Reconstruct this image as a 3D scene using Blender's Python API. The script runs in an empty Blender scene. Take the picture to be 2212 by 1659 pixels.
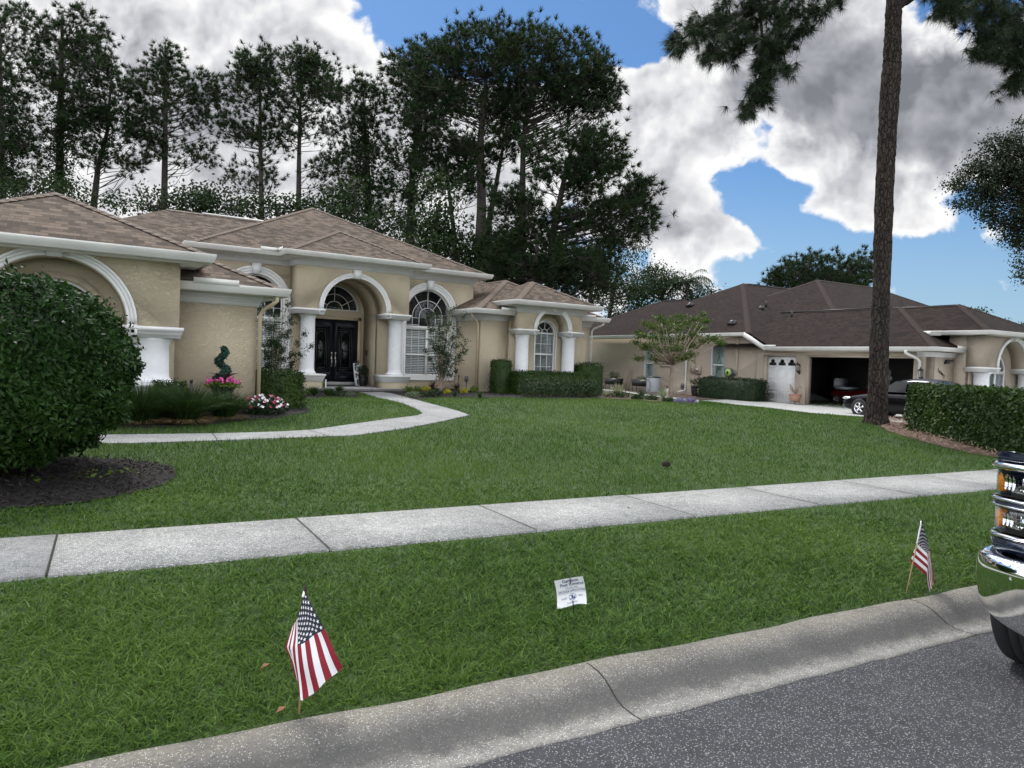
import bpy, bmesh, math, random
import numpy as np
from math import sin, cos, tan, pi, radians, sqrt, atan2, exp
from mathutils import Matrix, Vector
from mathutils.geometry import tessellate_polygon, delaunay_2d_cdt

SC = bpy.context.scene
COL = SC.collection
rng = np.random.default_rng(7)
random.seed(7)

# ------------------------------------------------------------------ camera
PITCH, ROLL, FPX, EYE, AZ = radians(1.82), radians(2.03), 1534.0, 1.75, radians(57.47)
def _basis():
    F = np.array([0, cos(PITCH), -sin(PITCH)]); U = np.array([0, sin(PITCH), cos(PITCH)]); R = np.array([1., 0, 0])
    R2 = cos(ROLL)*R + sin(ROLL)*U; U2 = -sin(ROLL)*R + cos(ROLL)*U
    M = np.array([[sin(AZ), cos(AZ), 0], [-cos(AZ), sin(AZ), 0], [0, 0, 1]])
    return M@R2, M@U2, M@F
CR, CU, CF = _basis()
CC = np.array([0, 0, EYE])
cam_d = bpy.data.cameras.new("camera"); cam = bpy.data.objects.new("camera", cam_d); COL.objects.link(cam)
cam.matrix_world = Matrix(((CR[0], CU[0], -CF[0], 0), (CR[1], CU[1], -CF[1], 0), (CR[2], CU[2], -CF[2], EYE), (0, 0, 0, 1)))
cam_d.sensor_width = 36; cam_d.lens = 36*FPX/2212; cam_d.clip_end = 3000; cam_d.clip_start = .05
SC.camera = cam

# ------------------------------------------------------------------ render / exposure
SC.view_settings.view_transform = 'Standard'; SC.view_settings.look = 'None'
SC.view_settings.exposure = 0.0; SC.view_settings.gamma = 1.0
SC.render.engine = 'CYCLES'
SC.cycles.use_denoising = True
SC.cycles.max_bounces = 5; SC.cycles.diffuse_bounces = 2; SC.cycles.glossy_bounces = 3
SC.cycles.transparent_max_bounces = 12; SC.cycles.transmission_bounces = 4
SC.cycles.sample_clamp_indirect = 6

def ray(x, y): return (x-1106)/FPX*CR - (y-829.5)/FPX*CU + CF
def at_z(x, y, z): d = ray(x, y); return CC + d*(z-EYE)/d[2]
def at_Y(x, y, Y): d = ray(x, y); return CC + d*Y/d[1]
def at_d(x, y, dist): return CC + ray(x, y)*dist
def DD(reg, x, y): return (reg[0]+x/reg[2])*.5486, (reg[1]+y/reg[2])*.5486

# ------------------------------------------------------------------ world sky with clouds
SUN_EL, SUN_AZL = radians(58), radians(-28)       # azimuth measured in the camera's heading, to the left
wx = sin(AZ)*sin(SUN_AZL) + cos(AZ)*cos(SUN_AZL); wy = -cos(AZ)*sin(SUN_AZL) + sin(AZ)*cos(SUN_AZL)
sun_dir = Vector((wx*cos(SUN_EL), wy*cos(SUN_EL), sin(SUN_EL)))
SUN_ROT = atan2(wx, wy)
W = bpy.data.worlds.new("World"); SC.world = W; W.use_nodes = True
NT = W.node_tree; NT.nodes.clear()
class X:      # tiny expression builder for shader maths
    def __init__(s, nt): s.nt = nt
    def m(s, op, a, b=None, c=None, clamp=False):
        n = s.nt.nodes.new('ShaderNodeMath'); n.operation = op; n.use_clamp = clamp
        for i, v in enumerate((a, b, c)):
            if v is None: continue
            if isinstance(v, (int, float)): n.inputs[i].default_value = v
            else: s.nt.links.new(v, n.inputs[i])
        return n.outputs[0]
    def add(s, *a):
        r = a[0]
        for v in a[1:]: r = s.m('ADD', r, v)
        return r
    def mul(s, *a):
        r = a[0]
        for v in a[1:]: r = s.m('MULTIPLY', r, v)
        return r
    def smooth(s, v, lo, hi):
        n = s.nt.nodes.new('ShaderNodeMapRange'); n.interpolation_type = 'SMOOTHSTEP'
        s.nt.links.new(v, n.inputs[0]); n.inputs[1].default_value = lo; n.inputs[2].default_value = hi
        return n.outputs[0]
    def rng(s, v, lo, hi, a=0., b=1.):
        n = s.nt.nodes.new('ShaderNodeMapRange'); n.clamp = True
        s.nt.links.new(v, n.inputs[0]); n.inputs[1].default_value = lo; n.inputs[2].default_value = hi
        n.inputs[3].default_value = a; n.inputs[4].default_value = b
        return n.outputs[0]
    def mix(s, f, a, b, mode='MIX'):
        n = s.nt.nodes.new('ShaderNodeMix'); n.data_type = 'RGBA'; n.blend_type = mode; n.clamp_factor = True
        for i, v in ((0, f), (6, a), (7, b)):
            if isinstance(v, (int, float)): n.inputs[i].default_value = v
            elif isinstance(v, (tuple, list)): n.inputs[i].default_value = (*v[:3], 1)
            else: s.nt.links.new(v, n.inputs[i])
        return n.outputs[2]
    def noise(s, vec, scale, detail=4, rough=.5, dist=0., dims='3D', lac=2.0):
        n = s.nt.nodes.new('ShaderNodeTexNoise'); n.noise_dimensions = dims
        if vec is not None: s.nt.links.new(vec, n.inputs['Vector'])
        n.inputs['Scale'].default_value = scale; n.inputs['Detail'].default_value = detail
        n.inputs['Roughness'].default_value = rough; n.inputs['Distortion'].default_value = dist
        n.inputs['Lacunarity'].default_value = lac
        return n.outputs[0]
    def comb(s, a, b, c):
        n = s.nt.nodes.new('ShaderNodeCombineXYZ')
        for i, v in enumerate((a, b, c)):
            if isinstance(v, (int, float)): n.inputs[i].default_value = v
            else: s.nt.links.new(v, n.inputs[i])
        return n.outputs[0]
    def sep(s, v):
        n = s.nt.nodes.new('ShaderNodeSeparateXYZ'); s.nt.links.new(v, n.inputs[0]); return n.outputs
    def dot(s, v, c):
        n = s.nt.nodes.new('ShaderNodeVectorMath'); n.operation = 'DOT_PRODUCT'
        s.nt.links.new(v, n.inputs[0]); n.inputs[1].default_value = c; return n.outputs['Value']

e = X(NT)
sky = NT.nodes.new('ShaderNodeTexSky'); sky.sky_type = 'NISHITA'; sky.sun_disc = False
sky.sun_elevation = SUN_EL; sky.sun_rotation = SUN_ROT; sky.air_density = 1.0; sky.dust_density = .8; sky.ozone_density = 2.0
geo = NT.nodes.new('ShaderNodeNewGeometry')
tc = NT.nodes.new('ShaderNodeTexCoord')
dirv = tc.outputs['Generated']
hf = Vector((CF[0], CF[1], 0)).normalized(); hr = Vector((hf.y, -hf.x, 0))
fwd = e.dot(dirv, hf); rgt = e.dot(dirv, hr); upz = e.sep(dirv)[2]
afw = e.m('MAXIMUM', e.m('ABSOLUTE', fwd), .22)
u = e.m('DIVIDE', rgt, afw); v = e.m('DIVIDE', upz, afw)
front = e.smooth(fwd, .2, .35)
def uv_of(x, y):
    d = ray(x, y); f = d@np.array(hf); return d@np.array(hr)/f, d[2]/f
pc = e.comb(u, v, .37)
n_big = e.noise(pc, 4.0, 8, .58, .25, '2D')
n_off = e.noise(e.comb(e.add(u, .012), e.add(v, -.018), .37), 4.0, 4, .55, .25, '2D')
n_med = e.noise(e.comb(e.add(u, 3.1), v, 0), 14.0, 6, .6, .2, '2D')
def voro(off, sc_, det):
    n = NT.nodes.new('ShaderNodeTexVoronoi'); n.voronoi_dimensions = '2D'; n.normalize = True; n.feature = 'SMOOTH_F1'; n.inputs['Smoothness'].default_value = .35; n.inputs['Scale'].default_value = sc_
    n.inputs['Detail'].default_value = det; n.inputs['Roughness'].default_value = .55; n.inputs['Lacunarity'].default_value = 2.2
    wv = NT.nodes.new('ShaderNodeVectorMath'); wv.operation = 'ADD'
    w1 = e.m('MULTIPLY', e.m('SUBTRACT', n_big, .5), .10); NT.links.new(e.comb(e.add(u, off[0], w1), e.add(v, off[1], e.m('MULTIPLY', w1, -.7)), .37), wv.inputs[0])
    NT.links.new(wv.outputs[0], n.inputs['Vector']); return n.outputs['Distance']
VB = .40
v_c = voro((.3, .1), 19.0, 2)
v_a = voro((0, 0), 7.0, 3); v_b = voro((.014, -.020), 7.0, 3)
n_lo = e.noise(e.comb(e.add(u, 7.7), v, 0), 2.2, 3, .5, .2, '2D')
def blobs(lst):
    out = None
    for (x, y, rx, ry, a) in lst:
        cu, cv = uv_of(x, y)
        du = e.m('MULTIPLY', e.m('SUBTRACT', u, cu), FPX/rx); dv = e.m('MULTIPLY', e.m('SUBTRACT', v, cv), FPX/ry)
        g = e.m('EXPONENT', e.m('MULTIPLY', e.m('ADD', e.m('MULTIPLY', du, du), e.m('MULTIPLY', dv, dv)), -1.0))
        g = e.m('MULTIPLY', g, a)
        out = g if out is None else e.m('ADD', out, g)
    return out
CLOUD = [(250, 150, 420, 330, 1.5), (620, 120, 190, 150, 1.0), (800, 150, 90, 85, .8), (560, 380, 420, 160, .9), (200, 560, 520, 240, 1.1), (560, 540, 300, 120, .7),
         (1000, 420, 240, 260, .8), (1220, 110, 70, 70, .65), (1330, 250, 120, 140, 1.1), (1450, 200, 120, 60, .8), (1400, 430, 130, 130, 1.3), (1500, 480, 80, 70, .8), (1600, 525, 70, 36, 1.0), (1500, 260, 90, 100, .8),
         (1790, 180, 290, 125, 1.35), (2100, 230, 190, 110, 1.2), (1700, 330, 130, 45, .7), (1800, 385, 140, 55, .75), (1880, 440, 120, 46, .95), (1985, 472, 100, 32, .9), (1735, 445, 40, 26, .6),
         (2120, 320, 120, 45, .5), (1940, 400, 70, 45, .3), (1500, 10, 90, 50, .9), (866, 45, 16, 12, .55), (1690, 10, 300, 60, .6), (1380, 330, 70, 60, .5),
         (1000, 60, 270, 95, -1.2), (1380, 95, 80, 42, -.9), (1660, 440, 80, 60, -1.3), (2080, 440, 120, 40, -.4), (1540, 165, 45, 30, -.6), (1780, 560, 500, 40, -.5)]
DARK = [(430, 210, 200, 80, 1.0), (760, 110, 60, 30, .3), (250, 60, 90, 60, .35), (1790, 170, 310, 135, 1.45), (2100, 200, 190, 120, 1.2), (1620, 300, 170, 55, .9), (1440, 440, 60, 70, .6),
        (660, 170, 90, 35, .35), (350, 330, 200, 60, .3), (1900, 300, 160, 50, .5), (1270, 170, 60, 70, .25), (1420, 30, 60, 30, .3), (1860, 460, 70, 16, .3)]
S = blobs(CLOUD)
# beyond the part of the sky in the picture: broken cloud, brightened further down to add fill
gen = e.mul(e.smooth(n_lo, .42, .58), 1.2)
up_out = e.smooth(v, .60, .85)
Sf = e.add(e.mul(S, e.m('SUBTRACT', 1.0, up_out)), e.mul(gen, up_out))
Sx = e.add(e.mul(Sf, front), e.mul(gen, e.m('SUBTRACT', 1.0, front)))
dens = e.add(Sx, e.mul(e.m('SUBTRACT', n_big, .5), 1.9), e.mul(e.m('SUBTRACT', n_med, .5), .95), e.mul(e.m('SUBTRACT', VB, v_a), 1.9), e.mul(e.m('SUBTRACT', .33, v_c), .8))
alpha = e.smooth(dens, .33, .66)
relief = e.add(e.mul(e.m('SUBTRACT', n_big, n_off), 1.1), e.mul(e.m('SUBTRACT', v_b, v_a), 1.5))
dk = e.add(e.mul(blobs(DARK), 1.0), e.mul(e.m('SUBTRACT', n_med, .5), 1.3), e.mul(e.m('SUBTRACT', n_big, .5), 3.0))
dkc = e.m('MULTIPLY', e.smooth(dk, .0, 1.7), e.smooth(dens, .45, 1.25))
lum = e.m('ADD', e.m('SUBTRACT', .90, e.mul(dkc, .46)), e.mul(relief, e.m('SUBTRACT', 1.0, e.mul(dkc, .5))))
edge = e.m('SUBTRACT', 1.0, e.smooth(dens, .5, 1.3))
lum = e.m('ADD', lum, e.mul(e.m('SUBTRACT', edge, .45), .22))
lum = e.m('MAXIMUM', e.m('MINIMUM', lum, 1.0), .24)
ccol = e.mix(e.rng(lum, .2, .9), (.94, .98, 1.10), (1.0, 1.0, 1.01))
vm = NT.nodes.new('ShaderNodeVectorMath'); vm.operation = 'SCALE'
NT.links.new(ccol, vm.inputs[0])
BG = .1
fill_boost = e.m('ADD', 1.0, e.mul(e.m('MAXIMUM', up_out, e.m('SUBTRACT', 1.0, front)), 2.0))  # unseen sky overhead and behind the camera raised as added fill light
NT.links.new(e.mul(lum, fill_boost, 1.0/BG), vm.inputs['Scale'])
# sky below the clouds: pale towards the horizon
skyc = e.mix(1.0, sky.outputs[0], (.62, .92, 1.20), 'MULTIPLY')
hazef = e.mul(e.smooth(e.m('SUBTRACT', .34, v), 0, .36), .8)
skyc = e.mix(hazef, skyc, (.44/BG, .62/BG, .78/BG))
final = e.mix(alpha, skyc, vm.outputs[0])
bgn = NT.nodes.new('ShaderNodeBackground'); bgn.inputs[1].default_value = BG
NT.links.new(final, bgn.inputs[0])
wo = NT.nodes.new('ShaderNodeOutputWorld'); NT.links.new(bgn.outputs[0], wo.inputs[0])
W.cycles.sampling_method = 'MANUAL'; W.cycles.sample_map_resolution = 512

sl = bpy.data.lights.new("sun", 'SUN'); sl.energy = 3.0; sl.angle = radians(14); sl.color = (1.0, .96, .9)
so = bpy.data.objects.new("sun", sl); COL.objects.link(so)
so.rotation_euler = sun_dir.to_track_quat('Z', 'Y').to_euler()
# ------------------------------------------------------------------ ground height
def qof(X_, Y_): return Y_ + .083*X_
def _sm(t): t = np.clip(t, 0, 1); return t*t*(3-2*t)
def zg(X_, Y_):
    X_ = np.asarray(X_, float); Y_ = np.asarray(Y_, float); q = Y_ + .083*X_
    zh = .54 + .09*_sm((X_-8.8)/2.5) - .41*_sm((X_-15.0)/12.0)
    z = np.where(q < 5.8, .085+.05*np.clip((q-3.2)/2.6, 0, 1), .135)
    z = z + (zh-.135)*np.clip((q-7.03)/10.5, 0, 1)
    z = np.where(q < 3.19, -.06, z)
    return z
def gp(x, y, it=12):
    z = .3
    for _ in range(it):
        P = at_z(x, y, z)
        lim = 14.75 if P[0] < 3.6 else (22.9 if P[0] < 12.4 else (20.75 if P[0] < 17.5 else 1e9))
        if P[1] > lim and P[0] > -4: P = at_Y(x, y, lim)
        z = float(zg(P[0], P[1]))
    return np.array([P[0], P[1], z])

# ------------------------------------------------------------------ materials
MATS = {}
def base_mat(name):
    m = bpy.data.materials.new(name); m.use_nodes = True; nt = m.node_tree; nt.nodes.clear()
    out = nt.nodes.new('ShaderNodeOutputMaterial'); b = nt.nodes.new('ShaderNodeBsdfPrincipled')
    nt.links.new(b.outputs[0], out.inputs[0]); MATS[name] = m
    return m, nt, b, X(nt)
def coords(nt, kind='Object'):
    return nt.nodes.new('ShaderNodeTexCoord').outputs[kind]
def scaled(nt, vec, s):
    n = nt.nodes.new('ShaderNodeVectorMath'); n.operation = 'MULTIPLY'; nt.links.new(vec, n.inputs[0]); n.inputs[1].default_value = s
    return n.outputs[0]
def bump(nt, b, h, strength, dist):
    n = nt.nodes.new('ShaderNodeBump'); n.inputs['Strength'].default_value = strength; n.inputs['Distance'].default_value = dist
    nt.links.new(h, n.inputs['Height']); nt.links.new(n.outputs[0], b.inputs['Normal'])
def pm(name, c1, c2=None, scale=5, rough=.8, bmp=0, bscale=60, metal=0, spec=.5, detail=4, coat=0):
    m, nt, b, e = base_mat(name)
    b.inputs['Roughness'].default_value = rough; b.inputs['Metallic'].default_value = metal
    b.inputs['Specular IOR Level'].default_value = spec
    if coat: b.inputs['Coat Weight'].default_value = coat; b.inputs['Coat Roughness'].default_value = .03
    co = coords(nt)
    if c2 is None: c2 = tuple(min(1, c*1.12+.003) for c in c1)
    n = e.noise(co, scale, detail, .6)
    nt.links.new(e.mix(e.rng(n, .3, .7), c1, c2), b.inputs['Base Color'])
    if bmp: bump(nt, b, e.noise(co, bscale, 4, .6), bmp, .01)
    return m
PW = .45
def leaf_mat(name, c1, c2, c3=None, trans=.3, rough=.55, spec=.3, patch=.6):
    m = bpy.data.materials.new(name); m.use_nodes = True; nt = m.node_tree; nt.nodes.clear(); MATS[name] = m; e = X(nt)
    out = nt.nodes.new('ShaderNodeOutputMaterial'); b = nt.nodes.new('ShaderNodeBsdfPrincipled')
    b.inputs['Roughness'].default_value = rough; b.inputs['Specular IOR Level'].default_value = spec
    g = nt.nodes.new('ShaderNodeNewGeometry'); r = g.outputs['Random Per Island']
    n = e.noise(coords(nt), patch, 3, .6)
    c = e.mix(r, c1, c2)
    if c3: c = e.mix(e.mul(e.smooth(n, .40, .70), PW), c, c3)
    nt.links.new(c, b.inputs['Base Color'])
    t = nt.nodes.new('ShaderNodeBsdfTranslucent'); nt.links.new(c, t.inputs[0])
    mx = nt.nodes.new('ShaderNodeMixShader'); mx.inputs[0].default_value = trans
    nt.links.new(b.outputs[0], mx.inputs[1]); nt.links.new(t.outputs[0], mx.inputs[2]); nt.links.new(mx.outputs[0], out.inputs[0])
    return m
def stucco(name, c1, c2, s=11., strength=.55):
    m, nt, b, e = base_mat(name); co = coords(nt)
    n = e.noise(co, 1.3, 5, .6)
    n2 = e.noise(scaled(nt, co, (1, 1, .6)), .7, 4, .7)
    c = e.mix(e.rng(n, .3, .7), c1, c2)
    c = e.mix(e.mul(e.smooth(n2, .5, .75), .35), c, tuple(k*.78 for k in c1))
    nt.links.new(c, b.inputs['Base Color']); b.inputs['Roughness'].default_value = .9; b.inputs['Specular IOR Level'].default_value = .2
    h = e.noise(scaled(nt, co, (1, 1, 2.0)), s, 3, .55, 1.2)
    h = e.m('ABSOLUTE', e.m('SUBTRACT', h, .5)); h = e.smooth(h, 0, .09); nt.links.new(e.mix(e.mul(e.m('SUBTRACT', 1.0, h), .20), c, tuple(k*.55 for k in c1)), b.inputs['Base Color'])
    h2 = e.noise(co, 90, 2, .5)
    bump(nt, b, e.m('ADD', h, e.mul(h2, .35)), strength, .012)
    return m
def shingle(name, c1, c2, shadow_col, c3=None, ridge=False):
    m, nt, b, e = base_mat(name)
    uv = nt.nodes.new('ShaderNodeUVMap').outputs[0]
    outs = []
    for (bw, off, sh) in ((.20, .5, 0.), (.29, .37, 5.13)):
        br = nt.nodes.new('ShaderNodeTexBrick'); br.offset = off; br.squash = 1.0
        mp = nt.nodes.new('ShaderNodeVectorMath'); mp.operation = 'ADD'; nt.links.new(uv, mp.inputs[0]); mp.inputs[1].default_value = (sh, 0, 0)
        nt.links.new(mp.outputs[0], br.inputs['Vector'])
        br.inputs['Scale'].default_value = 1; br.inputs['Mortar Size'].default_value = .007; br.inputs['Mortar Smooth'].default_value = .2
        br.inputs['Brick Width'].default_value = bw; br.inputs['Row Height'].default_value = .143; br.inputs['Bias'].default_value = 0
        br.inputs['Color1'].default_value = (0, 0, 0, 1); br.inputs['Color2'].default_value = (1, 1, 1, 1); br.inputs['Mortar'].default_value = (.5, .5, .5, 1)
        outs.append(br)
    r = e.smooth(e.mix(.3, outs[0].outputs[0], outs[1].outputs[0]), .15, .85)
    c = e.mix(r, c1, c2)
    n = e.noise(coords(nt), .6, 5, .7)
    c = e.mix(e.mul(e.smooth(n, .45, .7), .45), c, c3 or tuple(k*.75 for k in c1))
    gr = e.noise(coords(nt), 120, 2, .6)
    c = e.mix(.22, c, e.mix(gr, tuple(k*.6 for k in c1), tuple(k*1.35 for k in c2)))
    # shadow line painted into the colour at the foot of every course
    vv = e.sep(uv)[1]; fr = e.m('FRACT', e.m('DIVIDE', vv, .143))
    line = e.m('SUBTRACT', 1.0, e.smooth(fr, .0, .13))
    c = e.mix(e.mul(line, .75), c, shadow_col)
    nt.links.new(c, b.inputs['Base Color']); b.inputs['Roughness'].default_value = .92; b.inputs['Specular IOR Level'].default_value = .15
    hgt = e.add(e.mul(fr, -.6), e.mul(outs[0].outputs['Fac'], -.4), e.mul(r, .5))
    bump(nt, b, hgt, .7, .02)
    return m
def concrete(name, c1, c2, speck=.5, sscale=70, dark=None, bmp=.3, ss=(.63, .72), spcol=(.62, .6, .55)):
    m, nt, b, e = base_mat(name); co = coords(nt)
    n = e.noise(co, 1.6, 8, .65); n2 = e.noise(co, 7, 6, .7)
    c = e.mix(e.rng(n, .3, .7), c1, c2)
    c = e.mix(e.mul(e.smooth(n2, .45, .7), .5), c, dark or tuple(k*.62 for k in c1))
    vo = nt.nodes.new('ShaderNodeTexVoronoi'); vo.feature = 'F1'; vo.inputs['Scale'].default_value = sscale; nt.links.new(co, vo.inputs['Vector'])
    vcol = e.sep(vo.outputs['Color'])[0]
    sp = e.mul(e.smooth(vcol, ss[0], ss[1]), e.m('SUBTRACT', 1.0, e.smooth(vo.outputs['Distance'], .25, .5)))
    c = e.mix(e.mul(sp, speck), c, spcol)
    c = e.mix(e.mul(e.m('SUBTRACT', 1.0, e.smooth(vcol, .08, .2)), .4), c, tuple(k*.4 for k in c1))
    nt.links.new(c, b.inputs['Base Color']); b.inputs['Roughness'].default_value = .85; b.inputs['Specular IOR Level'].default_value = .3
    bump(nt, b, e.add(e.noise(co, 160, 3, .6), e.mul(vcol, .6)), bmp, .006)
    return m

stucco('tan_stucco', (.68, .585, .42), (.74, .64, .475), 24., .8)
stucco('beige_stucco', (.42, .36, .29), (.46, .395, .315), 16, .4)
pm('trim_white', (.72, .73, .72), (.80, .80, .79), 3, .5)
pm('gutter_white', (.62, .62, .59), (.72, .72, .69), 2, .45)
pm('soffit', (.5, .48, .43), None, 3, .8)
pm('cream_metal', (.52, .43, .29), None, 3, .5)
pm('column_white', (.74, .76, .78), (.82, .83, .84), 9, .7, .3, 40)
shingle('brown_shingle', (.034, .027, .022), (.145, .113, .088), (.022, .015, .012))
shingle('dark_shingle', (.009, .006, .005), (.030, .019, .015), (.006, .004, .004))
pm('ridge_tan', (.11, .085, .065), (.16, .125, .10), 9, .9, .5, 90)
pm('ridge_dark', (.026, .017, .014), (.040, .026, .021), 9, .9, .5, 90)
pm('black_plastic', (.012, .012, .013), (.02, .02, .02), 8, .45)
pm('black_metal', (.01, .01, .01), (.018, .018, .018), 8, .35)
pm('door_black', (.006, .008, .011), (.010, .012, .017), 3, .45, spec=.25)
pm('chrome', (.85, .85, .86), (.9, .9, .9), 3, .04, metal=1)
pm('steel', (.5, .48, .44), (.6, .58, .55), 8, .3, metal=1)
pm('interior_dark', (.02, .02, .02), (.03, .03, .03), 2, .9)
pm('interior_grey', (.10, .11, .10), (.14, .14, .13), 2, .9)
pm('blind_white', (.62, .62, .58), (.7, .7, .66), 2, .7)
pm('blind_grey', (.30, .31, .30), (.36, .37, .36), 2, .8)
pm('curtain_green', (.10, .16, .13), (.16, .24, .19), 4, .9)
concrete('sidewalk_concrete', (.20, .21, .205), (.32, .325, .31), .8, 75, ss=(.5, .66), spcol=(.66, .66, .63))
concrete('path_concrete', (.18, .19, .19), (.29, .295, .29), .6, 70, ss=(.55, .68), spcol=(.55, .55, .53))
concrete('drive_concrete', (.32, .33, .32), (.40, .405, .39), .3, 60)
concrete('curb_concrete', (.088, .087, .082), (.155, .151, .136), .6, 140, (.055, .056, .058), .5, ss=(.66, .90), spcol=(.50, .49, .47))
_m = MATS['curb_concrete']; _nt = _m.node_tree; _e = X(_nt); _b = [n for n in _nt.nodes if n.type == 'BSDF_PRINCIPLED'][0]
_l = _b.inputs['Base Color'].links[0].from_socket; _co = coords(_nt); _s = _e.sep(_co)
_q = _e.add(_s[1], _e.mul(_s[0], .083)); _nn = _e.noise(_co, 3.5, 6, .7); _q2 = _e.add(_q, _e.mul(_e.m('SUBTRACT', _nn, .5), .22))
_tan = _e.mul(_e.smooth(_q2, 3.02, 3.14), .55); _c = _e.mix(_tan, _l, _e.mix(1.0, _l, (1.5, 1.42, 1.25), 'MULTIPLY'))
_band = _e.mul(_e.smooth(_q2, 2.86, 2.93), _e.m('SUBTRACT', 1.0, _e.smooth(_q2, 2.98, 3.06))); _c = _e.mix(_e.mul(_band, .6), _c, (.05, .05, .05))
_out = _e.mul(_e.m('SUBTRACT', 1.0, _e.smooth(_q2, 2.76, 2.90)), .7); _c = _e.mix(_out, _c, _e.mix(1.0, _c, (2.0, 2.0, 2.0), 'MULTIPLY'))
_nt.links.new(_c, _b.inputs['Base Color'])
concrete('asphalt', (.034, .035, .040), (.052, .053, .059), .65, 125, (.02, .02, .022), .7, ss=(.60, .82), spcol=(.42, .42, .42))
pm('joint_dark', (.02, .018, .014), None, 20, 1)
pm('brick_grey', (.13, .12, .125), (.2, .18, .18), 12, .9, .3)
m_, nt_, b_, e_ = base_mat('mulch_black'); co_ = coords(nt_)
vo_ = nt_.nodes.new('ShaderNodeTexVoronoi'); vo_.inputs['Scale'].default_value = 30; nt_.links.new(scaled(nt_, co_, (1, 1.8, 1)), vo_.inputs['Vector'])
nt_.links.new(e_.mix(e_.sep(vo_.outputs['Color'])[0], (.005, .004, .004), (.026, .021, .018)), b_.inputs['Base Color']); b_.inputs['Roughness'].default_value = .95
bump(nt_, b_, vo_.outputs['Distance'], .8, .04)
pm('mulch_chip', (.006, .005, .004), (.030, .023, .019), 40, .9)
pm('mulch_brown', (.055, .035, .025), (.12, .075, .055), 25, .95, .8, 40)
pm('straw', (.16, .10, .07), (.26, .18, .13), 30, .9)
pm('soil_green', (.016, .036, .006), (.040, .075, .014), 9, .95, .8, 50, detail=8)
def bark_mat(name, dark, c1, c2, sc):
    m, nt, b, e = base_mat(name); co = coords(nt)
    w = e.noise(co, 5, 3, .6); dv = nt.nodes.new('ShaderNodeVectorMath'); dv.operation = 'ADD'
    nt.links.new(scaled(nt, co, (1, 1, .32)), dv.inputs[0]); nt.links.new(e.comb(e.mul(w, .12), e.mul(w, .10), e.mul(w, .10)), dv.inputs[1])
    vo = nt.nodes.new('ShaderNodeTexVoronoi'); vo.feature = 'DISTANCE_TO_EDGE'; vo.inputs['Scale'].default_value = sc; nt.links.new(dv.outputs[0], vo.inputs['Vector'])
    v2 = nt.nodes.new('ShaderNodeTexVoronoi'); v2.inputs['Scale'].default_value = sc; nt.links.new(dv.outputs[0], v2.inputs['Vector'])
    ed = e.smooth(vo.outputs['Distance'], .01, .12); pl = e.mix(e.sep(v2.outputs['Color'])[0], c1, c2)
    pl = e.mix(e.mul(e.noise(co, 30, 4, .7), .6), pl, tuple(k*.55 for k in c1))
    nt.links.new(e.mix(ed, dark, pl), b.inputs['Base Color']); b.inputs['Roughness'].default_value = .95; b.inputs['Specular IOR Level'].default_value = .15
    bump(nt, b, e.add(ed, e.mul(e.noise(co, 40, 4, .6), .4)), 1.0, .03)
bark_mat('bark', (.020, .016, .014), (.040, .032, .028), (.078, .064, .055), 13)
pm('bark_far', (.034, .028, .026), (.085, .07, .062), 6, .95, .6, 18)
pm('bark_smooth', (.22, .17, .13), (.34, .27, .21), 9, .9, .4, 30)
pm('stem_green', (.06, .07, .03), (.12, .11, .05), 20, .8)
leaf_mat('grass_blade', (.012, .042, .007), (.100, .190, .028), (.125, .200, .028), .35, .6, .22, .35)
leaf_mat('pine_needle', (.008, .022, .009), (.026, .052, .015), (.040, .064, .018), .2, .6, .2, .25)
leaf_mat('pine_needle_near', (.008, .021, .007), (.026, .050, .015), None, .2, .5, .3, .5)
leaf_mat('oak_leaf', (.009, .019, .008), (.026, .045, .015), None, .25, .5, .3, .5)
leaf_mat('vine_leaf', (.012, .026, .010), (.030, .055, .018), None, .25)
leaf_mat('wood_leaf', (.010, .026, .008), (.030, .060, .015), (.036, .055, .014), .2, .6, .2, .3)
leaf_mat('bush_leaf', (.005, .017, .004), (.020, .058, .010), (.040, .090, .014), .15, .5, .18, .5)
leaf_mat('hedge_leaf', (.010, .026, .006), (.038, .078, .013), (.060, .110, .015), .2, .5, .25, .9)
leaf_mat('dark_hedge_leaf', (.008, .022, .007), (.022, .050, .012), None, .2, .5, .35, .9)
leaf_mat('lime_leaf', (.10, .18, .02), (.22, .32, .03), None, .35)
leaf_mat('yellow_leaf', (.35, .36, .02), (.55, .50, .03), None, .35)
leaf_mat('new_leaf', (.09, .16, .02), (.17, .25, .035), None, .4)
leaf_mat('crepe_leaf', (.014, .036, .014), (.036, .070, .020), None, .3)
leaf_mat('red_leaf', (.05, .015, .02), (.10, .03, .035), None, .3)
leaf_mat('liriope_leaf', (.018, .045, .012), (.050, .10, .022), None, .3, .4, .4)
leaf_mat('dry_leaf', (.16, .12, .06), (.28, .21, .11), None, .2)
leaf_mat('maple_leaf', (.032, .070, .014), (.095, .150, .028), (.10, .10, .026), .35, .5, .3, 1.2)
leaf_mat('blue_juniper', (.016, .050, .038), (.035, .085, .060), None, .1)
leaf_mat('grey_plant', (.07, .10, .06), (.16, .20, .12), None, .3)
leaf_mat('variegated', (.20, .25, .12), (.50, .52, .34), None, .3)
leaf_mat('petal_pink', (.62, .05, .28), (.78, .16, .45), None, .3)
leaf_mat('petal_white', (.85, .85, .85), (.95, .93, .95), None, .2)
leaf_mat('petal_red', (.40, .03, .08), (.62, .10, .20), None, .3)
leaf_mat('petal_lavender', (.13, .12, .24), (.25, .23, .36), None, .3)
pm('terracotta', (.36, .19, .13), (.46, .27, .19), 8, .85)
pm('cone_brown', (.02, .014, .012), (.06, .04, .03), 30, .9)
pm('wood_stick', (.42, .28, .15), (.5, .35, .2), 20, .6)
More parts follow.
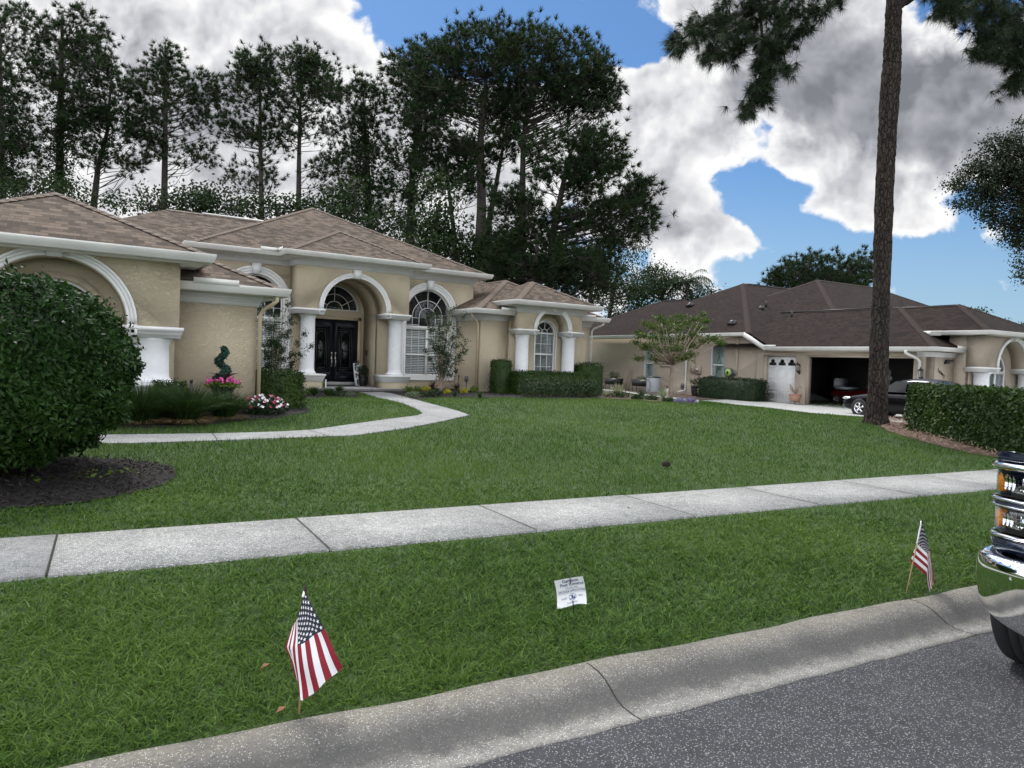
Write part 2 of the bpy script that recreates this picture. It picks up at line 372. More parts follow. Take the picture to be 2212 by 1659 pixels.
pm('flag_red', (.22, .008, .02), (.27, .012, .028), 6, .75)
pm('flag_white', (.78, .78, .80), (.84, .84, .85), 6, .75)
pm('flag_navy', (.006, .010, .022), (.012, .018, .034), 6, .75)
pm('sign_white', (.76, .77, .80), (.82, .83, .85), 3, .4)
pm('ink_blue', (.02, .05, .16), (.03, .07, .2), 9, .6)
pm('truck_navy', (.006, .010, .028), (.008, .013, .034), 3, .18, coat=1, spec=.6)
pm('car_black', (.002, .002, .003), (.004, .004, .005), 3, .16, coat=0, spec=.3)
pm('rubber', (.014, .014, .015), (.022, .022, .022), 9, .75)
pm('amber', (.45, .09, .004), (.95, .36, .015), 70, .12, .9, 60)
pm('lamp_clear', (.55, .56, .58), (.85, .86, .88), 40, .06, 1.0, 55, metal=.9)
pm('red_paint', (.075, .003, .004), (.10, .005, .005), 4, .3)
pm('green_lime', (.35, .55, .10), (.42, .62, .14), 4, .5)
pm('grey_plastic', (.12, .12, .12), (.16, .16, .16), 4, .5)
pm('blue_grey', (.42, .45, .48), (.5, .53, .56), 4, .6)
pm('wood_old', (.22, .15, .10), (.3, .2, .14), 12, .9)
pm('brown_leaf', (.12, .055, .03), (.20, .10, .055), 20, .9)
def glass_mat(name, tint=(.012, .015, .015), refl=.28):
    m = bpy.data.materials.new(name); m.use_nodes = True; nt = m.node_tree; nt.nodes.clear(); MATS[name] = m; e = X(nt)
    out = nt.nodes.new('ShaderNodeOutputMaterial')
    g = nt.nodes.new('ShaderNodeBsdfGlossy'); g.inputs['Roughness'].default_value = .02; g.inputs[0].default_value = (.9, .95, 1, 1)
    t = nt.nodes.new('ShaderNodeBsdfTransparent'); t.inputs[0].default_value = (.96, .98, .98, 1)
    fr = nt.nodes.new('ShaderNodeLayerWeight'); fr.inputs[0].default_value = .5
    mx = nt.nodes.new('ShaderNodeMixShader'); nt.links.new(e.m('ADD', e.mul(e.m('POWER', fr.outputs['Facing'], 4.0), .7), .035), mx.inputs[0])
    nt.links.new(t.outputs[0], mx.inputs[1]); nt.links.new(g.outputs[0], mx.inputs[2]); nt.links.new(mx.outputs[0], out.inputs[0])
    return m
glass_mat('glass')
pm('glass_dark', (.003, .004, .004), (.006, .007, .007), 3, .05, spec=.35)
pm('lead_grey', (.10, .11, .11), (.16, .17, .17), 9, .5)

# ------------------------------------------------------------------ geometry helpers
ZUP = np.array([0, 0, 1.])
class G:
    """collects polygons; build() links them as one mesh object"""
    def __init__(s, xf=None): s.v = []; s.f = []; s.uv = []; s.mi = []; s.xf = xf; s.m = 0; s.np = []
    def face(s, pts, uv=None):
        i = len(s.v); s.v.extend([tuple(p) for p in pts]); s.f.append(tuple(range(i, i+len(pts)))); s.uv.append(uv); s.mi.append(s.m)
    def mesh(s, vs, fs):
        i = len(s.v); s.v.extend([tuple(p) for p in vs])
        for f in fs: s.f.append(tuple(k+i for k in f)); s.uv.append(None); s.mi.append(s.m)
    def box(s, x0, x1, y0, y1, z0, z1):
        v = [(x, y, z) for z in (z0, z1) for y in (y0, y1) for x in (x0, x1)]
        s.mesh(v, [(0, 2, 3, 1), (4, 5, 7, 6), (0, 1, 5, 4), (2, 6, 7, 3), (0, 4, 6, 2), (1, 3, 7, 5)])
    def slab(s, outer, y0, y1, holes=()):
        """polygon in (x,z) extruded from y0 (front) to y1"""
        loops = [list(outer)] + [list(h) for h in holes]
        flat = [p for l in loops for p in l]
        tris = tessellate_polygon([[Vector((p[0], p[1], 0)) for p in l] for l in loops])
        n = len(flat); vs = [(p[0], y0, p[1]) for p in flat] + [(p[0], y1, p[1]) for p in flat]; fs = []
        for t in tris:
            a, b, c = [flat[k] for k in t]
            ar = (b[0]-a[0])*(c[1]-a[1]) - (b[1]-a[1])*(c[0]-a[0])
            if abs(ar) < 1e-12: continue
            t = tuple(t) if ar > 0 else tuple(t)[::-1]
            fs.append(t); fs.append(tuple(k+n for k in t[::-1]))
        o = 0
        for l in loops:
            k = len(l)
            area = sum(l[i][0]*l[(i+1) % k][1]-l[(i+1) % k][0]*l[i][1] for i in range(k))
            outerl = (l is loops[0])
            for i in range(k):
                a, b = o+i, o+(i+1) % k
                q = (a, a+n, b+n, b) if (area > 0) == outerl else (a, b, b+n, a+n)
                fs.append(q)
            o += k
        s.mesh(vs, fs)
    def cyl(s, c, r, z0, z1, n=20, r1=None):
        s.lathe([(r, z0), (r if r1 is None else r1, z1)], c, n, True)
    def lathe(s, prof, c, n=20, cap=False):
        vs = []; fs = []
        for (r, z) in prof:
            for i in range(n): a = 2*pi*i/n; vs.append((c[0]+r*cos(a), c[1]+r*sin(a), z))
        for j in range(len(prof)-1):
            for i in range(n): a = j*n+i; b = j*n+(i+1) % n; fs.append((a, b, b+n, a+n))
        if cap: fs.append(tuple(range(n))[::-1]); fs.append(tuple(range((len(prof)-1)*n, len(prof)*n)))
        s.mesh(vs, fs)
    def tube(s, path, rad, n=6, cap=True):
        P = [np.array(p, float) for p in path]; k = len(P)
        if isinstance(rad, (int, float)): rad = [rad]*k
        vs = []; fs = []; prev = None
        for i in range(k):
            t = P[min(i+1, k-1)]-P[max(i-1, 0)]; t = t/(np.linalg.norm(t)+1e-9)
            if prev is None: a = np.cross(t, [0.3, .2, 1.] if abs(t[2]) < .9 else [1., 0, 0])
            else: a = prev - t*(prev@t)
            a /= np.linalg.norm(a)+1e-9; prev = a; b = np.cross(t, a)
            for j in range(n):
                w = 2*pi*j/n; vs.append(P[i]+rad[i]*(cos(w)*a+sin(w)*b))
        for i in range(k-1):
            for j in range(n): a = i*n+j; b = i*n+(j+1) % n; fs.append((a, b, b+n, a+n))
        if cap: fs.append(tuple(range(n))[::-1]); fs.append(tuple(range((k-1)*n, k*n)))
        s.mesh(vs, fs)
    def sweep(s, path, prof, z, caps=True):
        """path: plan points, prof: (outward, dz) ; outward is to the right of travel"""
        k = len(path); P = [np.array(p[:2], float) for p in path]; rings = []
        for i in range(k):
            ns = []
            if i > 0: d = P[i]-P[i-1]; d /= np.linalg.norm(d); ns.append(np.array([d[1], -d[0]]))
            if i < k-1: d = P[i+1]-P[i]; d /= np.linalg.norm(d); ns.append(np.array([d[1], -d[0]]))
            if len(ns) == 2:
                m = ns[0]+ns[1]; m /= np.linalg.norm(m); m = m/max(.3, m@ns[0])
            else: m = ns[0]
            rings.append([(P[i][0]+m[0]*o, P[i][1]+m[1]*o, z+dz) for o, dz in prof])
        n = len(prof); vs = [p for r in rings for p in r]; fs = []
        for i in range(k-1):
            for j in range(n): a = i*n+j; b = i*n+(j+1) % n; fs.append((a, b, b+n, a+n))
        if caps: fs.append(tuple(range(n))[::-1]); fs.append(tuple(range((k-1)*n, k*n)))
        s.mesh(vs, fs)
    def sphere(s, c, r, nu=14, nv=8):
        if isinstance(r, (int, float)): r = (r, r, r)
        vs = [(c[0], c[1], c[2]-r[2])]; fs = []
        for j in range(1, nv):
            t = -pi/2+pi*j/nv
            for i in range(nu): a = 2*pi*i/nu; vs.append((c[0]+r[0]*cos(t)*cos(a), c[1]+r[1]*cos(t)*sin(a), c[2]+r[2]*sin(t)))
        vs.append((c[0], c[1], c[2]+r[2])); last = len(vs)-1
        for i in range(nu): fs.append((0, 1+(i+1) % nu, 1+i))
        for j in range(nv-2):
            for i in range(nu): a = 1+j*nu+i; b = 1+j*nu+(i+1) % nu; fs.append((a, b, b+nu, a+nu))
        o = 1+(nv-2)*nu
        for i in range(nu): fs.append((o+i, o+(i+1) % nu, last))
        s.mesh(vs, fs)
    def bulk(s, V, k):
        """V: (n*k,3) array, faces are consecutive runs of k"""
        s.np.append((np.asarray(V, float), k, s.m))
    def build(s, name, mats, parent=None, smooth=False, subsurf=0, fixn=False):
        mats = [mats] if isinstance(mats, str) else mats
        org = np.zeros(3)
        p = parent
        while p is not None: org += np.array(p.location); p = p.parent
        me = bpy.data.meshes.new(name)
        V = np.array(s.v, float).reshape(-1, 3); nl = [len(f) for f in s.f]
        loops = [np.array([k for f in s.f for k in f], np.int64)]; sizes = [np.array(nl, np.int64)]; mi = [np.array(s.mi, np.int64)]
        allV = [V]; o = len(V)
        for (A, k, m) in s.np:
            allV.append(A); nf = len(A)//k
            loops.append(np.arange(o, o+len(A))); sizes.append(np.full(nf, k)); mi.append(np.full(nf, m)); o += len(A)
        V = np.concatenate(allV)
        if s.xf is not None: V = s.xf(V)
        V = V-org; L = np.concatenate(loops); Z = np.concatenate(sizes); MI = np.concatenate(mi)
        me.vertices.add(len(V)); me.vertices.foreach_set('co', V.astype(np.float32).ravel())
        me.loops.add(len(L)); me.loops.foreach_set('vertex_index', L.astype(np.int32))
        me.polygons.add(len(Z)); st = np.concatenate([[0], np.cumsum(Z)[:-1]])
        me.polygons.foreach_set('loop_start', st.astype(np.int32)); me.polygons.foreach_set('loop_total', Z.astype(np.int32))
        me.polygons.foreach_set('material_index', MI.astype(np.int32))
        if smooth: me.polygons.foreach_set('use_smooth', np.ones(len(Z), bool))
        if any(x is not None for x in s.uv):
            ul = me.uv_layers.new(name='UVMap'); arr = np.zeros((len(L), 2), np.float32); i = 0
            for f, q in zip(s.f, s.uv):
                if q is not None: arr[i:i+len(f)] = q
                i += len(f)
            ul.data.foreach_set('uv', arr.ravel())
        me.update(calc_edges=True); me.validate(verbose=False)
        for m in mats: me.materials.append(MATS[m])
        if fixn or subsurf:
            bm = bmesh.new(); bm.from_mesh(me); bmesh.ops.remove_doubles(bm, verts=bm.verts, dist=1e-5); bmesh.ops.recalc_face_normals(bm, faces=bm.faces); bm.to_mesh(me); bm.free()
        ob = bpy.data.objects.new(name, me); COL.objects.link(ob)
        if parent is not None: ob.parent = parent
        if subsurf:
            md = ob.modifiers.new('subdivision', 'SUBSURF'); md.levels = subsurf; md.render_levels = subsurf
        return ob
def tag(o, label=None, cat=None, group=None, kind=None):
    if label: o['label'] = label
    if cat: o['category'] = cat
    if group: o['group'] = group
    if kind: o['kind'] = kind
    return o
def thing(name, label, cat, loc=(0, 0, 0), group=None):
    o = bpy.data.objects.new(name, None); COL.objects.link(o); o.location = [float(k) for k in loc]; o.empty_display_size = .2
    return tag(o, label, cat, group)
def arc(cx, cz, r, a0, a1, n=24, rz=None):
    rz = r if rz is None else rz
    return [(cx+r*cos(radians(a0+(a1-a0)*i/n)), cz+rz*sin(radians(a0+(a1-a0)*i/n))) for i in range(n+1)]
def arch_ring(g, cx, cz, r0, r1, y0, y1, a0=0, a1=180, n=28):
    g.slab(arc(cx, cz, r1, a0, a1, n)+arc(cx, cz, r0, a1, a0, n), y0, y1)
def arched(x0, x1, z0, zs, n=24):
    r = (x1-x0)/2; c = (x0+x1)/2
    return [(x0, z0), (x1, z0)]+arc(c, zs, r, 0, 180, n)
def keystone(g, cx, z0, z1, w0, w1, y0, y1):
    g.slab([(cx-w0/2, z0), (cx+w0/2, z0), (cx+w1/2, z1), (cx-w1/2, z1)], y0, y1)

# leaves and needles in bulk ----------------------------------------------------
def unit(v): return v/(np.linalg.norm(v, axis=-1, keepdims=True)+1e-9)
def rvec(n): return unit(rng.normal(size=(n, 3)))
def leaves(P, size, aspect=.5, nrm=None, jit=.8, droop=0.):
    """diamond leaves at P (n,3)"""
    n = len(P); sz = size*rng.uniform(.6, 1.3, (n, 1))
    N = rvec(n) if nrm is None else unit(nrm+rng.normal(size=(n, 3))*jit)
    T = unit(np.cross(N, rvec(n))); T[:, 2] -= droop; T = unit(T); B = unit(np.cross(N, T))
    a = P; b = P+T*sz*.5+B*sz*aspect*.5; c = P+T*sz; d = P+T*sz*.5-B*sz*aspect*.5
    return np.stack([a, b, c, d], 1).reshape(-1, 3)
def needles(P, D, k, length, width, spread=.9):
    n = len(P); P = np.repeat(P, k, 0); D = np.repeat(D, k, 0)
    d = unit(D+rng.normal(size=(n*k, 3))*spread*.6); L = length*rng.uniform(.7, 1.15, (n*k, 1))
    s = unit(np.cross(d, rvec(n*k)))*width*.5
    return np.stack([P-s, P+s, P+d*L], 1).reshape(-1, 3)
def blades(P, D, L, w, bend, seg=3):
    """curved blades: returns quads ; D initial direction, bend towards the ground"""
    n = len(P); S = unit(np.cross(D, np.array([0, 0, 1.])+rng.normal(size=(n, 3))*.3))*w
    out = []; pts = [P]; d = D.copy(); p = P.copy(); H = unit(D*np.array([1, 1, .0])+1e-4)
    for i in range(seg):
        p = p+unit(d)*L/seg; pts.append(p); d = unit(d)+bend*(H*.6+np.array([0, 0, -1.]))*(1.0/seg)
    wd = [1.0, .95, .7, .06] if seg == 3 else [1.0, .8, .06]
    for i in range(seg):
        a, b = pts[i], pts[i+1]
        out.append(np.stack([a-S*wd[i]*.5, a+S*wd[i]*.5, b+S*wd[i+1]*.5, b-S*wd[i+1]*.5], 1))
    return np.concatenate(out, 0).reshape(-1, 3) if seg else None
def shell(n, c, r, power=.35, low=-1.0):
    d = rvec(n*2); d = d[d[:, 2] > low][:n]
    rad = rng.uniform(0, 1, (len(d), 1))**power
    return np.array(c)+d*rad*np.array(r), d
def in_poly(px, py, poly):
    poly = np.asarray(poly); inside = np.zeros(len(px), bool); j = len(poly)-1
    for i in range(len(poly)):
        xi, yi = poly[i][:2]; xj, yj = poly[j][:2]
        c = ((yi > py) != (yj > py)) & (px < (xj-xi)*(py-yi)/(yj-yi+1e-12)+xi); inside ^= c; j = i
    return inside
def drape(poly, dz, step=.5, thick=0.0):
    """polygon laid on the ground; returns verts, faces"""
    poly = [np.array(p[:2], float) for p in poly]; x = [p[0] for p in poly]; y = [p[1] for p in poly]
    pts = []; k = len(poly); edges = []
    for i in range(k):
        a, b = poly[i], poly[(i+1) % k]; m = max(1, int(np.linalg.norm(b-a)/step))
        for t in range(m): pts.append(a+(b-a)*t/m)
    nb = len(pts); edges = [(i, (i+1) % nb) for i in range(nb)]
    gx, gy = np.meshgrid(np.arange(min(x), max(x), step), np.arange(min(y), max(y), step)); gx = gx.ravel(); gy = gy.ravel()
    ins = in_poly(gx, gy, np.array(pts)); pts += [np.array(p) for p in zip(gx[ins], gy[ins])]
    vs, _, fs, *_r = delaunay_2d_cdt([Vector(p) for p in pts], edges, [], 1, 1e-5)
    V = [(p.x, p.y, float(zg(p.x, p.y))+dz) for p in vs]
    F = []
    for f in fs:
        a, b, c = [vs[i] for i in f[:3]]
        F.append(tuple(f) if (b-a).cross(c-a) > 0 else tuple(f)[::-1])
    g = G(); g.mesh(V, F)
    if thick:
        n = nb
        for i in range(n):
            a = pts[i]; b = pts[(i+1) % n]; za = float(zg(*a))+dz; zb = float(zg(*b))+dz
            g.face([(a[0], a[1], za), (a[0], a[1], za-thick), (b[0], b[1], zb-thick), (b[0], b[1], zb)])
    return g
def smooth_poly(pts, it=2):
    P = [np.array(p[:2], float) for p in pts]
    for _ in range(it):
        Q = []
        for i in range(len(P)):
            a, b = P[i], P[(i+1) % len(P)]; Q += [a*.75+b*.25, a*.25+b*.75]
        P = Q
    return P
# ================================================================== SETTING
def rl(X_, q): return np.array([X_, q-.083*X_])
def structure(g, name, mats, **k): return tag(g.build(name, mats, **k), kind='structure')
# ground: one sheet to the horizon
g = G()
qs = [-900, -300, -100, -40, -15, -8.9, -8.5, -4, 0, 2.6, 3.12, 3.2] + [3.2+.43*i for i in range(1, 7)] + [5.8] + [6.2, 6.6, 7.03] + [7.03+.5*i for i in range(1, 60)] + [38, 42, 50, 60, 80, 120, 200, 400, 900]
xs = [-900, -400, -200, -100, -60, -40, -25] + list(np.arange(-15, 46, 1.0)) + [50, 60, 80, 120, 200, 400, 900]
vs = []; fs = []
for q in qs:
    for x in xs:
        z = float(zg(x, q-.083*x)) if q > -8.6 else .09
        vs.append((x, q-.083*x, z))
nx = len(xs)
for j in range(len(qs)-1):
    for i in range(nx-1): a = j*nx+i; fs.append((a, a+1, a+1+nx, a+nx))
g.mesh(vs, fs); structure(g, 'ground', 'soil_green', smooth=True)
# road
g = G(); xr = np.arange(-70, 121, 2.0); qr = [-8.2, -6, -3, 0, 2.0, 2.75]
vs = []; fs = []
for q in qr:
    for x in xr: vs.append((x, q-.083*x, .0))
n = len(xr)
for j in range(len(qr)-1):
    for i in range(n-1): a = j*n+i; fs.append((a, a+1, a+1+n, a+n))
g.mesh(vs, fs); structure(g, 'road', 'asphalt')
# kerb and gutter, both sides
CP = [(2.735, -.05), (2.735, .006), (2.80, .002), (2.88, .004), (2.93, .018), (2.985, .050), (3.04, .082), (3.10, .100), (3.17, .106), (3.215, .104), (3.225, -.05)]
def kerb(mirror, x0, x1, step):
    g = G(); X_ = np.arange(x0, x1+.01, step); n = len(X_); vs = []; fs = []
    for (q, z) in CP:
        for x in X_:
            qq = q + (.012*sin(x*3.1)+.008*sin(x*7.7) if q > 3.1 else 0) + (.006*sin(x*11)+.005*sin(x*23.) if q < 2.75 else 0)
            if mirror: qq = -5.45-qq
            vs.append((x, qq-.083*x, z))
    for j in range(len(CP)-1):
        for i in range(n-1):
            a = j*n+i; fs.append((a, a+1, a+1+n, a+n) if not mirror else (a, a+n, a+1+n, a+1))
    g.mesh(vs, fs)
    g.m = 1
    j0 = 2.47-2.83*10
    for k in range(40):
        xj = j0+2.83*k
        if not (x0 < xj < x1): continue
        P = CP[1:10]; c = -1 if mirror else 1
        for a, b in zip(P[:-1], P[1:]):
            qa, qb = (a[0], b[0]) if not mirror else (-5.45-a[0], -5.45-b[0])
            sh = .03*(a[0]-3.0)
            pts = [(xj-.004, qa, a[1]+.0015), (xj+.004, qa, a[1]+.0015), (xj+.004, qb, b[1]+.0015), (xj-.004, qb, b[1]+.0015)]
            pts = [(p[0]+.06*(p[1]-3.2)*c, p[1]-.083*p[0], p[2]) for p in pts]
            g.face(pts if not mirror else pts[::-1])
    return g
structure(kerb(False, -30, 60, .12), 'curb', ['curb_concrete', 'joint_dark'], smooth=True)
structure(kerb(True, -30, 60, 1.0), 'curb', ['curb_concrete', 'joint_dark'], smooth=True)
# sidewalk slabs
g = G()
k0 = -.06-1.95*12
for k in range(40):
    xa, xb = k0+1.95*k+.009, k0+1.95*(k+1)-.009
    g.m = 1 if k < 12 else 0
    sh = .06
    for (qa, qb) in ((5.81, 7.03),):
        c = [rl(xa, qa), rl(xb, qa), rl(xb+sh, qb), rl(xa+sh, qb)]
        t = [(p[0], p[1], .158+.002*(k % 3)) for p in c]; b = [(p[0], p[1], .09) for p in c]
        g.mesh(t+b, [(0, 1, 2, 3), (0, 4, 5, 1), (1, 5, 6, 2), (2, 6, 7, 3), (3, 7, 4, 0)])
g.m = 2
for k in range(1, 40):
    xj = k0+1.95*k; c = [rl(xj-.006, 5.815), rl(xj+.006, 5.815), rl(xj+.066, 7.025), rl(xj+.054, 7.025)]; g.face([(p[0], p[1], .1645) for p in c])
structure(g, 'sidewalk', ['sidewalk_concrete', 'path_concrete', 'joint_dark'])
PA = (300, 1500, 1.3825); PB = (1150, 1400, 2.9493); ZA = (700, 1350, 4.148); BL = (0, 1700, 1.106)
R1 = (0, 750, 1.747); R2 = (1000, 800, 2.074); R3 = (1700, 1000, 2.37); N0 = (2300, 1050, 2.458); N1 = (2300, 1250, 2.765); N2 = (2950, 1300, 2.765); N3 = (3500, 1150, 3.686); N5 = (3000, 1100, 2.0736)
gq = lambda reg, *pts: [gp(*DD(reg, *p))[:2] for p in pts]
far = gq(PA, (80, 300), (740, 292), (1100, 282), (1280, 272), (1500, 240), (1700, 212), (1860, 192), (1885, 180), (1860, 160), (1750, 118), (1640, 93), (1560, 68), (1525, 54))
near = gq(PA, (60, 347), (300, 345), (770, 330), (1300, 310), (1500, 303), (1800, 262), (2000, 222), (2140, 190), (2080, 168), (1930, 128), (1800, 92), (1720, 72), (1650, 57))
dl = (far[0]-far[2]); dl /= np.linalg.norm(dl)
PATH = [far[0]+dl*7]+far+near[::-1]+[near[0]+dl*7]
gpath = drape(PATH, .022, .35, .05)
gpath.m = 1
for pa, pb in (((740, 292), (772, 331)), ((1265, 273), (1385, 309)),):
    a = gp(*DD(PA, *pa)); b = gp(*DD(PA, *pb)); d = (b-a)[:2]; nn = np.array([d[1], -d[0]])/np.linalg.norm(d)*.007
    gpath.face([(a[0]-nn[0], a[1]-nn[1], a[2]+.024), (a[0]+nn[0], a[1]+nn[1], a[2]+.024), (b[0]+nn[0], b[1]+nn[1], b[2]+.024), (b[0]-nn[0], b[1]-nn[1], b[2]+.024)][::-1])
structure(gpath, 'path', ['path_concrete', 'joint_dark'])
BED1 = smooth_poly(gq(BL, (-500, 330), (0, 340), (180, 330), (330, 318), (470, 292), (640, 258), (760, 215), (770, 180), (740, 150), (600, 128), (370, 116), (100, 112), (-400, 118)))
structure(drape(BED1, .014), 'mulch_bed', 'mulch_black')
fr_ = gq(PA, (60, 262), (500, 255), (750, 240), (930, 215), (1100, 205), (1270, 172), (1262, 150), (1225, 120))+gq(PB, (60, 520), (200, 512), (400, 490), (600, 488), (800, 490), (745, 440), (720, 410))
BED2 = [fr_[0]+dl*5]+fr_+[(7.6, 23.5), (3.7, 23.6), (3.4, 16.5), (-8, 16.5)]
structure(drape(BED2, .012), 'mulch_bed', 'mulch_black')
fr_ = gq(PB, (930, 420), (1100, 462), (1420, 527), (1560, 505), (1700, 492), (2200, 487))+gq(R3, (350, 1347), (900, 1352), (1400, 1355), (1560, 1352), (1640, 1305), (1610, 1270))
BED3 = fr_+[(18.6, 24.5), (9.2, 24.2)]
structure(drape(BED3, .012), 'mulch_bed', 'mulch_black')
# neighbour frame ---------------------------------------------------------------
TH = radians(3.06)
def toN(P): return np.array([P[0]*cos(TH)-P[1]*sin(TH), P[0]*sin(TH)+P[1]*cos(TH), P[2]])
def xfN(V): V = np.asarray(V, float); return np.stack([V[:, 0]*cos(TH)+V[:, 1]*sin(TH), -V[:, 0]*sin(TH)+V[:, 1]*cos(TH), V[:, 2]], 1)
def xfM(V): V = np.asarray(V, float); return xfN(np.stack([V[:, 1], -V[:, 0], V[:, 2]], 1))   # x along the garage wall, y into the house
def at_xn(x, y, Xn): d = ray(x, y); dn = toN(d); return CC+d*(Xn/dn[0])
def fromN(x, y, z=0): return xfN([(x, y, z)])[0]
dr_near = gq(N2, (-60, 828), (300, 862), (650, 905), (1100, 940), (1300, 950))
a_, b_ = fromN(28.05, 26.0), fromN(28.05, 16.3)
dtop = gq(N1, (1250, 905), (1500, 912), (1800, 918))
DRIVE = [(p[0], p[1]) for p in [dtop[0]]+dr_near]+[(21.5, 12.0), (24, 8), (26, 4.9), (35, 4.1), (34, 12), tuple(fromN(29.5, 15)[:2]), tuple(b_[:2]), tuple(a_[:2])]
structure(drape(DRIVE, .02, .6), 'driveway', 'drive_concrete')
NPATH = gq(N1, (150, 778), (450, 808), (720, 848), (980, 874), (1250, 905), (1250, 935), (1000, 900), (700, 862), (440, 818), (150, 792))
structure(drape(NPATH, .03, .4), 'path', 'drive_concrete')
NB = gq(N1, (150, 772), (450, 802), (720, 842), (980, 868), (1230, 898), (1500, 905), (1860, 915))+[tuple(fromN(28, 24.9)[:2]), tuple(fromN(28, 40)[:2])]
structure(drape(NB, .012, .6), 'mulch_bed', 'mulch_brown')
NB2 = gq(N1, (150, 885), (600, 905), (1000, 932), (1240, 942), (1250, 925), (1000, 902), (700, 868), (440, 825), (180, 800))
structure(drape(NB2, .016, .4), 'mulch_bed', 'mulch_brown')
HB = smooth_poly(gq((0, 0, 1/.5486*.5486), *[(p[0]/.5486, p[1]/.5486) for p in ((1885, 905), (1905, 928), (1960, 946), (2060, 973), (2160, 991), (2290, 1010), (2330, 985), (2000, 925), (1960, 905), (1925, 898))]), 1)
structure(drape(HB, .014, .4), 'mulch_bed', 'mulch_brown')
EXCL = [PATH, BED1, BED2, BED3, DRIVE, NPATH, NB, NB2, HB, [(-4, 15), (3.6, 15), (3.6, 23.6), (13, 23.6), (13, 21), (18, 21), (18, 40), (-4, 40)]]

# ================================================================== TAN HOUSE
H = thing('house', 'tan stucco single storey house with brown shingle hip roofs, white arches and round columns', 'house', (8.3, 26, .6))
def wall(g, m='tan_stucco', par=None, **k): return g.build('wall', m, par or H, **k)
def bump_front(x0, x1, Yf, Yb, cx, r, spring, cap0, top, base, win, xf=None, m='tan_stucco', par=None, backm=None):
    """wall bay: arch cut in the front slab above the column caps, deeper wall behind"""
    g = G(xf)
    out = [(x0, cap0), (cx-r, cap0)]+arc(cx, spring, r, 180, 0, 28)+[(cx+r, cap0), (x1, cap0), (x1, top), (x0, top)]
    g.slab(out, Yf, Yb)
    wall(g, m, par)
    g = G(xf); g.slab([(x0+.002, base), (x1-.002, base), (x1-.002, top-.01), (x0+.002, top-.01)], Yb, Yb+.22, [win] if win else [])
    wall(g, m, par)
def trims(x0, x1, Yf, Yb, cx, r, spring, c0, c1, kz, kw, w=.15, xf=None, par=None, wrapL=True, wrapR=True):
    par = par or H
    g = G(xf)
    for (ra, rb, pr) in ((r-.004, r+w*.36, .035), (r+w*.36, r+w*.72, .05), (r+w*.72, r+w, .07)):
        arch_ring(g, cx, spring, ra, rb, Yf-pr, Yf+.01 if ra > r else Yf+.05)
        for sg in (-1, 1):
            xa, xb = sorted((cx+sg*ra, cx+sg*rb)); g.box(xa, xb, Yf-pr, Yf+.01, c0, spring+.001)
    g.build('arch_trim', 'trim_white', par)
    if kw:
        g = G(xf); keystone(g, cx, spring+r-.03, kz+.03, kw*.95, kw*1.4, Yf-.12, Yf+.01); g.build('keystone', 'trim_white', par)
    h = c1-c0
    for sd in (-1, 1):
        g = G(xf); xe = x0 if sd < 0 else x1
        pr = [(-.012, h*.0), (.03, 0), (.03, h*.3), (.05, h*.36), (.05, h*.62), (.075, h*.7), (.075, h), (-.012, h)]
        if sd < 0: path = [(xe, Yb), (xe, Yf), (cx-r, Yf), (cx-r, Yb)]
        else: path = [(cx+r, Yb), (cx+r, Yf), (xe, Yf), (xe, Yb)]
        g.sweep(path, pr, c0); g.build('capital_band', 'trim_white', par)
def column(cx, cy, r, z0, z1, xf=None, par=None):
    g = G(xf)
    g.lathe([(r*1.22, z0), (r*1.22, z0+.05), (r*1.12, z0+.075), (r*1.02, z0+.11), (r, z0+.2), (r*.99, (z0+z1)/2), (r*.97, z1-.14), (r*1.05, z1-.11), (r*1.05, z1-.08), (r*1.15, z1-.05), (r*1.18, z1)], (cx, cy), 32, True)
    g.build('column', 'column_white', par or H, smooth=True)
def plinth(x0, x1, y0, y1, z0, z1, xf=None, par=None, m='tan_stucco'):
    g = G(xf); g.box(x0, x1, y0, y1, z0, z1-.02); wall(g, m, par)
    g = G(xf); p = [(x0, y1), (x0, y0), (x1, y0), (x1, y1)]
    g.sweep(p, [(-.02, -.22), (.02, -.22), (.025, -.14), (.055, -.11), (.06, -.05), (.085, -.03), (.085, .02), (-.02, .02)], z1-.02)
    g.box(x0+.01, x1-.01, y0+.01, y1-.01, z1-.03, z1)
    g.build('plinth_cap', 'trim_white', par or H)

# ---- garage wing (left)
bump_front(-2.13, 1.93, 15.0, 15.6, -.1, 1.15, 2.19, 1.97, 3.42, .3, arched(-.1-.8, -.1+.8, 1.05, 2.19))
trims(-2.13, 1.93, 15.0, 15.6, -.1, 1.15, 2.19, 1.96, 2.17, 3.42, .22, w=.16)
for sg in (-1, 1):
    c = -.1+sg*1.6
    column(c, 15.35, .31, 1.09, 1.97)
plinth(1.05, 1.93, 15.0, 15.7, .3, 1.09); plinth(-2.13, -1.25, 15.0, 15.7, .3, 1.09)
g = G(); g.box(-1.25, 1.05, 15.25, 15.7, .3, 1.0); wall(g)
g = G(); g.box(1.93, 3.55, 15.8, 16.0, .3, 2.95); g.box(3.35, 3.55, 16.0, 23.65, .3, 2.95); g.box(-3.7, -2.13, 15.8, 16.0, .3, 2.95); g.box(-3.7, -3.5, 16.0, 30, .3, 2.95)
wall(g)
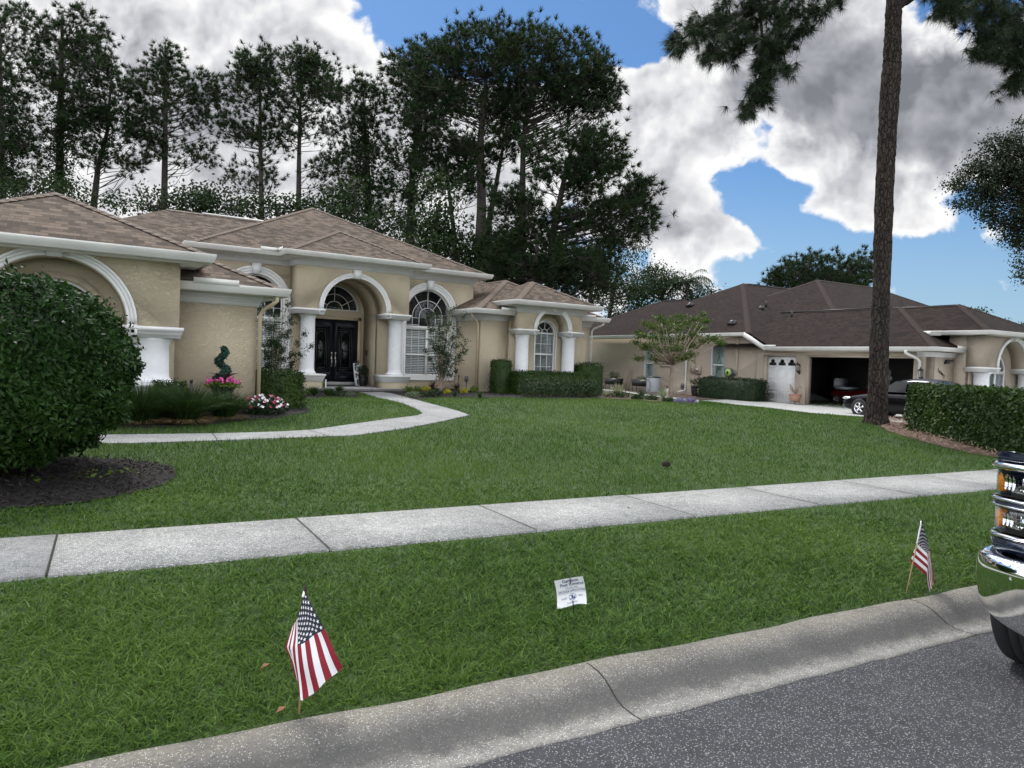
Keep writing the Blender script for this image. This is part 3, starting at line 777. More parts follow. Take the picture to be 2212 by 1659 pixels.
# ---- tower with entry
g = G()
tw = [(3.62, .35), (6.95, .35), (7.17, .35), (7.17, 3.24)]+arc(8.295, 3.24, 1.125, 180, 0, 28)[1:]+[(9.42, .35), (13.2, .35), (13.2, 4.82), (3.62, 4.82)]
RW = (10.48, 12.24, 1.09, 3.38); LW = (4.36, 6.12, 1.09, 3.38)
g.slab(tw, 23.65, 23.87, [arched(*RW), arched(*LW)]); wall(g)
g = G(); g.box(3.62, 3.8, 23.87, 34, .35, 4.82); wall(g)
g = G(); g.box(13.0, 13.2, 23.87, 34, .35, 4.82); wall(g)
g = G()   # portico slab
g.slab([(6.34, 3.08), (7.2, 3.08)]+arc(8.295, 3.24, 1.095, 180, 0, 28)+[(9.39, 3.08), (10.22, 3.08), (10.22, 4.80), (6.34, 4.80)], 22.85, 23.648); wall(g)
trims(6.34, 10.22, 22.85, 23.64, 8.295, 1.095, 3.24, 3.05, 3.23, 4.56, .2, w=.15)
for c in (6.83, 9.90): column(c, 23.25, .235, 1.12, 3.06)
plinth(6.36, 7.24, 22.85, 23.64, .4, 1.12); plinth(9.36, 10.25, 22.85, 23.64, .4, 1.12)
# recess: side walls, barrel vault, back wall
g = G(); g.box(6.98, 7.17, 23.87, 25.05, .5, 3.3); g.box(9.42, 9.61, 23.87, 25.05, .5, 3.3)
arch_ring(g, 8.295, 3.24, 1.125, 1.3, 23.87, 25.05); wall(g)
g = G(); g.slab([(6.98, .5), (9.61, .5), (9.61, 4.6), (6.98, 4.6)], 25.05, 25.25, [arched(7.40, 9.19, 3.36, 3.361), [(7.36, .79), (9.23, .79), (9.23, 3.09), (7.36, 3.09)]]); wall(g)
g = G(); g.box(6.36, 10.22, 22.55, 25.3, .50, .67); g.build('porch_floor', 'drive_concrete', H)
g = G(); p = [(6.3, 23.6), (6.3, 22.5), (10.3, 22.5), (10.3, 23.6)]
for i in range(54):
    x = 6.32+i*.0745; g.box(x, x+.068, 22.47, 22.56, .58, .672)
g.build('porch_edge', 'brick_grey', H)
g = G(); g.box(6.3, 10.3, 22.49, 22.55, .4, .66); g.build('porch_edge', 'joint_dark', H)
g = G(); g.box(7.2, 9.4, 24.85, 25.2, .67, .79); g.build('threshold', 'drive_concrete', H)
# ---- doors
g = G(); g.box(7.28, 7.39, 24.98, 25.12, .79, 3.14); g.box(9.19, 9.30, 24.98, 25.12, .79, 3.14); g.box(7.28, 9.30, 24.98, 25.12, 3.03, 3.14); g.build('door_frame', 'cream_metal', H)
for k, (xa, xb) in enumerate(((7.39, 8.283), (8.297, 9.19))):
    g = G(); xm = (xa+xb)/2; gw = .26
    g.slab([(xa, .79), (xb, .79), (xb, 3.03), (xa, 3.03)], 25.02, 25.08, [[(xm-gw, 1.2), (xm+gw, 1.2), (xm+gw, 2.72), (xm-gw, 2.72)]])
    for a, b in ((xm-gw-.05, xm-gw), (xm+gw, xm+gw+.05)): g.box(a, b, 24.995, 25.02, 1.15, 2.77)
    for a, b in ((1.15, 1.2), (2.72, 2.77)): g.box(xm-gw-.05, xm+gw+.05, 24.995, 25.02, a, b)
    g.box(xm-.3, xm+.3, 25.0, 25.02, .86, 1.04)
    door = g.build('door', 'door_black', H)
    g = G(); g.box(xm-gw, xm+gw, 25.045, 25.055, 1.2, 2.72); g.build('glass_panel', 'glass_dark', door)
    g = G()
    for t in (.0, .06): 
        for sx in (-1, 1): g.box(xm+sx*(gw-.04-t)-.004, xm+sx*(gw-.04-t)+.004, 25.035, 25.045, 1.24+t, 2.68-t)
        for z in (1.24+t, 2.68-t): g.box(xm-gw+.04+t, xm+gw-.04-t, 25.035, 25.045, z-.004, z+.004)
    arch_ring(g, xm, 2.42, .15, .158, 25.035, 25.045)
    for a in range(0, 360, 30): g.tube([(xm+.03*cos(radians(a)), 25.04, 1.9+.06*sin(radians(a))), (xm+.11*cos(radians(a)), 25.04, 1.9+.30*sin(radians(a+15)))], [.012, .004], 5)
    g.build('leading', 'lead_grey', door)
    g = G(); hx = 8.29+(-.07 if k == 0 else .07)
    g.tube([(hx, 24.97, 1.62), (hx, 24.93, 1.56), (hx, 24.93, 1.40), (hx, 24.97, 1.34)], .012, 8); g.sphere((hx, 24.985, 1.82), (.032, .03, .045)); g.sphere((hx, 24.985, 1.68), (.028, .02, .028)); g.sphere((hx, 24.985, 1.62), (.03, .015, .05)); g.sphere((hx, 24.985, 1.36), (.024, .015, .04)); g.box(hx-.016, hx+.016, 24.982, 24.996, 1.33, 1.85)
    g.build('handle', 'steel', door)
# doorbell
g = G(); g.box(9.385, 9.42, 24.6, 24.68, 1.78, 1.98); g.build('doorbell', 'black_plastic', H)

# ---- windows
def big_window(cx, blinds=True):
    x0, x1, z0, zs = cx-.88, cx+.88, 1.09, 3.38; r = .88
    g = G(); w = .25
    outer = [(x0-w, z0-.14), (x1+w, z0-.14)]+arc(cx, zs, r+w, 0, 180, 28)
    inner = [(x0-.002, z0+.0), (x1+.002, z0+.0)]+arc(cx, zs, r+.002, 0, 180, 28)
    for (wa, wb, pr) in ((0, .09, .03), (.09, .17, .05), (.17, .25, .075)):
        o = [(x0-wb, z0-wb*.6), (x1+wb, z0-wb*.6)]+arc(cx, zs, r+wb, 0, 180, 28)
        i_ = [(x0-wa, z0-wa*.6), (x1+wa, z0-wa*.6)]+arc(cx, zs, r+wa, 0, 180, 28)
        g.slab(o, 23.65-pr, 23.66, [i_])
    W_ = g.build('window_surround', 'trim_white', H)
    g = G(); keystone(g, cx, zs+r-.01, zs+r+w+.07, .19, .28, 23.50, 23.66); g.build('keystone', 'trim_white', H)
    g = G(); fr = .045; y0, y1 = 23.72, 23.78
    g.slab(arched(x0, x1, z0, zs), y0, y1, [[(x0+fr, z0+fr), (x1-fr, z0+fr)]+arc(cx, zs, r-fr, 0, 180, 24)])
    g.box(x0+fr, x1-fr, y0-.01, y1-.001, 2.83, 2.92)
    g.box(cx-.045, cx+.045, y0-.008, y1-.002, z0+fr, 2.83)
    for a, b in ((x0+fr, cx-.045), (cx+.045, x1-fr)):
        g.box(a, b, y0+.004, y1-.006, 1.84, 1.90)
        g.box(a, b, y0+.01, y1-.004, 2.79, 2.83); g.box(a, b, y0+.01, y1-.004, z0+fr, z0+fr+.03)
    fw = g.build('window', 'trim_white', H)
    g = G(); g.slab(arched(x0+.01, x1-.01, z0+.01, zs), 23.757, 23.763); g.build('pane', 'glass', fw)
    # muntins
    g = G(); t = .0085; ya, yb = 23.742, 23.756
    def bar(xa, za, xb, zb):
        d = np.array([xb-xa, zb-za]); L = np.linalg.norm(d); n = np.array([-d[1], d[0]])/L*t
        g.slab([(xa-n[0], za-n[1]), (xb-n[0], zb-n[1]), (xb+n[0], zb+n[1]), (xa+n[0], za+n[1])], ya, yb)
    r1, r2 = .33, .60; R = r-fr
    for rr in (r1, r2): arch_ring(g, cx, zs-.12, rr-t, rr+t, ya, yb, 0, 180, 24)
    for rr in (r1, r2):
        for sx in (-1, 1): bar(cx+sx*rr, 2.92, cx+sx*rr, zs-.12)
    bar(cx, zs-.12+r1, cx, zs+R)
    for a in (50, 130): 
        bar(cx+r1*cos(radians(a)), zs-.12+r1*sin(radians(a)), cx+R*cos(radians(a))*.99, zs-.0+R*sin(radians(a))*.97)
    for z in (zs-.17, zs-.42):
        for sx in (-1, 1): bar(cx+sx*r1, z, cx+sx*R, z)
    for half in (-1, 1):
        m = cx+half*.46
        for q in (-.14, .14): bar(m+q, z0+.05, m+q, 2.8)
        for z in (1.47, 2.2, 2.5): bar(m-.41, z, m+.41, z)
    g.build('muntin', 'trim_white', fw)
    # blinds and room behind
    g = G()
    for half in (-1, 1):
        m = cx+half*.43; z = z0+.06
        while z < 2.8:
            g.face([(m-.42, 23.80, z), (m+.42, 23.80, z), (m+.42, 23.83, z+.040), (m-.42, 23.83, z+.040)]); z += .062
    g.build('blinds', 'blind_white', fw)
    g = G(); g.box(x0-.3, x1+.3, 24.9, 25.0, .5, 4.6); g.box(x0-.35, x0-.3, 23.9, 24.9, .5, 4.6); g.box(x1+.3, x1+.35, 23.9, 24.9, .5, 4.6); g.box(x0-.3, x1+.3, 23.9, 24.9, 4.55, 4.6); g.build('room', 'interior_dark', fw)
big_window(11.36); big_window(5.24)
# transom over the doors
g = G(); tcx, tzs, tr = 8.295, 3.361, .895
g.slab(arc(tcx, tzs, tr, 0, 180, 24), 25.02, 25.10, [[(p[0], p[1]) for p in [(tcx-tr+.05, tzs+.04), (tcx+tr-.05, tzs+.04)]+arc(tcx, tzs+.005, tr-.05, 4, 176, 24)]])
fw = g.build('window', 'trim_white', H)
g = G(); g.slab(arc(tcx, tzs, tr-.01, 0, 180, 24), 25.06, 25.065); g.build('pane', 'glass', fw)
g = G()
for rr in (.3, .56): arch_ring(g, tcx, tzs+.02, rr-.01, rr+.01, 25.04, 25.058)
for a in (30, 90, 150):
    d = np.array([cos(radians(a)), sin(radians(a))]); n = np.array([-d[1], d[0]])*.01
    p0, p1 = d*.3, d*(tr-.04); g.slab([(tcx+p0[0]-n[0], tzs+.02+p0[1]-n[1]), (tcx+p1[0]-n[0], tzs+.02+p1[1]-n[1]), (tcx+p1[0]+n[0], tzs+.02+p1[1]+n[1]), (tcx+p0[0]+n[0], tzs+.02+p0[1]+n[1])], 25.038, 25.056)
g.build('muntin', 'trim_white', fw)
g = G(); g.box(7.2, 9.5, 26.3, 26.4, .5, 4.6); g.box(7.1, 7.2, 25.25, 26.3, .5, 4.6); g.box(9.5, 9.6, 25.25, 26.3, .5, 4.6); g.box(7.1, 9.6, 25.25, 26.3, 4.5, 4.6); g.build('room', 'interior_dark', fw)
# ---- right wing
WX = (14.72, 15.64)
bump_front(13.64, 16.38, 21.0, 21.6, 15.06, .70, 2.93, 2.74, 3.72, .4, arched(WX[0], WX[1], 1.15, 2.82))
trims(13.64, 16.38, 21.0, 21.6, 15.06, .70, 2.93, 2.73, 2.91, 3.72, .17, w=.14)
for c in (13.95, 16.02): column(c, 21.30, .24, 1.12, 2.74)
plinth(13.62, 14.3, 21.0, 21.6, .4, 1.12); plinth(15.72, 16.40, 21.0, 21.6, .4, 1.12)
g = G(); g.box(12.53, 13.7, 21.8, 22.0, .35, 3.38); g.box(16.3, 17.4, 21.8, 22.0, .35, 3.38); g.box(12.53, 12.73, 22.0, 30, .35, 3.38); g.box(17.2, 17.4, 22.0, 30, .35, 3.38); wall(g)
g = G(); x0, x1 = WX; r = (x1-x0)/2; cx = (x0+x1)/2; zs = 2.82; z0 = 1.15
for (wa, wb, pr) in ((0, .05, .02),):
    g.slab([(x0-wb, z0-wb), (x1+wb, z0-wb)]+arc(cx, zs, r+wb, 0, 180, 24), 21.6-pr, 21.61, [[(x0, z0), (x1, z0)]+arc(cx, zs, r, 0, 180, 24)])
g.slab(arched(x0, x1, z0, zs), 21.66, 21.72, [[(x0+.04, z0+.04), (x1-.04, z0+.04)]+arc(cx, zs, r-.04, 0, 180, 20)])
g.box(x0+.04, x1-.04, 21.65, 21.715, 2.80, 2.86); g.box(x0+.04, x1-.04, 21.655, 21.714, 2.02, 2.09)
fw = g.build('window', 'trim_white', H)
g = G(); g.slab(arched(x0+.01, x1-.01, z0+.01, zs), 21.69, 21.695); g.build('pane', 'glass', fw)
g = G()
for k in (1, 2):
    x = x0+.04+(x1-x0-.08)*k/3
    for a, b in ((z0+.04, 2.02), (2.09, 2.80)): g.box(x-.009, x+.009, 21.675, 21.689, a, b)
for z in (1.6, 2.44): g.box(x0+.04, x1-.04, 21.674, 21.688, z-.009, z+.009)
arch_ring(g, cx, 2.86, .12, .14, 21.675, 21.689, 0, 180, 14)
for a in (40, 90, 140):
    d = np.array([cos(radians(a)), sin(radians(a))]); n = np.array([-d[1], d[0]])*.008; p0, p1 = d*.13, d*(r-.06)
    g.slab([(cx+p0[0]-n[0], 2.86+p0[1]-n[1]), (cx+p1[0]-n[0], 2.86+p1[1]-n[1]), (cx+p1[0]+n[0], 2.86+p1[1]+n[1]), (cx+p0[0]+n[0], 2.86+p0[1]+n[1])], 21.673, 21.687)
g.build('muntin', 'trim_white', fw)
g = G(); z = z0+.05
while z < 2.8: g.face([(x0+.05, 21.76, z), (x1-.05, 21.76, z), (x1-.05, 21.80, z+.04), (x0+.05, 21.80, z+.04)]); z += .05
g.build('blinds', 'blind_grey', fw)
g = G(); g.box(x0-.3, x1+.3, 22.4, 22.5, .5, 3.6); g.box(x0-.3, x0-.2, 21.85, 22.4, .5, 3.6); g.box(x1+.2, x1+.3, 21.85, 22.4, .5, 3.6); g.box(x0-.3, x1+.3, 21.85, 22.4, 3.5, 3.6); g.build('room', 'interior_dark', fw)
# garage-wing arched window
g = G(); cx = -.1; r = .8; zs = 2.19; z0 = 1.05
g.slab([(cx-r-.12, z0-.05), (cx+r+.12, z0-.05)]+arc(cx, zs, r+.12, 0, 180, 24), 15.57, 15.61, [[(cx-r, z0), (cx+r, z0)]+arc(cx, zs, r, 0, 180, 24)]); g.build('window_surround', 'tan_stucco', H); g = G()
g.slab(arched(cx-r, cx+r, z0, zs), 15.68, 15.72, [[(cx-r+.05, z0+.05), (cx+r-.05, z0+.05)]+arc(cx, zs, r-.05, 0, 180, 20)])
g.box(cx-r, cx+r, 15.675, 15.72, 2.15, 2.22); fw = g.build('window', 'trim_white', H)
g = G(); g.slab(arched(cx-r+.01, cx+r-.01, z0+.01, zs), 15.70, 15.705); g.build('pane', 'glass', fw)
g = G(); g.box(cx-1, cx+1, 16.4, 16.5, .5, 3.2); g.box(cx-1, cx-.9, 15.95, 16.4, .5, 3.2); g.box(cx+.9, cx+1, 15.95, 16.4, .5, 3.2); g.box(cx-1, cx+1, 15.95, 16.4, 3.1, 3.2); g.build('room', 'interior_dark', fw)

# ---- roofs
def hip_faces(x0, x1, y0, y1, z, s):
    if (x1-x0) <= (y1-y0): r = (x1-x0)/2; a = ((x0+x1)/2, y0+r); b = ((x0+x1)/2, y1-r)
    else: r = (y1-y0)/2; a = (x0+r, (y0+y1)/2); b = (x1-r, (y0+y1)/2)
    h = z+s*r; k = sqrt(1+s*s)
    A = (*a, h); B = (*b, h); c = [(x0, y0, z), (x1, y0, z), (x1, y1, z), (x0, y1, z)]
    if (x1-x0) <= (y1-y0): F = [[c[0], c[1], A], [c[1], c[2], B, A], [c[2], c[3], B], [c[3], c[0], A, B]]
    else: F = [[c[0], c[1], B, A], [c[1], c[2], B], [c[2], c[3], A, B], [c[3], c[0], A]]
    D_ = [(lambda p: (p[0], (p[1]-y0)*k)), (lambda p: (p[1], (x1-p[0])*k)), (lambda p: (-p[0], (y1-p[1])*k)), (lambda p: (-p[1], (p[0]-x0)*k))]
    return [(f, [d(p) for p in f]) for f, d in zip(F, D_)], [(c[0], A), (c[1], A if (x1-x0) <= (y1-y0) else B), (c[2], B), (c[3], B if (x1-x0) <= (y1-y0) else A), (A, B)]
def clip(f, uv, n, d):
    """keep the part with n.p >= d"""
    o = []; ou = []; k = len(f)
    for i in range(k):
        a, b = np.array(f[i], float), np.array(f[(i+1) % k], float); ua, ub = np.array(uv[i]), np.array(uv[(i+1) % k])
        da, db = a@n-d, b@n-d
        if da >= 0: o.append(a); ou.append(ua)
        if da*db < 0: t = da/(da-db); o.append(a+(b-a)*t); ou.append(ua+(ub-ua)*t)
    return o, ou
def roof(par, mat, ridgemat, x0, x1, y0, y1, z, s=.5, clips=(), xf=None, caps=(0, 1, 2, 3, 4), soff=True, capw=.13, thick=.05):
    F, E = hip_faces(x0, x1, y0, y1, z, s)
    g = G(xf)
    for f, uv in F:
        for n, d in clips:
            f, uv = clip(f, uv, np.array(n, float), d)
            if len(f) < 3: break
        if len(f) >= 3: g.face(f, uv)
    ob = g.build('roof', mat, par)
    g = G(xf); any_ = False
    for i in caps:
        a, b = [np.array(p, float) for p in E[i]]
        ok = True
        for n, d in clips:
            n = np.array(n, float); da, db = a@n-d, b@n-d
            if da < 0 and db < 0: ok = False; break
            if da < 0: a = a+(b-a)*(da/(da-db))
            elif db < 0: b = b+(a-b)*(db/(db-da))
        if not ok: continue
        L = np.linalg.norm(b-a)
        if L < .2: continue
        t = (b-a)/L; sd = np.cross(t, ZUP); sd /= np.linalg.norm(sd); m = max(1, int(L/.2)); any_ = True
        drop = s*capw*(1.0 if i == 4 else .707)
        for k in range(m):
            p = a+(b-a)*k/m; q = a+(b-a)*min(1, (k+1.12)/m); lo = .014; hi = .030
            g.mesh([p+sd*capw+ZUP*(hi-drop), p+ZUP*hi, p-sd*capw+ZUP*(hi-drop), q+sd*capw+ZUP*(lo-drop), q+ZUP*lo, q-sd*capw+ZUP*(lo-drop),
                    p+sd*capw+ZUP*(-.01-drop), p-sd*capw+ZUP*(-.01-drop)],
                   [(0, 3, 4, 1), (1, 4, 5, 2), (0, 1, 2, 7, 6)])
    if any_: g.build('ridge_cap', ridgemat, ob)
    if soff:
        g = G(xf); g.box(x0+.02, x1-.02, y0+.02, y1-.02, z-.16, z-.145); g.build('soffit', 'soffit', ob)
    return ob
GUT = [(-.02, -.155), (.075, -.155), (.095, -.135), (.10, -.10), (.125, -.06), (.13, -.015), (.135, .012), (.11, .012), (.105, -.005), (0, -.03), (-.02, -.03)]
def gutter(par, path, z, xf=None, m='gutter_white'):
    g = G(xf); g.sweep(path, GUT, z); g.build('gutter', m, par)
def cornice(par, path, z, xf=None, h=.22, m='trim_white'):
    g = G(xf); g.sweep(path, [(-.01, -h), (.02, -h), (.025, -h*.84), (.045, -h*.80), (.05, -h*.55), (.065, -h*.52), (.075, -h*.3), (.10, -h*.25), (.105, -h*.06), (.125, 0), (-.01, 0)], z); g.build('cornice', m, par)
TS, RT = 'brown_shingle', 'ridge_tan'
roof(H, TS, RT, -2.55, 2.35, 14.55, 19.5, 3.56, caps=(0, 1, 4))
gutter(H, [(-2.55, 16.2), (-2.55, 14.55), (2.35, 14.55), (2.35, 16.25)], 3.56)
roof(H, TS, RT, -4.15, 3.98, 15.35, 31, 3.09, caps=(0, 1, 4), clips=(((0, 1, 0), 15.80),), soff=False)
roof(H, TS, RT, -4.15, 3.98, 15.35, 31, 3.09, caps=(1,), clips=(((0, -1, 0), -15.80), ((1, 0, 0), 1.94)), soff=False)
roof(H, TS, RT, -4.15, 3.98, 15.35, 31, 3.09, caps=(0,), clips=(((0, -1, 0), -15.80), ((-1, 0, 0), 2.14)), soff=False)
g = G(); g.box(1.94, 3.96, 15.37, 15.84, 2.93, 2.945); g.build('soffit', 'soffit', H)
g = G(); g.box(3.5, 3.96, 15.84, 23.6, 2.93, 2.945); g.build('soffit', 'soffit', H)
g = G(); g.box(-4.1, -2.14, 15.37, 15.84, 2.93, 2.945); g.build('soffit', 'soffit', H)
gutter(H, [(-4.15, 15.35), (-2.1, 15.35)], 3.09); gutter(H, [(1.9, 15.35), (3.98, 15.35), (3.98, 23.6)], 3.09)
g = G(); g.box(2.20, 3.05, 15.20, 15.225, 3.08, 3.19); g.build('splash_guard', 'gutter_white', H)
cornice(H, [(1.94, 15.8), (3.55, 15.8), (3.55, 23.6)], 2.94)
roof(H, TS, RT, 3.2, 13.6, 23.2, 35, 4.97, caps=(0, 1, 4))
roof(H, TS, RT, 5.92, 10.64, 22.40, 29, 4.972, caps=(0, 1, 4))
gutter(H, [(3.2, 30), (3.2, 23.2), (5.92, 23.2), (5.92, 22.4), (10.64, 22.4), (10.64, 23.2), (13.6, 23.2), (13.6, 30)], 4.97)
g = G(); g.box(5.25, 5.80, 23.06, 23.085, 4.95, 5.07); g.box(5.78, 5.80, 22.6, 23.06, 4.95, 5.07); g.build('splash_guard', 'gutter_white', H)
cornice(H, [(3.62, 30), (3.62, 23.65), (6.34, 23.65), (6.34, 22.85), (10.22, 22.85), (10.22, 23.65), (13.2, 23.65), (13.2, 30)], 4.815)
roof(H, TS, RT, -4.15, 16.0, 20.85, 35.4, 3.07, clips=(((0, 1, 0), 24.0), ((-1, 0, 0), -9.5)), soff=False, caps=(3, 4))
roof(H, TS, RT, -4.15, 16.0, 20.85, 35.4, 3.07, clips=(((-1, 0, 0), -3.7), ((0, -1, 0), -24.0)), soff=False, caps=(0,))
g = G(); g.tube([(4.3, 28.1, 6.74), (9.2, 28.1, 6.74)], .03, 6); g.build('ridge_rail', 'gutter_white', H)
roof(H, TS, RT, 13.22, 16.82, 20.55, 24.5, 3.87, caps=(0, 1, 4))
gutter(H, [(13.22, 22.0), (13.22, 20.55), (16.82, 20.55), (16.82, 22.0)], 3.87)
cornice(H, [(13.64, 21.8), (13.64, 21.0), (16.38, 21.0), (16.38, 21.8)], 3.715, h=.22)
roof(H, TS, RT, 12.1, 17.85, 21.35, 33, 3.53, caps=(0, 1, 4), clips=(((0, 1, 0), 21.81),), soff=False)
roof(H, TS, RT, 12.1, 17.85, 21.35, 33, 3.53, caps=(0,), clips=(((0, -1, 0), -21.81), ((-1, 0, 0), -13.64)), soff=False)
roof(H, TS, RT, 12.1, 17.85, 21.35, 33, 3.53, caps=(1,), clips=(((0, -1, 0), -21.81), ((1, 0, 0), 16.38)), soff=False)
for bx in ((12.12, 13.63, 21.37, 21.84), (16.39, 17.83, 21.37, 21.84), (12.12, 12.6, 21.84, 30), (17.3, 17.83, 21.84, 30)):
    g = G(); g.box(*bx, 3.37, 3.385); g.build('soffit', 'soffit', H)
gutter(H, [(12.1, 23.5), (12.1, 21.35), (13.6, 21.35)], 3.53); gutter(H, [(16.4, 21.35), (17.85, 21.35), (17.85, 30)], 3.53)
for bx in ((13.0, 13.62, 21.20, 21.225, 3.52, 3.63), (16.5, 17.2, 21.20, 21.225, 3.52, 3.62), (11.96, 11.985, 23.0, 23.45, 3.52, 3.66)):
    g = G(); g.box(*bx); g.build('splash_guard', 'gutter_white', H)
cornice(H, [(12.53, 23.6), (12.53, 21.8), (13.64, 21.8)], 3.375, h=.2); cornice(H, [(16.38, 21.8), (17.4, 21.8), (17.4, 28)], 3.375, h=.2)
roof(H, TS, RT, 8.0, 17.80, 22.7, 29.4, 3.5, clips=(((1, 0, 0), 13.3), ((0, 1, 0), 23.7)), soff=False, caps=(1, 2, 4))
# downspouts
def downspout(par, p_top, p_wall, zt, zw, zb, m='cream_metal', xf=None, r=.042, foot=None):
    g = G(xf); path = [(*p_top, zt), (*p_top, zt-.10)]
    for t in (.2, .5, .8): path.append((p_top[0]+(p_wall[0]-p_top[0])*t, p_top[1]+(p_wall[1]-p_top[1])*t, zt-.12+(zw-zt+.12)*t))
    path += [(*p_wall, zw-.08), (*p_wall, zb)]
    if foot: path += [(p_wall[0]+foot[0]*.4, p_wall[1]+foot[1]*.4, zb-.05), (p_wall[0]+foot[0], p_wall[1]+foot[1], zb-.1)]
    g.tube(path, r, 8); g.build('downspout', m, par)
downspout(H, (3.85, 15.35), (3.60, 15.74), 2.95, 2.62, .5)
downspout(H, (12.10, 21.70), (12.46, 21.9), 3.40, 3.05, .6)
downspout(H, (17.7, 21.35), (17.46, 21.74), 3.40, 3.1, .6, 'gutter_white')
# outlet box by the right wing, low
g = G(); g.box(12.43, 12.52, 22.6, 22.72, .98, 1.16); g.tube([(12.48, 22.66, .98), (12.48, 22.66, .62)], .02, 6); g.build('outlet_box', 'grey_plastic', H)
# ================================================================== NEIGHBOUR'S HOUSE
NH = thing('house', 'beige stucco neighbouring house with dark brown shingle roof and open garage', 'house', fromN(32, 24, .24))
NZ = .24
def nwall(g): return g.build('wall', 'beige_stucco', NH)
# garage wall in the M frame: x = -yn, y = xn
g = G(xfM)
g.slab([(-42, -.1), (-16.2, -.1), (-16.2, 2.72), (-24.3, 2.72), (-25.35, 3.42), (-42, 3.42)], 28.0, 28.22,
       [[(-24.43, .23), (-22.55, .23), (-22.55, 2.5), (-24.43, 2.5)], [(-21.88, .23), (-16.86, .23), (-16.86, 2.5), (-21.88, 2.5)],
        [(-33.55, 1.05), (-32.60, 1.05), (-32.60, 2.93), (-33.55, 2.93)], [(-31.86, 1.85), (-31.15, 1.85), (-31.15, 2.5), (-31.86, 2.5)], [(-28.02, 1.05), (-27.04, 1.05), (-27.04, 2.95), (-28.02, 2.95)]])
nwall(g)
g = G(xfN); g.box(28.2, 46, 42, 42.2, -.1, 3.4); g.box(45.8, 46, 20, 42, -.1, 3.4); nwall(g)
g = G(xfM); g.box(-26.22, -26.04, 27.93, 28.0, .2, 3.4); nwall(g)     # pilaster strip
# stepped street side
g = G(xfN); g.box(28.0, 29.56, 16.2, 16.42, -.1, 2.72); g.box(29.56, 29.78, 15.75, 16.42, -.1, 3.42); nwall(g)
bump_front(29.56, 34.22, 15.15, 15.75, 31.89, 1.12, 2.18, 2.0, 3.42, -.1, arched(31.89-.75, 31.89+.75, .8, 2.0), xfN, 'beige_stucco', NH)
trims(29.56, 34.22, 15.15, 15.75, 31.89, 1.12, 2.18, 1.98, 2.18, 3.42, .2, w=.15, xf=xfN, par=NH)
for c in (30.18, 33.6): column(c, 15.45, .28, 1.0, 1.98, xfN, NH)
plinth(29.58, 30.75, 15.15, 15.75, -.1, 1.0, xfN, NH, 'beige_stucco'); plinth(33.03, 34.2, 15.15, 15.75, -.1, 1.0, xfN, NH, 'beige_stucco')
g = G(xfN); cx = 31.89
g.slab(arched(cx-.75, cx+.75, .8, 2.0), 15.80, 15.86, [[(cx-.69, .86), (cx+.69, .86)]+arc(cx, 2.0, .69, 0, 180, 20)])
g.box(cx-.69, cx+.69, 15.79, 15.855, 1.93, 2.05); g.box(cx-.05, cx+.05, 15.792, 15.853, .86, 1.93)
arch_ring(g, cx, 2.05, .36, .375, 15.81, 15.83); g.box(cx-.01, cx+.01, 15.808, 15.832, 2.04, 2.66); nw = g.build('window', 'trim_white', NH)
g = G(xfN); g.slab(arched(cx-.74, cx+.74, .81, 2.0), 15.835, 15.84); g.build('pane', 'glass', nw)
g = G(xfN); g.box(cx-.7, cx+.7, 16.1, 16.15, .6, 2.9); g.build('curtain', 'curtain_green', nw)
g = G(xfN)
for i in range(40): a = 2*pi*i/40; g.sphere((cx-.35+.19*cos(a)+rng.normal()*.02, 15.76+rng.normal()*.02, 2.25+.19*sin(a)+rng.normal()*.02), .045, 6, 4); g.m = int(rng.integers(0, 2))
tag(g.build('wreath', ['petal_white', 'red_leaf']), 'white and dark red wreath hung on the arched window of the beige house', 'wreath')
# windows on the side wall
def nwin(a0, a1, z0, z1, curtain):
    g = G(xfM); f = .055
    g.slab([(a0, z0), (a1, z0), (a1, z1), (a0, z1)], 28.06, 28.12, [[(a0+f, z0+f), (a1-f, z0+f), (a1-f, z1-f), (a0+f, z1-f)]])
    zm = z0+(z1-z0)*.47; g.box(a0+f, a1-f, 28.055, 28.119, zm-.03, zm+.03)
    w = g.build('window', 'trim_white', NH)
    g = G(xfM); g.box(a0+f, a1-f, 28.09, 28.095, z0+f, z1-f); g.build('pane', 'glass', w)
    g = G(xfM); n = 16; 
    for i in range(n):
        xa, xb = a0-.05+(a1-a0+.1)*i/n, a0-.05+(a1-a0+.1)*(i+1)/n; ya, yb = 28.26+.03*(i % 2), 28.26+.03*((i+1) % 2)
        g.face([(xa, ya, z0-.1), (xb, yb, z0-.1), (xb, yb, z1+.1), (xa, ya, z1+.1)])
    g.build('curtain', curtain, w)
nwin(-33.55, -32.60, 1.05, 2.93, 'curtain_green'); nwin(-31.86, -31.15, 1.85, 2.5, 'interior_dark'); nwin(-28.02, -27.04, 1.05, 2.95, 'curtain_green')
g = G(xfM); g.box(-31.95, -31.05, 27.93, 28.0, 1.76, 1.85); g.box(-33.65, -32.5, 27.95, 28.0, .98, 1.05); g.build('sill', 'beige_stucco', NH)
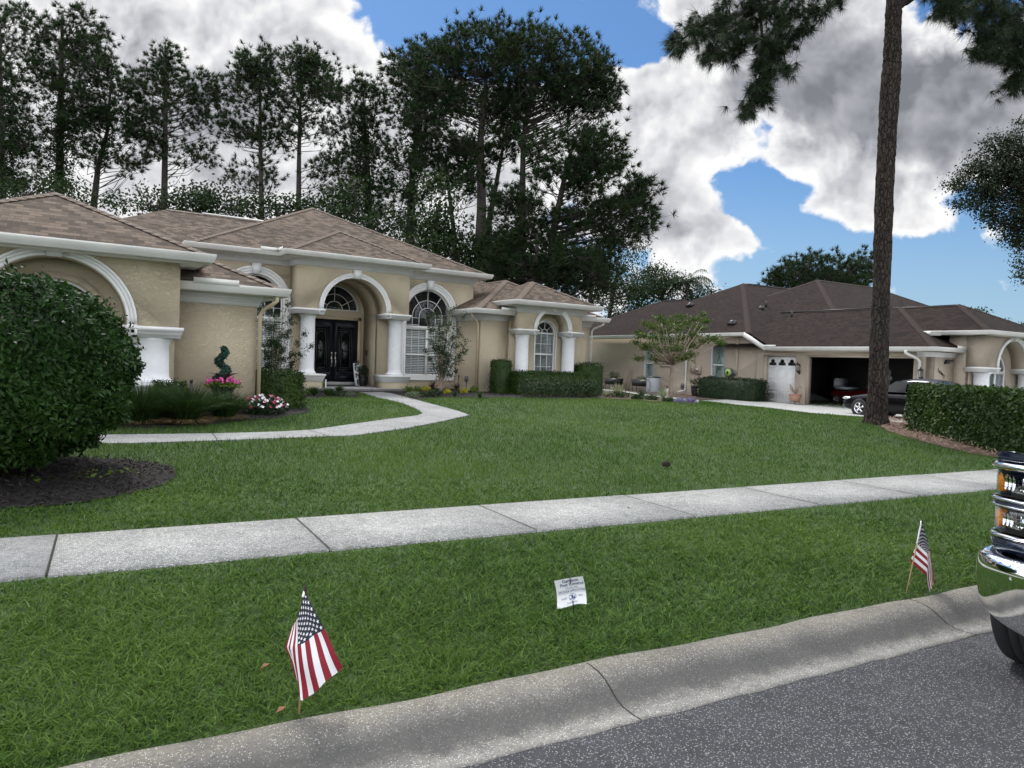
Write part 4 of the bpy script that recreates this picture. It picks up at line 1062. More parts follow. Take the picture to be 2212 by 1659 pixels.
# small garage door
g = G(xfM); g.box(-24.25, -22.55, 28.12, 28.16, .24, 2.46)
dr = g.build('garage_door', 'trim_white', NH)
g = G(xfM)
pw = (1.7-.1)/3
for j in range(4):
    z0 = .26+j*.55
    for i in range(3):
        a = -24.22+i*(pw+.02)+.04; b = a+pw-.08
        if j < 3:
            g.slab([(a, z0+.07), (b, z0+.07), (b, z0+.47), (a, z0+.47)], 28.112, 28.12, [[(a+.03, z0+.10), (b-.03, z0+.10), (b-.03, z0+.44), (a+.03, z0+.44)]])
    g.box(-24.25, -22.55, 28.108, 28.12, z0-.012, z0+.012)
g.build('door_panel', 'trim_white', dr)
g = G(xfM)
for i in range(3):
    a = -24.22+i*(pw+.02)+.07; b = a+pw-.14; m = (a+b)/2; w = (b-a)/2
    g.slab([(a, 2.02), (b, 2.02), (b, 2.14), (m+w*.55, 2.17), (m+w*.45, 2.27), (m, 2.32), (m-w*.45, 2.27), (m-w*.55, 2.17), (a, 2.14)], 28.10, 28.12)
g.build('door_light', 'glass_dark', dr)
# open garage: frame and inside
g = G(xfM); g.box(-21.92, -21.84, 27.99, 28.24, .24, 2.5); g.box(-16.90, -16.82, 27.99, 28.24, .24, 2.5); g.box(-21.92, -16.82, 27.985, 28.24, 2.44, 2.52); g.box(-24.45, -24.25, 28.0, 28.2, .24, 2.5); g.box(-24.45, -22.5, 28.0, 28.2, 2.46, 2.52)
g.build('garage_frame', 'beige_stucco', NH)
g = G(xfM); g.box(-25.2, -16.4, 28.22, 34.2, .18, .235); g.build('garage_floor', 'drive_concrete', NH)
g = G(xfM); g.box(-25.2, -16.4, 34.2, 34.3, .2, 2.7); g.box(-25.3, -25.2, 28.22, 34.3, .2, 2.7); g.box(-16.4, -16.3, 28.22, 34.3, .2, 2.7); g.box(-25.3, -16.3, 28.22, 34.3, 2.62, 2.7); g.build('garage_interior', 'interior_grey', NH)
ND, RD = 'dark_shingle', 'ridge_dark'
kw = dict(xf=xfN, capw=.16)
roof(NH, ND, RD, 27.6, 50, 25.1, 39.5, 3.6, caps=(0, 1, 4), **kw)
roof(NH, ND, RD, 27.6, 38.2, 30, 43.1, 3.595, clips=(((0, 1, 0), 32.5),), caps=(3, 4), soff=False, **kw)
roof(NH, ND, RD, 27.6, 35.6, 15.84, 29, 2.88, clips=(((0, -1, 0), -27.5),), caps=(0, 1, 4), soff=False, **kw)
roof(NH, ND, RD, 29.5, 50, 21.0, 36, 3.55, caps=(0, 1, 3, 4), soff=False, **kw)
roof(NH, ND, RD, 29.16, 34.3, 14.69, 24, 3.58, caps=(0, 1, 4), soff=False, **kw)
g = G(xfN); k_ = sqrt(1.25)
g.face([(27.6, 25.12, 3.605), (27.6, 23.66, 2.875), (36, 23.66, 2.875), (36, 25.12, 3.605)], [(27.6, 1.46*k_), (27.6, 0), (36, 0), (36, 1.46*k_)]); g.build('roof', ND, NH)
g = G(xfM); g.slab([(-25.36, 3.40), (-24.0, 2.72), (-23.9, 2.88), (-25.3, 3.62)], 27.48, 27.60); g.build('rake_board', 'gutter_white', NH)
g = G(xfN); g.box(27.62, 29, 15.9, 24, 2.70, 2.72); g.box(27.62, 28.6, 25.3, 42, 3.43, 3.445); g.box(29.2, 34.2, 14.75, 15.4, 3.42, 3.435); g.box(29.2, 29.7, 14.75, 17.5, 3.42, 3.435); g.box(27.62, 29.7, 15.9, 16.4, 2.70, 2.72); g.build('soffit', 'soffit', NH)
gutter(NH, [(-43, 27.6), (-25.3, 27.6)], 3.60, xfM); gutter(NH, [(-24.0, 27.6), (-15.84, 27.6), (-15.84, 29.5)], 2.88, xfM)
gutter(NH, [(-16.9, 29.16), (-14.69, 29.16), (-14.69, 35)], 3.58, xfM)
cornice(NH, [(-16.75, 28.0), (-16.2, 28.0), (-16.2, 29.56)], 2.71, xfM, h=.2)
for bx in ((-24.0, -23.3, 27.45, 27.475, 2.88, 2.98), (-15.73, -15.70, 28.9, 29.5, 2.88, 2.98), (-17.3, -16.5, 29.05, 29.12, 3.40, 3.60)):
    g = G(xfM); g.box(*bx); g.build('splash_guard', 'gutter_white', NH)
g = G(xfN); g.box(31.52, 31.68, 20.2, 26.5, 4.86, 4.93); g.build('ridge_vent', 'black_plastic', NH)
g = G(xfN); g.box(32.82, 32.98, 35.0, 37.6, 6.22, 6.28); g.box(31.65, 31.8, 17.4, 21.5, 4.82, 4.88); g.build('ridge_vent', 'black_plastic', NH)
g = G(xfN); g.box(35.2, 41, 32.22, 32.38, 7.17, 7.24); g.build('ridge_vent', 'black_plastic', NH)
def slope_pt(x, y, x0, z0, ax=0):
    d = ray(x, y); dn = toN(d); t = (z0-EYE-.5*x0)/(dn[2]-.5*dn[ax]); return toN(CC+d*t)
for (px, py, r_, h_, ax, x0_) in ((1492, 661, .22, .2, 0, 27.6), (1583, 700, .2, .2, 0, 27.6), (1645, 667, .16, .16, 1, 25.1), (1655, 663, .06, .35, 1, 25.1), (1710, 684, .05, .3, 0, 27.6)):
    if px == 1710: P = slope_pt(px, py, 27.6, 2.88)
    else: P = slope_pt(px, py, x0_, 3.6, ax)
    g = G(xfN)
    if r_ > .1: g.lathe([(r_, P[2]-.1), (r_, P[2]+h_*.6), (r_*.7, P[2]+h_), (.001, P[2]+h_*1.1)], (P[0], P[1]), 10); g.box(P[0]-r_*1.2, P[0]+.05, P[1]-r_, P[1]+r_, P[2]-.06, P[2]+h_*.5)
    else: g.cyl((P[0], P[1]), r_, P[2]-.1, P[2]+h_, 8)
    g.build('roof_vent', 'black_metal', NH)
downspout(NH, (-29.75, 27.5), (-29.75, 27.93), 3.45, 3.1, .48, 'gutter_white', xfM, .05, (-.1, -.45))
downspout(NH, (-16.95, 27.5), (-16.62, 27.93), 2.75, 2.4, .4, 'gutter_white', xfM, .06)
g = G(xfM); g.box(-29.40, -29.05, 27.86, 28.0, 1.5, 1.98); g.box(-29.35, -29.03, 27.88, 28.0, .92, 1.32); g.box(-29.0, -28.85, 27.9, 28.0, .92, 1.32); g.tube([(-29.15, 27.95, 1.98), (-29.15, 27.95, 3.4)], .03, 6); g.tube([(-28.85, 27.95, 1.5), (-28.85, 27.95, .9)], .03, 6)
g.box(-29.0, -28.62, 27.87, 28.0, 1.42, 1.88); ub = g.build('utility_box', 'beige_stucco', NH)
g = G(xfM); g.tube([(-28.83, 27.87, 1.65), (-28.83, 27.80, 1.65)], .09, 14); g.build('meter', 'steel', ub)
g = G(xfM); g.box(-30.05, -29.85, 27.86, 28.0, .58, .86); g.build('outlet_box', 'grey_plastic', NH)
g = G(xfM); g.tube([(-24.88, 27.975, .2), (-24.88, 27.975, 3.3)], .016, 6); g.box(-25.95, -25.75, 27.93, 28, 1.1, 1.3); g.build('conduit', 'beige_stucco', NH)
def lantern(a, y, z):
    g = G(xfM); g.tube([(a, y-.02, z), (a, y-.10, z-.02), (a, y-.16, z+.05)], .018, 6); g.sphere((a, y-.02, z), (.06, .03, .11), 10, 6)
    g.lathe([(.001, z+.50), (.012, z+.48), (.02, z+.42), (.11, z+.36), (.12, z+.34), (.10, z+.33)], (a, y-.16), 12); g.lathe([(.06, z+.08), (.07, z+.06), (.02, z+.0), (.001, z-.03)], (a, y-.16), 12)
    for k in range(6): w = 2*pi*k/6; g.tube([(a+.06*cos(w), y-.16+.06*sin(w), z+.07), (a+.10*cos(w), y-.16+.10*sin(w), z+.34)], .008, 4)
    l = g.build('wall_lantern', 'black_metal', NH)
    g = G(xfM); g.lathe([(.055, z+.08), (.092, z+.33)], (a, y-.16), 12); g.build('lamp_glass', 'glass', l)
lantern(-22.30, 28.0, 1.72); lantern(-16.52, 28.0, 1.62)
g = G(xfN); g.sphere((28.9, 16.12, 2.38), (.06, .08, .06), 10, 6); g.tube([(28.9, 16.2, 2.3), (28.95, 16.02, 2.33)], .05, 8); g.tube([(28.95, 16.1, 2.4), (29.08, 15.98, 2.38)], .045, 8); g.build('security_light', 'black_metal', NH)
# text helper --------------------------------------------------------------------
def text_mesh(s, size, extrude=.001):
    cu = bpy.data.curves.new('txt', 'FONT'); cu.body = s; cu.size = size; cu.extrude = extrude; cu.align_x = 'CENTER'; cu.align_y = 'CENTER'; cu.resolution_u = 3
    o = bpy.data.objects.new('txt', cu); COL.objects.link(o); bpy.context.view_layer.update()
    me = bpy.data.meshes.new_from_object(o.evaluated_get(bpy.context.evaluated_depsgraph_get())); COL.objects.unlink(o); bpy.data.objects.remove(o)
    V = np.array([v.co[:] for v in me.vertices]); F = [tuple(p.vertices) for p in me.polygons]; bpy.data.meshes.remove(me)
    return V, F
def add_text(g, s, size, origin, ux, uz, bold=0., offs=.0, curve=None):
    V, F = text_mesh(s, size); n = np.cross(ux, uz)
    for dx in ([0] if not bold else [-bold, 0, bold]):
        W_ = np.array(origin)+(V[:, :1]+dx)*ux+V[:, 1:2]*uz+(V[:, 2:3]+offs)*n
        g.mesh(W_, F)
ux = fromN(1, 0); g = G()
for i, ch in enumerate('14492'): 
    add_text(g, ch, .21, fromN(28.47+i*.105, 16.185, 2.00-i*.062), ux, ZUP, .006)
g.build('house_number', 'black_metal', NH)

# ---- things by the neighbour's wall
def PN(px, py, xn): p = at_xn(px, py, xn); return p
def planter_box(px0, px1, pyt, pyb, xn, label):
    a = toN(PN(px0, pyb, xn)); b = toN(PN(px1, pyb, xn)); zt = PN(px0, pyt, xn)[2]; zf = float(zg(*fromN(xn, a[1])[:2])); zb = a[2]
    t = thing('planter', label, 'planter', fromN(xn, (a[1]+b[1])/2, zf), 'raised planters along the beige wall')
    A0, A1 = -a[1], -b[1]
    g = G(xfM); m = .05
    g.mesh([(A0+m, xn+m, zb), (A1-m, xn+m, zb), (A1-m, xn+.4, zb), (A0+m, xn+.4, zb), (A0, xn, zt), (A1, xn, zt), (A1, xn+.45, zt), (A0, xn+.45, zt), (A0+.03, xn+.03, zt-.03), (A1-.03, xn+.03, zt-.03), (A1-.03, xn+.42, zt-.03), (A0+.03, xn+.42, zt-.03)],
           [(0, 1, 5, 4), (1, 2, 6, 5), (2, 3, 7, 6), (3, 0, 4, 7), (3, 2, 1, 0), (4, 5, 9, 8), (5, 6, 10, 9), (6, 7, 11, 10), (7, 4, 8, 11), (8, 9, 10, 11)])
    g.build('tub', 'black_plastic', t)
    for xx in (A0+.1, A1-.1):
        for yy in (xn+.08, xn+.36):
            g = G(xfM); g.tube([(xx, yy, zb+.02), (xx, yy, zf)], .02, 6); g.build('leg', 'black_plastic', t)
    return fromN(xn+.22, (a[1]+b[1])/2, zt), abs(A1-A0)
D1 = lambda x, y: DD(N1, x, y)
def leafy(name, label, cat, c, r, n, size, mat, group=None, stems=6, aspect=.5, base=None, power=.35, droop=0., low=-1., mats=None, extra=None):
    base = c-np.array([0, 0, r[2]]) if base is None else base
    t = thing(name, label, cat, base, group)
    g = G(); P, d = shell(n, c, r, power, low); P[:, 2] = np.maximum(P[:, 2], base[2]+.01)
    g.bulk(leaves(P, size, aspect, nrm=d, jit=1.0, droop=droop), 4); g.build('foliage', mat, t)
    if stems:
        g = G()
        for _ in range(stems):
            w = rng.uniform(0, 2*pi); e_ = np.array(c)+np.array([cos(w)*r[0], sin(w)*r[1], rng.uniform(0, .6)*r[2]])*.7
            g.tube([base+np.array([rng.normal()*.02, rng.normal()*.02, -.03]), (base+e_)/2+rng.normal(size=3)*.02, e_], [.014, .009, .003], 5)
        g.build('stem', 'stem_green', t)
    if extra: extra(t)
    return t
c, w = planter_box(*[v for v in (D1(215, 0)[0], D1(365, 0)[0], D1(0, 655)[1], D1(0, 722)[1])], 27.0, 'black raised planter full of bushy herbs, nearest the tall clipped shrub')
leafy('herb_plant', 'bushy green herbs growing in the black raised planter nearest the tall clipped shrub', 'plant', c+np.array([0, 0, .16]), (.35, .45, .28), 500, .07, 'wood_leaf', base=c-np.array([0, 0, .02]))
c, w = planter_box(*[v for v in (D1(508, 0)[0], D1(700, 0)[0], D1(0, 670)[1], D1(0, 742)[1])], 27.0, 'wide black raised planter with low seedlings beside the grey rain barrel')
leafy('herb_plant', 'low green seedlings in the wide black planter beside the grey rain barrel', 'plant', c+np.array([0, 0, .08]), (.35, .6, .16), 350, .07, 'grey_plant', base=c-np.array([0, 0, .02]))
# barrel
a = PN(*D1(750, 795), 27.1); an = toN(a); zf = float(zg(a[0], a[1])); zt = PN(*D1(750, 650), 27.1)[2]
t = thing('rain_barrel', 'pale grey rain barrel with dark lid standing by the wall', 'barrel', (a[0], a[1], zf))
g = G(); r_ = .38; g.lathe([(r_*.92, zf), (r_, zf+.1), (r_*1.02, (zf+zt)/2), (r_, zt-.05), (r_*.97, zt-.02)], a, 24, True); g.build('body', 'blue_grey', t, smooth=False)
g = G(); g.lathe([(r_*1.03, zt-.03), (r_*1.03, zt+.02), (r_*.6, zt+.05), (.001, zt+.055)], a, 24); g.build('lid', 'black_plastic', t)
g = G(); o = fromN(-1, 0)*(r_+.012)
g.tube([a+o*1.0+np.array([0, 0, .0])+fromN(0, .2*cos(w_))*1.0+np.array([0, 0, zf-a[2]+.45+.33*sin(w_)]) for w_ in np.linspace(.3, 4.8, 14)], .012, 5)
g.build('hose', 'black_plastic', t)
# leaning trellis
a = PN(*D1(465, 742), 27.6); b = PN(*D1(515, 578), 27.95); sd = fromN(0, -1)*.17
g = G()
for s_ in (-1, 1): g.tube([np.array([a[0], a[1], float(zg(a[0], a[1]))])+sd*s_, b+sd*s_*.8], .016, 5)
for t_ in (.2, .42, .64, .86, 1.0):
    p = np.array([a[0], a[1], float(zg(a[0], a[1]))]); p = p+(b-p)*t_; g.tube([p-sd, p+sd], .012, 5)
tag(g.build('trellis', 'wood_old'), 'narrow wooden ladder trellis leaning against the beige wall between two black planters', 'trellis')
# potted climber, terracotta bowls, gold wheel, etc.
def pot(name, label, cat, c, r, h, mat, flare=1.25, group=None, stand=0, rim=True):
    t = thing(name, label, cat, c, group); z = c[2]+stand
    g = G(); g.lathe([(r*.72, z), (r*.95, z+h*.35), (r*flare*.92, z+h*.75), (r*flare*.86, z+h*.84), (r*flare, z+h*.88), (r*flare, z+h), (r*flare*.86, z+h), (r*flare*.8, z+h*.9), (.001, z+h*.88)], c, 24); g.build('bowl', mat, t, smooth=False)
    if stand:
        g = G(); 
        for k in range(4): w = 2*pi*k/4+.5; g.tube([(c[0]+r*.75*cos(w), c[1]+r*.75*sin(w), z+.02), (c[0]+r*.9*cos(w), c[1]+r*.9*sin(w), c[2])], .010, 5)
        g.tube([(c[0]+r*.8*cos(w), c[1]+r*.8*sin(w), z) for w in np.linspace(0, 2*pi, 17)], .010, 5); g.build('stand', 'black_metal', t)
    return np.array([c[0], c[1], z+h*.92])
def on_g(px, py): return gp(px, py)
c = on_g(*D1(850, 800)); m_ = pot('plant_pot', 'pale pot holding a tall leafy climber, right of the grey rain barrel', 'pot', c, .24, .35, 'blue_grey', 1.1)
leafy('climber_plant', 'tall leafy climbing plant in the pale pot by the rain barrel', 'plant', m_+np.array([0, 0, .45]), (.38, .38, .6), 260, .13, 'wood_leaf', base=m_)
c = on_g(*D1(1298, 868)); m_ = pot('plant_pot', 'wide terracotta bowl standing before the dark clipped hedge', 'pot', c, .30, .42, 'terracotta', 1.15)
leafy('potted_plant', 'small green plant in the wide terracotta bowl before the dark hedge', 'plant', m_+np.array([0, 0, .16]), (.18, .18, .2), 120, .07, 'wood_leaf', base=m_)
c = on_g(*D1(1207, 856)); m_ = pot('plant_pot', 'tall black pot left of the dark clipped hedge', 'pot', c, .22, .55, 'black_plastic', 1.15)
leafy('potted_plant', 'leafy plant in the tall black pot left of the dark hedge', 'plant', m_+np.array([0, 0, .22]), (.3, .3, .25), 130, .09, 'wood_leaf', base=m_)
c = on_g(*DD(N2, 497, 812)); m_ = pot('plant_pot', 'round terracotta pot on a black wire stand by the garage doors', 'pot', c, .25, .34, 'terracotta', 1.2, stand=.16)
g = G()
for k in range(9):
    w = rng.uniform(0, 2*pi); p = [m_, m_+np.array([cos(w)*.08, sin(w)*.08, .1]), m_+np.array([cos(w)*.22, sin(w)*.22, .2+rng.uniform(0, .15)]), m_+np.array([cos(w+.4)*.28, sin(w+.4)*.28, .36+rng.uniform(0, .12)])]
    g.tube(p, [.03, .024, .016, .008], 6)
tag(g.build('desert_plant', 'bark_smooth'), 'bare pale branching plant growing in the terracotta pot by the garage doors', 'plant')
# hose reel
a = PN(*D1(1565, 600), 27.75); an = toN(a)
t = thing('hose_reel', 'grey wall mounted hose reel with a bright green disc', 'hose reel', a)
g = G(xfM); c_ = (-an[1], an[0])
g.tube([(c_[0], c_[1]-.02, a[2]), (c_[0], c_[1]+.16, a[2])], .24, 24); g.box(c_[0]+.1, c_[0]+.42, c_[1]+.14, c_[1]+.26, a[2]-.12, a[2]+.12); g.box(c_[0]-.28, c_[0]-.05, c_[1]+.02, c_[1]+.14, a[2]+.10, a[2]+.26); g.build('housing', 'grey_plastic', t)
g = G(xfM); g.tube([(c_[0]+.03, c_[1]-.05, a[2]), (c_[0]+.03, c_[1]-.02, a[2])], .19, 24); g.build('disc', 'green_lime', t)
g = G(xfM); g.tube([(c_[0]+.03, c_[1]-.07, a[2]), (c_[0]+.03, c_[1]-.05, a[2])], .07, 16); g.build('hub', 'black_plastic', t)
# white hose guide by the downspout
a = on_g(*D1(1090, 815)); g = G()
b = on_g(*D1(1160, 822)); g.tube([a+np.array([0, 0, .0]), a+np.array([0, 0, .38]), b+np.array([0, 0, .34]), b], .018, 6)
tag(g.build('hose_guard', 'trim_white'), 'low white pipe hoop on the ground beside the white downspout of the beige house', 'pipe')
a = PN(*D1(1330, 632), 27.6); g = G(); o = fromN(0, 1); 
g.tube([a+o*.17*cos(w)+ZUP*.17*sin(w) for w in np.linspace(0, 2*pi, 21)], .008, 5)
for k in range(3): w = k*pi/3; g.tube([a-o*.17*cos(w)-ZUP*.17*sin(w), a+o*.17*cos(w)+ZUP*.17*sin(w)], .005, 4)
g.tube([a-ZUP*.17, a-ZUP*1.1], .006, 4)
tag(g.build('garden_ornament', 'wood_stick'), 'thin gold wheel ornament on a stake above the dark clipped hedge', 'ornament')
# rooster-like garden ornament: stake figure with coloured balls
a = on_g(*D1(905, 868)); t = thing('garden_ornament', 'small pale garden figure with red and yellow head beside the thin tree trunk', 'ornament', a)
g = G(); g.lathe([(.09, a[2]), (.12, a[2]+.15), (.10, a[2]+.35), (.05, a[2]+.45)], a, 12); g.build('body', 'soffit', t)
g = G(); g.sphere(a+np.array([-.05, 0, .52]), .07, 8, 6); g.build('head', 'red_paint', t)
# dark hedge in front of the wall
def hedge(name, label, cat, corners, z0f, z1, n, size, mat, group=None, bulge=.05, stems=False):
    """corners: front-left, front-right, back-right, back-left in plan"""
    c = [np.array(p[:2], float) for p in corners]
    z0 = min(float(zg(*p)) for p in c)
    ctr = sum(c)/4
    t = thing(name, label, cat, (ctr[0], ctr[1], z0), group)
    g = G(); k = .94
    b = [ctr+(p-ctr)*k for p in c]
    def rndbox(): 
        vs = [(p[0], p[1], z0+.02) for p in b]+[(p[0], p[1], z1-.05) for p in b]
        g.mesh(vs, [(0, 1, 5, 4), (1, 2, 6, 5), (2, 3, 7, 6), (3, 0, 4, 7), (4, 5, 6, 7)])
    rndbox()
    faces = [(c[0], c[1]), (c[1], c[2]), (c[2], c[3]), (c[3], c[0])]
    area = [np.linalg.norm(q-p)*(z1-z0) for p, q in faces]; top = abs(np.cross(c[1]-c[0], c[3]-c[0])); tot = sum(area)+top*1.4
    PP = []; NN = []
    for (p, q), ar in zip(faces, area):
        m = int(n*ar/tot); u_ = rng.uniform(0, 1, m); zz = rng.uniform(z0, z1, m); d = (q-p)/np.linalg.norm(q-p); nn = np.array([d[1], -d[0]])
        off = rng.normal(size=m)*.03+bulge*np.sin(u_*np.linalg.norm(q-p)*2.1+zz*3)*.6
        edge = np.minimum(1, (z1-zz)/.12)
        xy = p+(q-p)*u_[:, None]+nn*(off-.03*(1-edge))[:, None]
        PP.append(np.column_stack([xy, zz])); NN.append(np.tile([nn[0], nn[1], .5], (m, 1)))
    m = int(n*top*1.4/tot); u_ = rng.uniform(0, 1, (m, 1)); v_ = rng.uniform(0, 1, (m, 1))
    xy = c[0]+(c[1]-c[0])*u_+(c[3]-c[0])*v_; zz = z1+rng.normal(size=m)*.03+bulge*.5*np.sin(xy[:, 0]*3.3+xy[:, 1]*2.7)
    PP.append(np.column_stack([xy, zz])); NN.append(np.tile([0, 0, 1.], (m, 1)))
    g.bulk(leaves(np.concatenate(PP), size, .55, nrm=np.concatenate(NN), jit=.9), 4)
    g.build('foliage', mat, t)
    return t
a = toN(PN(*D1(1235, 905), 26.7)); b = toN(PN(*D1(1840, 905), 26.7)); zt = PN(*D1(1500, 668), 26.7)[2]
hedge('hedge', 'dark green clipped hedge below the hose reel on the beige house', 'hedge', [fromN(26.6, a[1]), fromN(26.6, b[1]), fromN(27.7, b[1]), fromN(27.7, a[1])], 0, zt, 5500, .085, 'dark_hedge_leaf', None)
# ================================================================== PLANTING BY THE TAN HOUSE
def box_px(x0, x1, yt, yb, depth):
    """axis aligned box whose front foot is seen from (x0,yb) to (x1,yb)"""
    a = gp(x0, yb); Y = a[1]; b = at_Y(x1, yb, Y); zt = at_Y((x0+x1)/2, yt, Y)[2]
    return [(a[0], Y), (b[0], Y), (b[0], Y+depth), (a[0], Y+depth)], zt
dz = lambda x, y: DD(ZA, x, y)
c_, zt = box_px(dz(1320, 0)[0], dz(2050, 0)[0], dz(0, 515)[1], dz(0, 1085)[1], 1.3)
hedge('hedge', 'clipped green hedge block between the white downspout and the left round column', 'hedge', c_, 0, zt, 6500, .07, 'hedge_leaf')
d3 = lambda x, y: DD(R3, x, y)
c_, zt = box_px(d3(618, 0)[0], d3(742, 0)[0], d3(0, 995)[1], d3(0, 1300)[1], .6)
hedge('hedge', 'tall narrow clipped shrub left of the wide hedge under the right wing window', 'shrub', c_, 0, zt, 3500, .05, 'hedge_leaf')
a = at_Y(*d3(1410, 1280), 20.9); b = at_Y(*d3(1600, 1280), 20.9); zt = at_Y(*d3(1500, 1030), 20.9)[2]
hedge('hedge', 'tall narrow clipped shrub at the right corner of the tan house', 'shrub', [(a[0], 20.9), (b[0], 20.9), (b[0], 21.6), (a[0], 21.6)], 0, zt, 3500, .05, 'hedge_leaf')
c_, zt = box_px(d3(845, 0)[0], d3(1500, 0)[0], d3(0, 1118)[1], d3(0, 1318)[1], 1.1)
hedge('hedge', 'wide clipped hedge below the small arched window of the right wing', 'hedge', c_, 0, zt, 8000, .06, 'hedge_leaf')
# loose dark shrubs in front of it
for i, (px, w) in enumerate(((935, 80), (1090, 90), (1250, 90), (1400, 90), (1515, 70))):
    a = gp(*d3(px, 1343)); s_ = w/2.37*.5486/FPX*24
    leafy('low_shrub', 'low dark loose shrub at the foot of the wide hedge, %s of five' % ('leftmost', 'second', 'middle', 'fourth', 'rightmost')[i], 'shrub', a+np.array([0, .15, .30]), (s_*1.5, .38, .36), 1400, .05, 'dark_hedge_leaf', group='loose dark shrubs before the wide hedge', stems=4, base=a)
# box shrub near the garage
_a = at_Y(*DD(R1, 1065, 1400), 14.3); _b = at_Y(*DD(R1, 1290, 1400), 14.3); zt = at_Y(*DD(R1, 1180, 1340), 14.3)[2]; c_ = [(_a[0], 14.3), (_b[0], 14.3), (_b[0], 14.85), (_a[0], 14.85)]
hedge('hedge', 'small clipped bright green box shrub behind the grassy clumps', 'shrub', c_, 0, zt, 2600, .05, 'hedge_leaf')
# ornamental grass clumps
d1 = lambda x, y: DD(R1, x, y)
def grass_clump(name, label, px, py, w_px, h_px, n, mat='liriope_leaf', group=None, dry=.25, width=.012):
    a = gp(px, py); s_ = np.linalg.norm(a-CC)/FPX; R = w_px*s_/2; Hh = h_px*s_
    c = a+np.array([0, R*.7, 0]); c[2] = float(zg(c[0], c[1]))
    t = thing(name, label, 'grass clump', c, group)
    g = G(); nn = n
    w = rng.uniform(0, 2*pi, nn); lean = rng.uniform(.05, 1.0, nn)
    P = c+np.column_stack([np.cos(w), np.sin(w), np.zeros(nn)])*(rng.uniform(0, .35, nn)*R)[:, None]
    D_ = np.column_stack([np.cos(w)*lean, np.sin(w)*lean, np.ones(nn)]); D_ = unit(D_)
    L = (Hh*1.15+R*.75*lean)[:, None]*rng.uniform(.7, 1.1, (nn, 1))
    B = blades(P, D_, L, width, (.35+lean*.75)[:, None], 3)
    B[:, 2] = np.maximum(B[:, 2], c[2]+.01)
    g.bulk(B, 4)
    if dry:
        k = int(nn*dry); w = rng.uniform(0, 2*pi, k)
        P = c+np.column_stack([np.cos(w), np.sin(w), np.zeros(k)])*(rng.uniform(.2, .5, k)*R)[:, None]
        D_ = unit(np.column_stack([np.cos(w), np.sin(w), .7*np.ones(k)])); g.m = 1
        B = blades(P, D_, (R*1.05*rng.uniform(.6, 1.1, (k, 1))), width*.8, 1.5, 3); B[:, 2] = np.maximum(B[:, 2], c[2]+.01); g.bulk(B, 4)
    g.build('blades', [mat, 'dry_leaf'], t)
    return t
for i, (x, y, w, h) in enumerate(((985, 1625, 330, 230), (1290, 1620, 330, 215), (1560, 1590, 260, 165))):
    X0, Y0 = d1(x, y); grass_clump('ornamental_grass', ('big arching dark green grass clump beside the round bush', 'middle arching grass clump with drying tips below the black stake', 'arching grass clump in front of the black flower urn')[i], X0, Y0, w*.314, h*.314, (1300, 1300, 900)[i], group='arching grass clumps along the garage bed', dry=(.12, .35, .35)[i])
X0, Y0 = d1(760, 1600); grass_clump('ornamental_grass', 'arching grass clump half hidden behind the round bush', X0, Y0, 70, 60, 700, group='arching grass clumps along the garage bed', dry=.1)
# urn with spiral topiary
Yu = 15.28; pu = lambda x, y: at_Y(*dz(x, y), Yu)
b = pu(735, 700); zf = float(zg(b[0], Yu)); zt = b[2]; c = np.array([b[0], Yu, zf]); sc_ = .62
t = thing('urn', 'black flared urn of pink petunias by the garage wall', 'planter', c)
g = G(); H_ = zt-zf
g.lathe([(r_*.66, z_) for r_, z_ in [(.19, zf), (.2, zf+.04), (.235, zf+.12), (.245, zf+H_*.45), (.27, zf+H_*.72), (.33, zf+H_*.88), (.40, zf+H_*.97), (.41, zt), (.36, zt), (.34, zt-.06), (.001, zt-.07)]], c, 28, False)
g.build('bowl', 'black_plastic', t)
cc = c.copy(); cc[2] = zt
t = thing('petunia', 'bright pink petunias spilling around the rim of the black urn', 'flowers', cc)
g = G(); w = rng.uniform(0, 2*pi, 900); rr = rng.uniform(.06, .34, 900); P = np.column_stack([cc[0]+rr*np.cos(w), cc[1]+rr*np.sin(w)*.9, cc[2]+.09-(rr-.06)*.3+rng.normal(size=900)*.03])
g.bulk(leaves(P, .06, .6), 4); g.build('foliage', 'new_leaf', t)
g = G()
def flowers(g, P, r):
    for p in P:
        nrm = unit(np.array([rng.normal()*.5, -1+rng.normal()*.4, .7+rng.normal()*.3])); u_ = unit(np.cross(nrm, [0, 0, 1.])); v_ = np.cross(nrm, u_)
        k = 5; vs = [p]
        for i in range(10): q = 2*pi*i/10; rr_ = r*(1.0 if i % 2 else .62); vs.append(p+(u_*cos(q)+v_*sin(q))*rr_+nrm*r*.25)
        g.mesh(vs, [(0, 1+i, 1+(i+1) % 10) for i in range(10)])
m_ = 70; w = np.where(rng.uniform(size=m_) < .5, rng.uniform(pi*1.0, pi*1.45, m_), rng.uniform(pi*1.5, pi*2.1, m_)); rr = rng.uniform(.16, .33, m_)
flowers(g, np.column_stack([cc[0]+rr*np.cos(w), cc[1]+rr*np.sin(w)*.9, cc[2]+.13-(rr-.15)*.25+rng.normal(size=m_)*.03]), .032); g.build('blossom', 'petal_pink', t)
t = thing('topiary', 'spiral clipped blue-green juniper rising from the black urn', 'topiary', cc)
zt2 = pu(650, 95)[2]; g = G(); n_ = 9000; s = rng.uniform(0, 1, n_)
Hh = zt2-cc[2]; ang = s*2*pi*2.0+1.2; spr = .10*(1-s*.55)
ctr_ = np.column_stack([cc[0]-.02+spr*np.cos(ang)*1.05, cc[1]+spr*np.sin(ang), cc[2]+.02+s*Hh]); rad = (.115*(1-s*.45))[:, None]
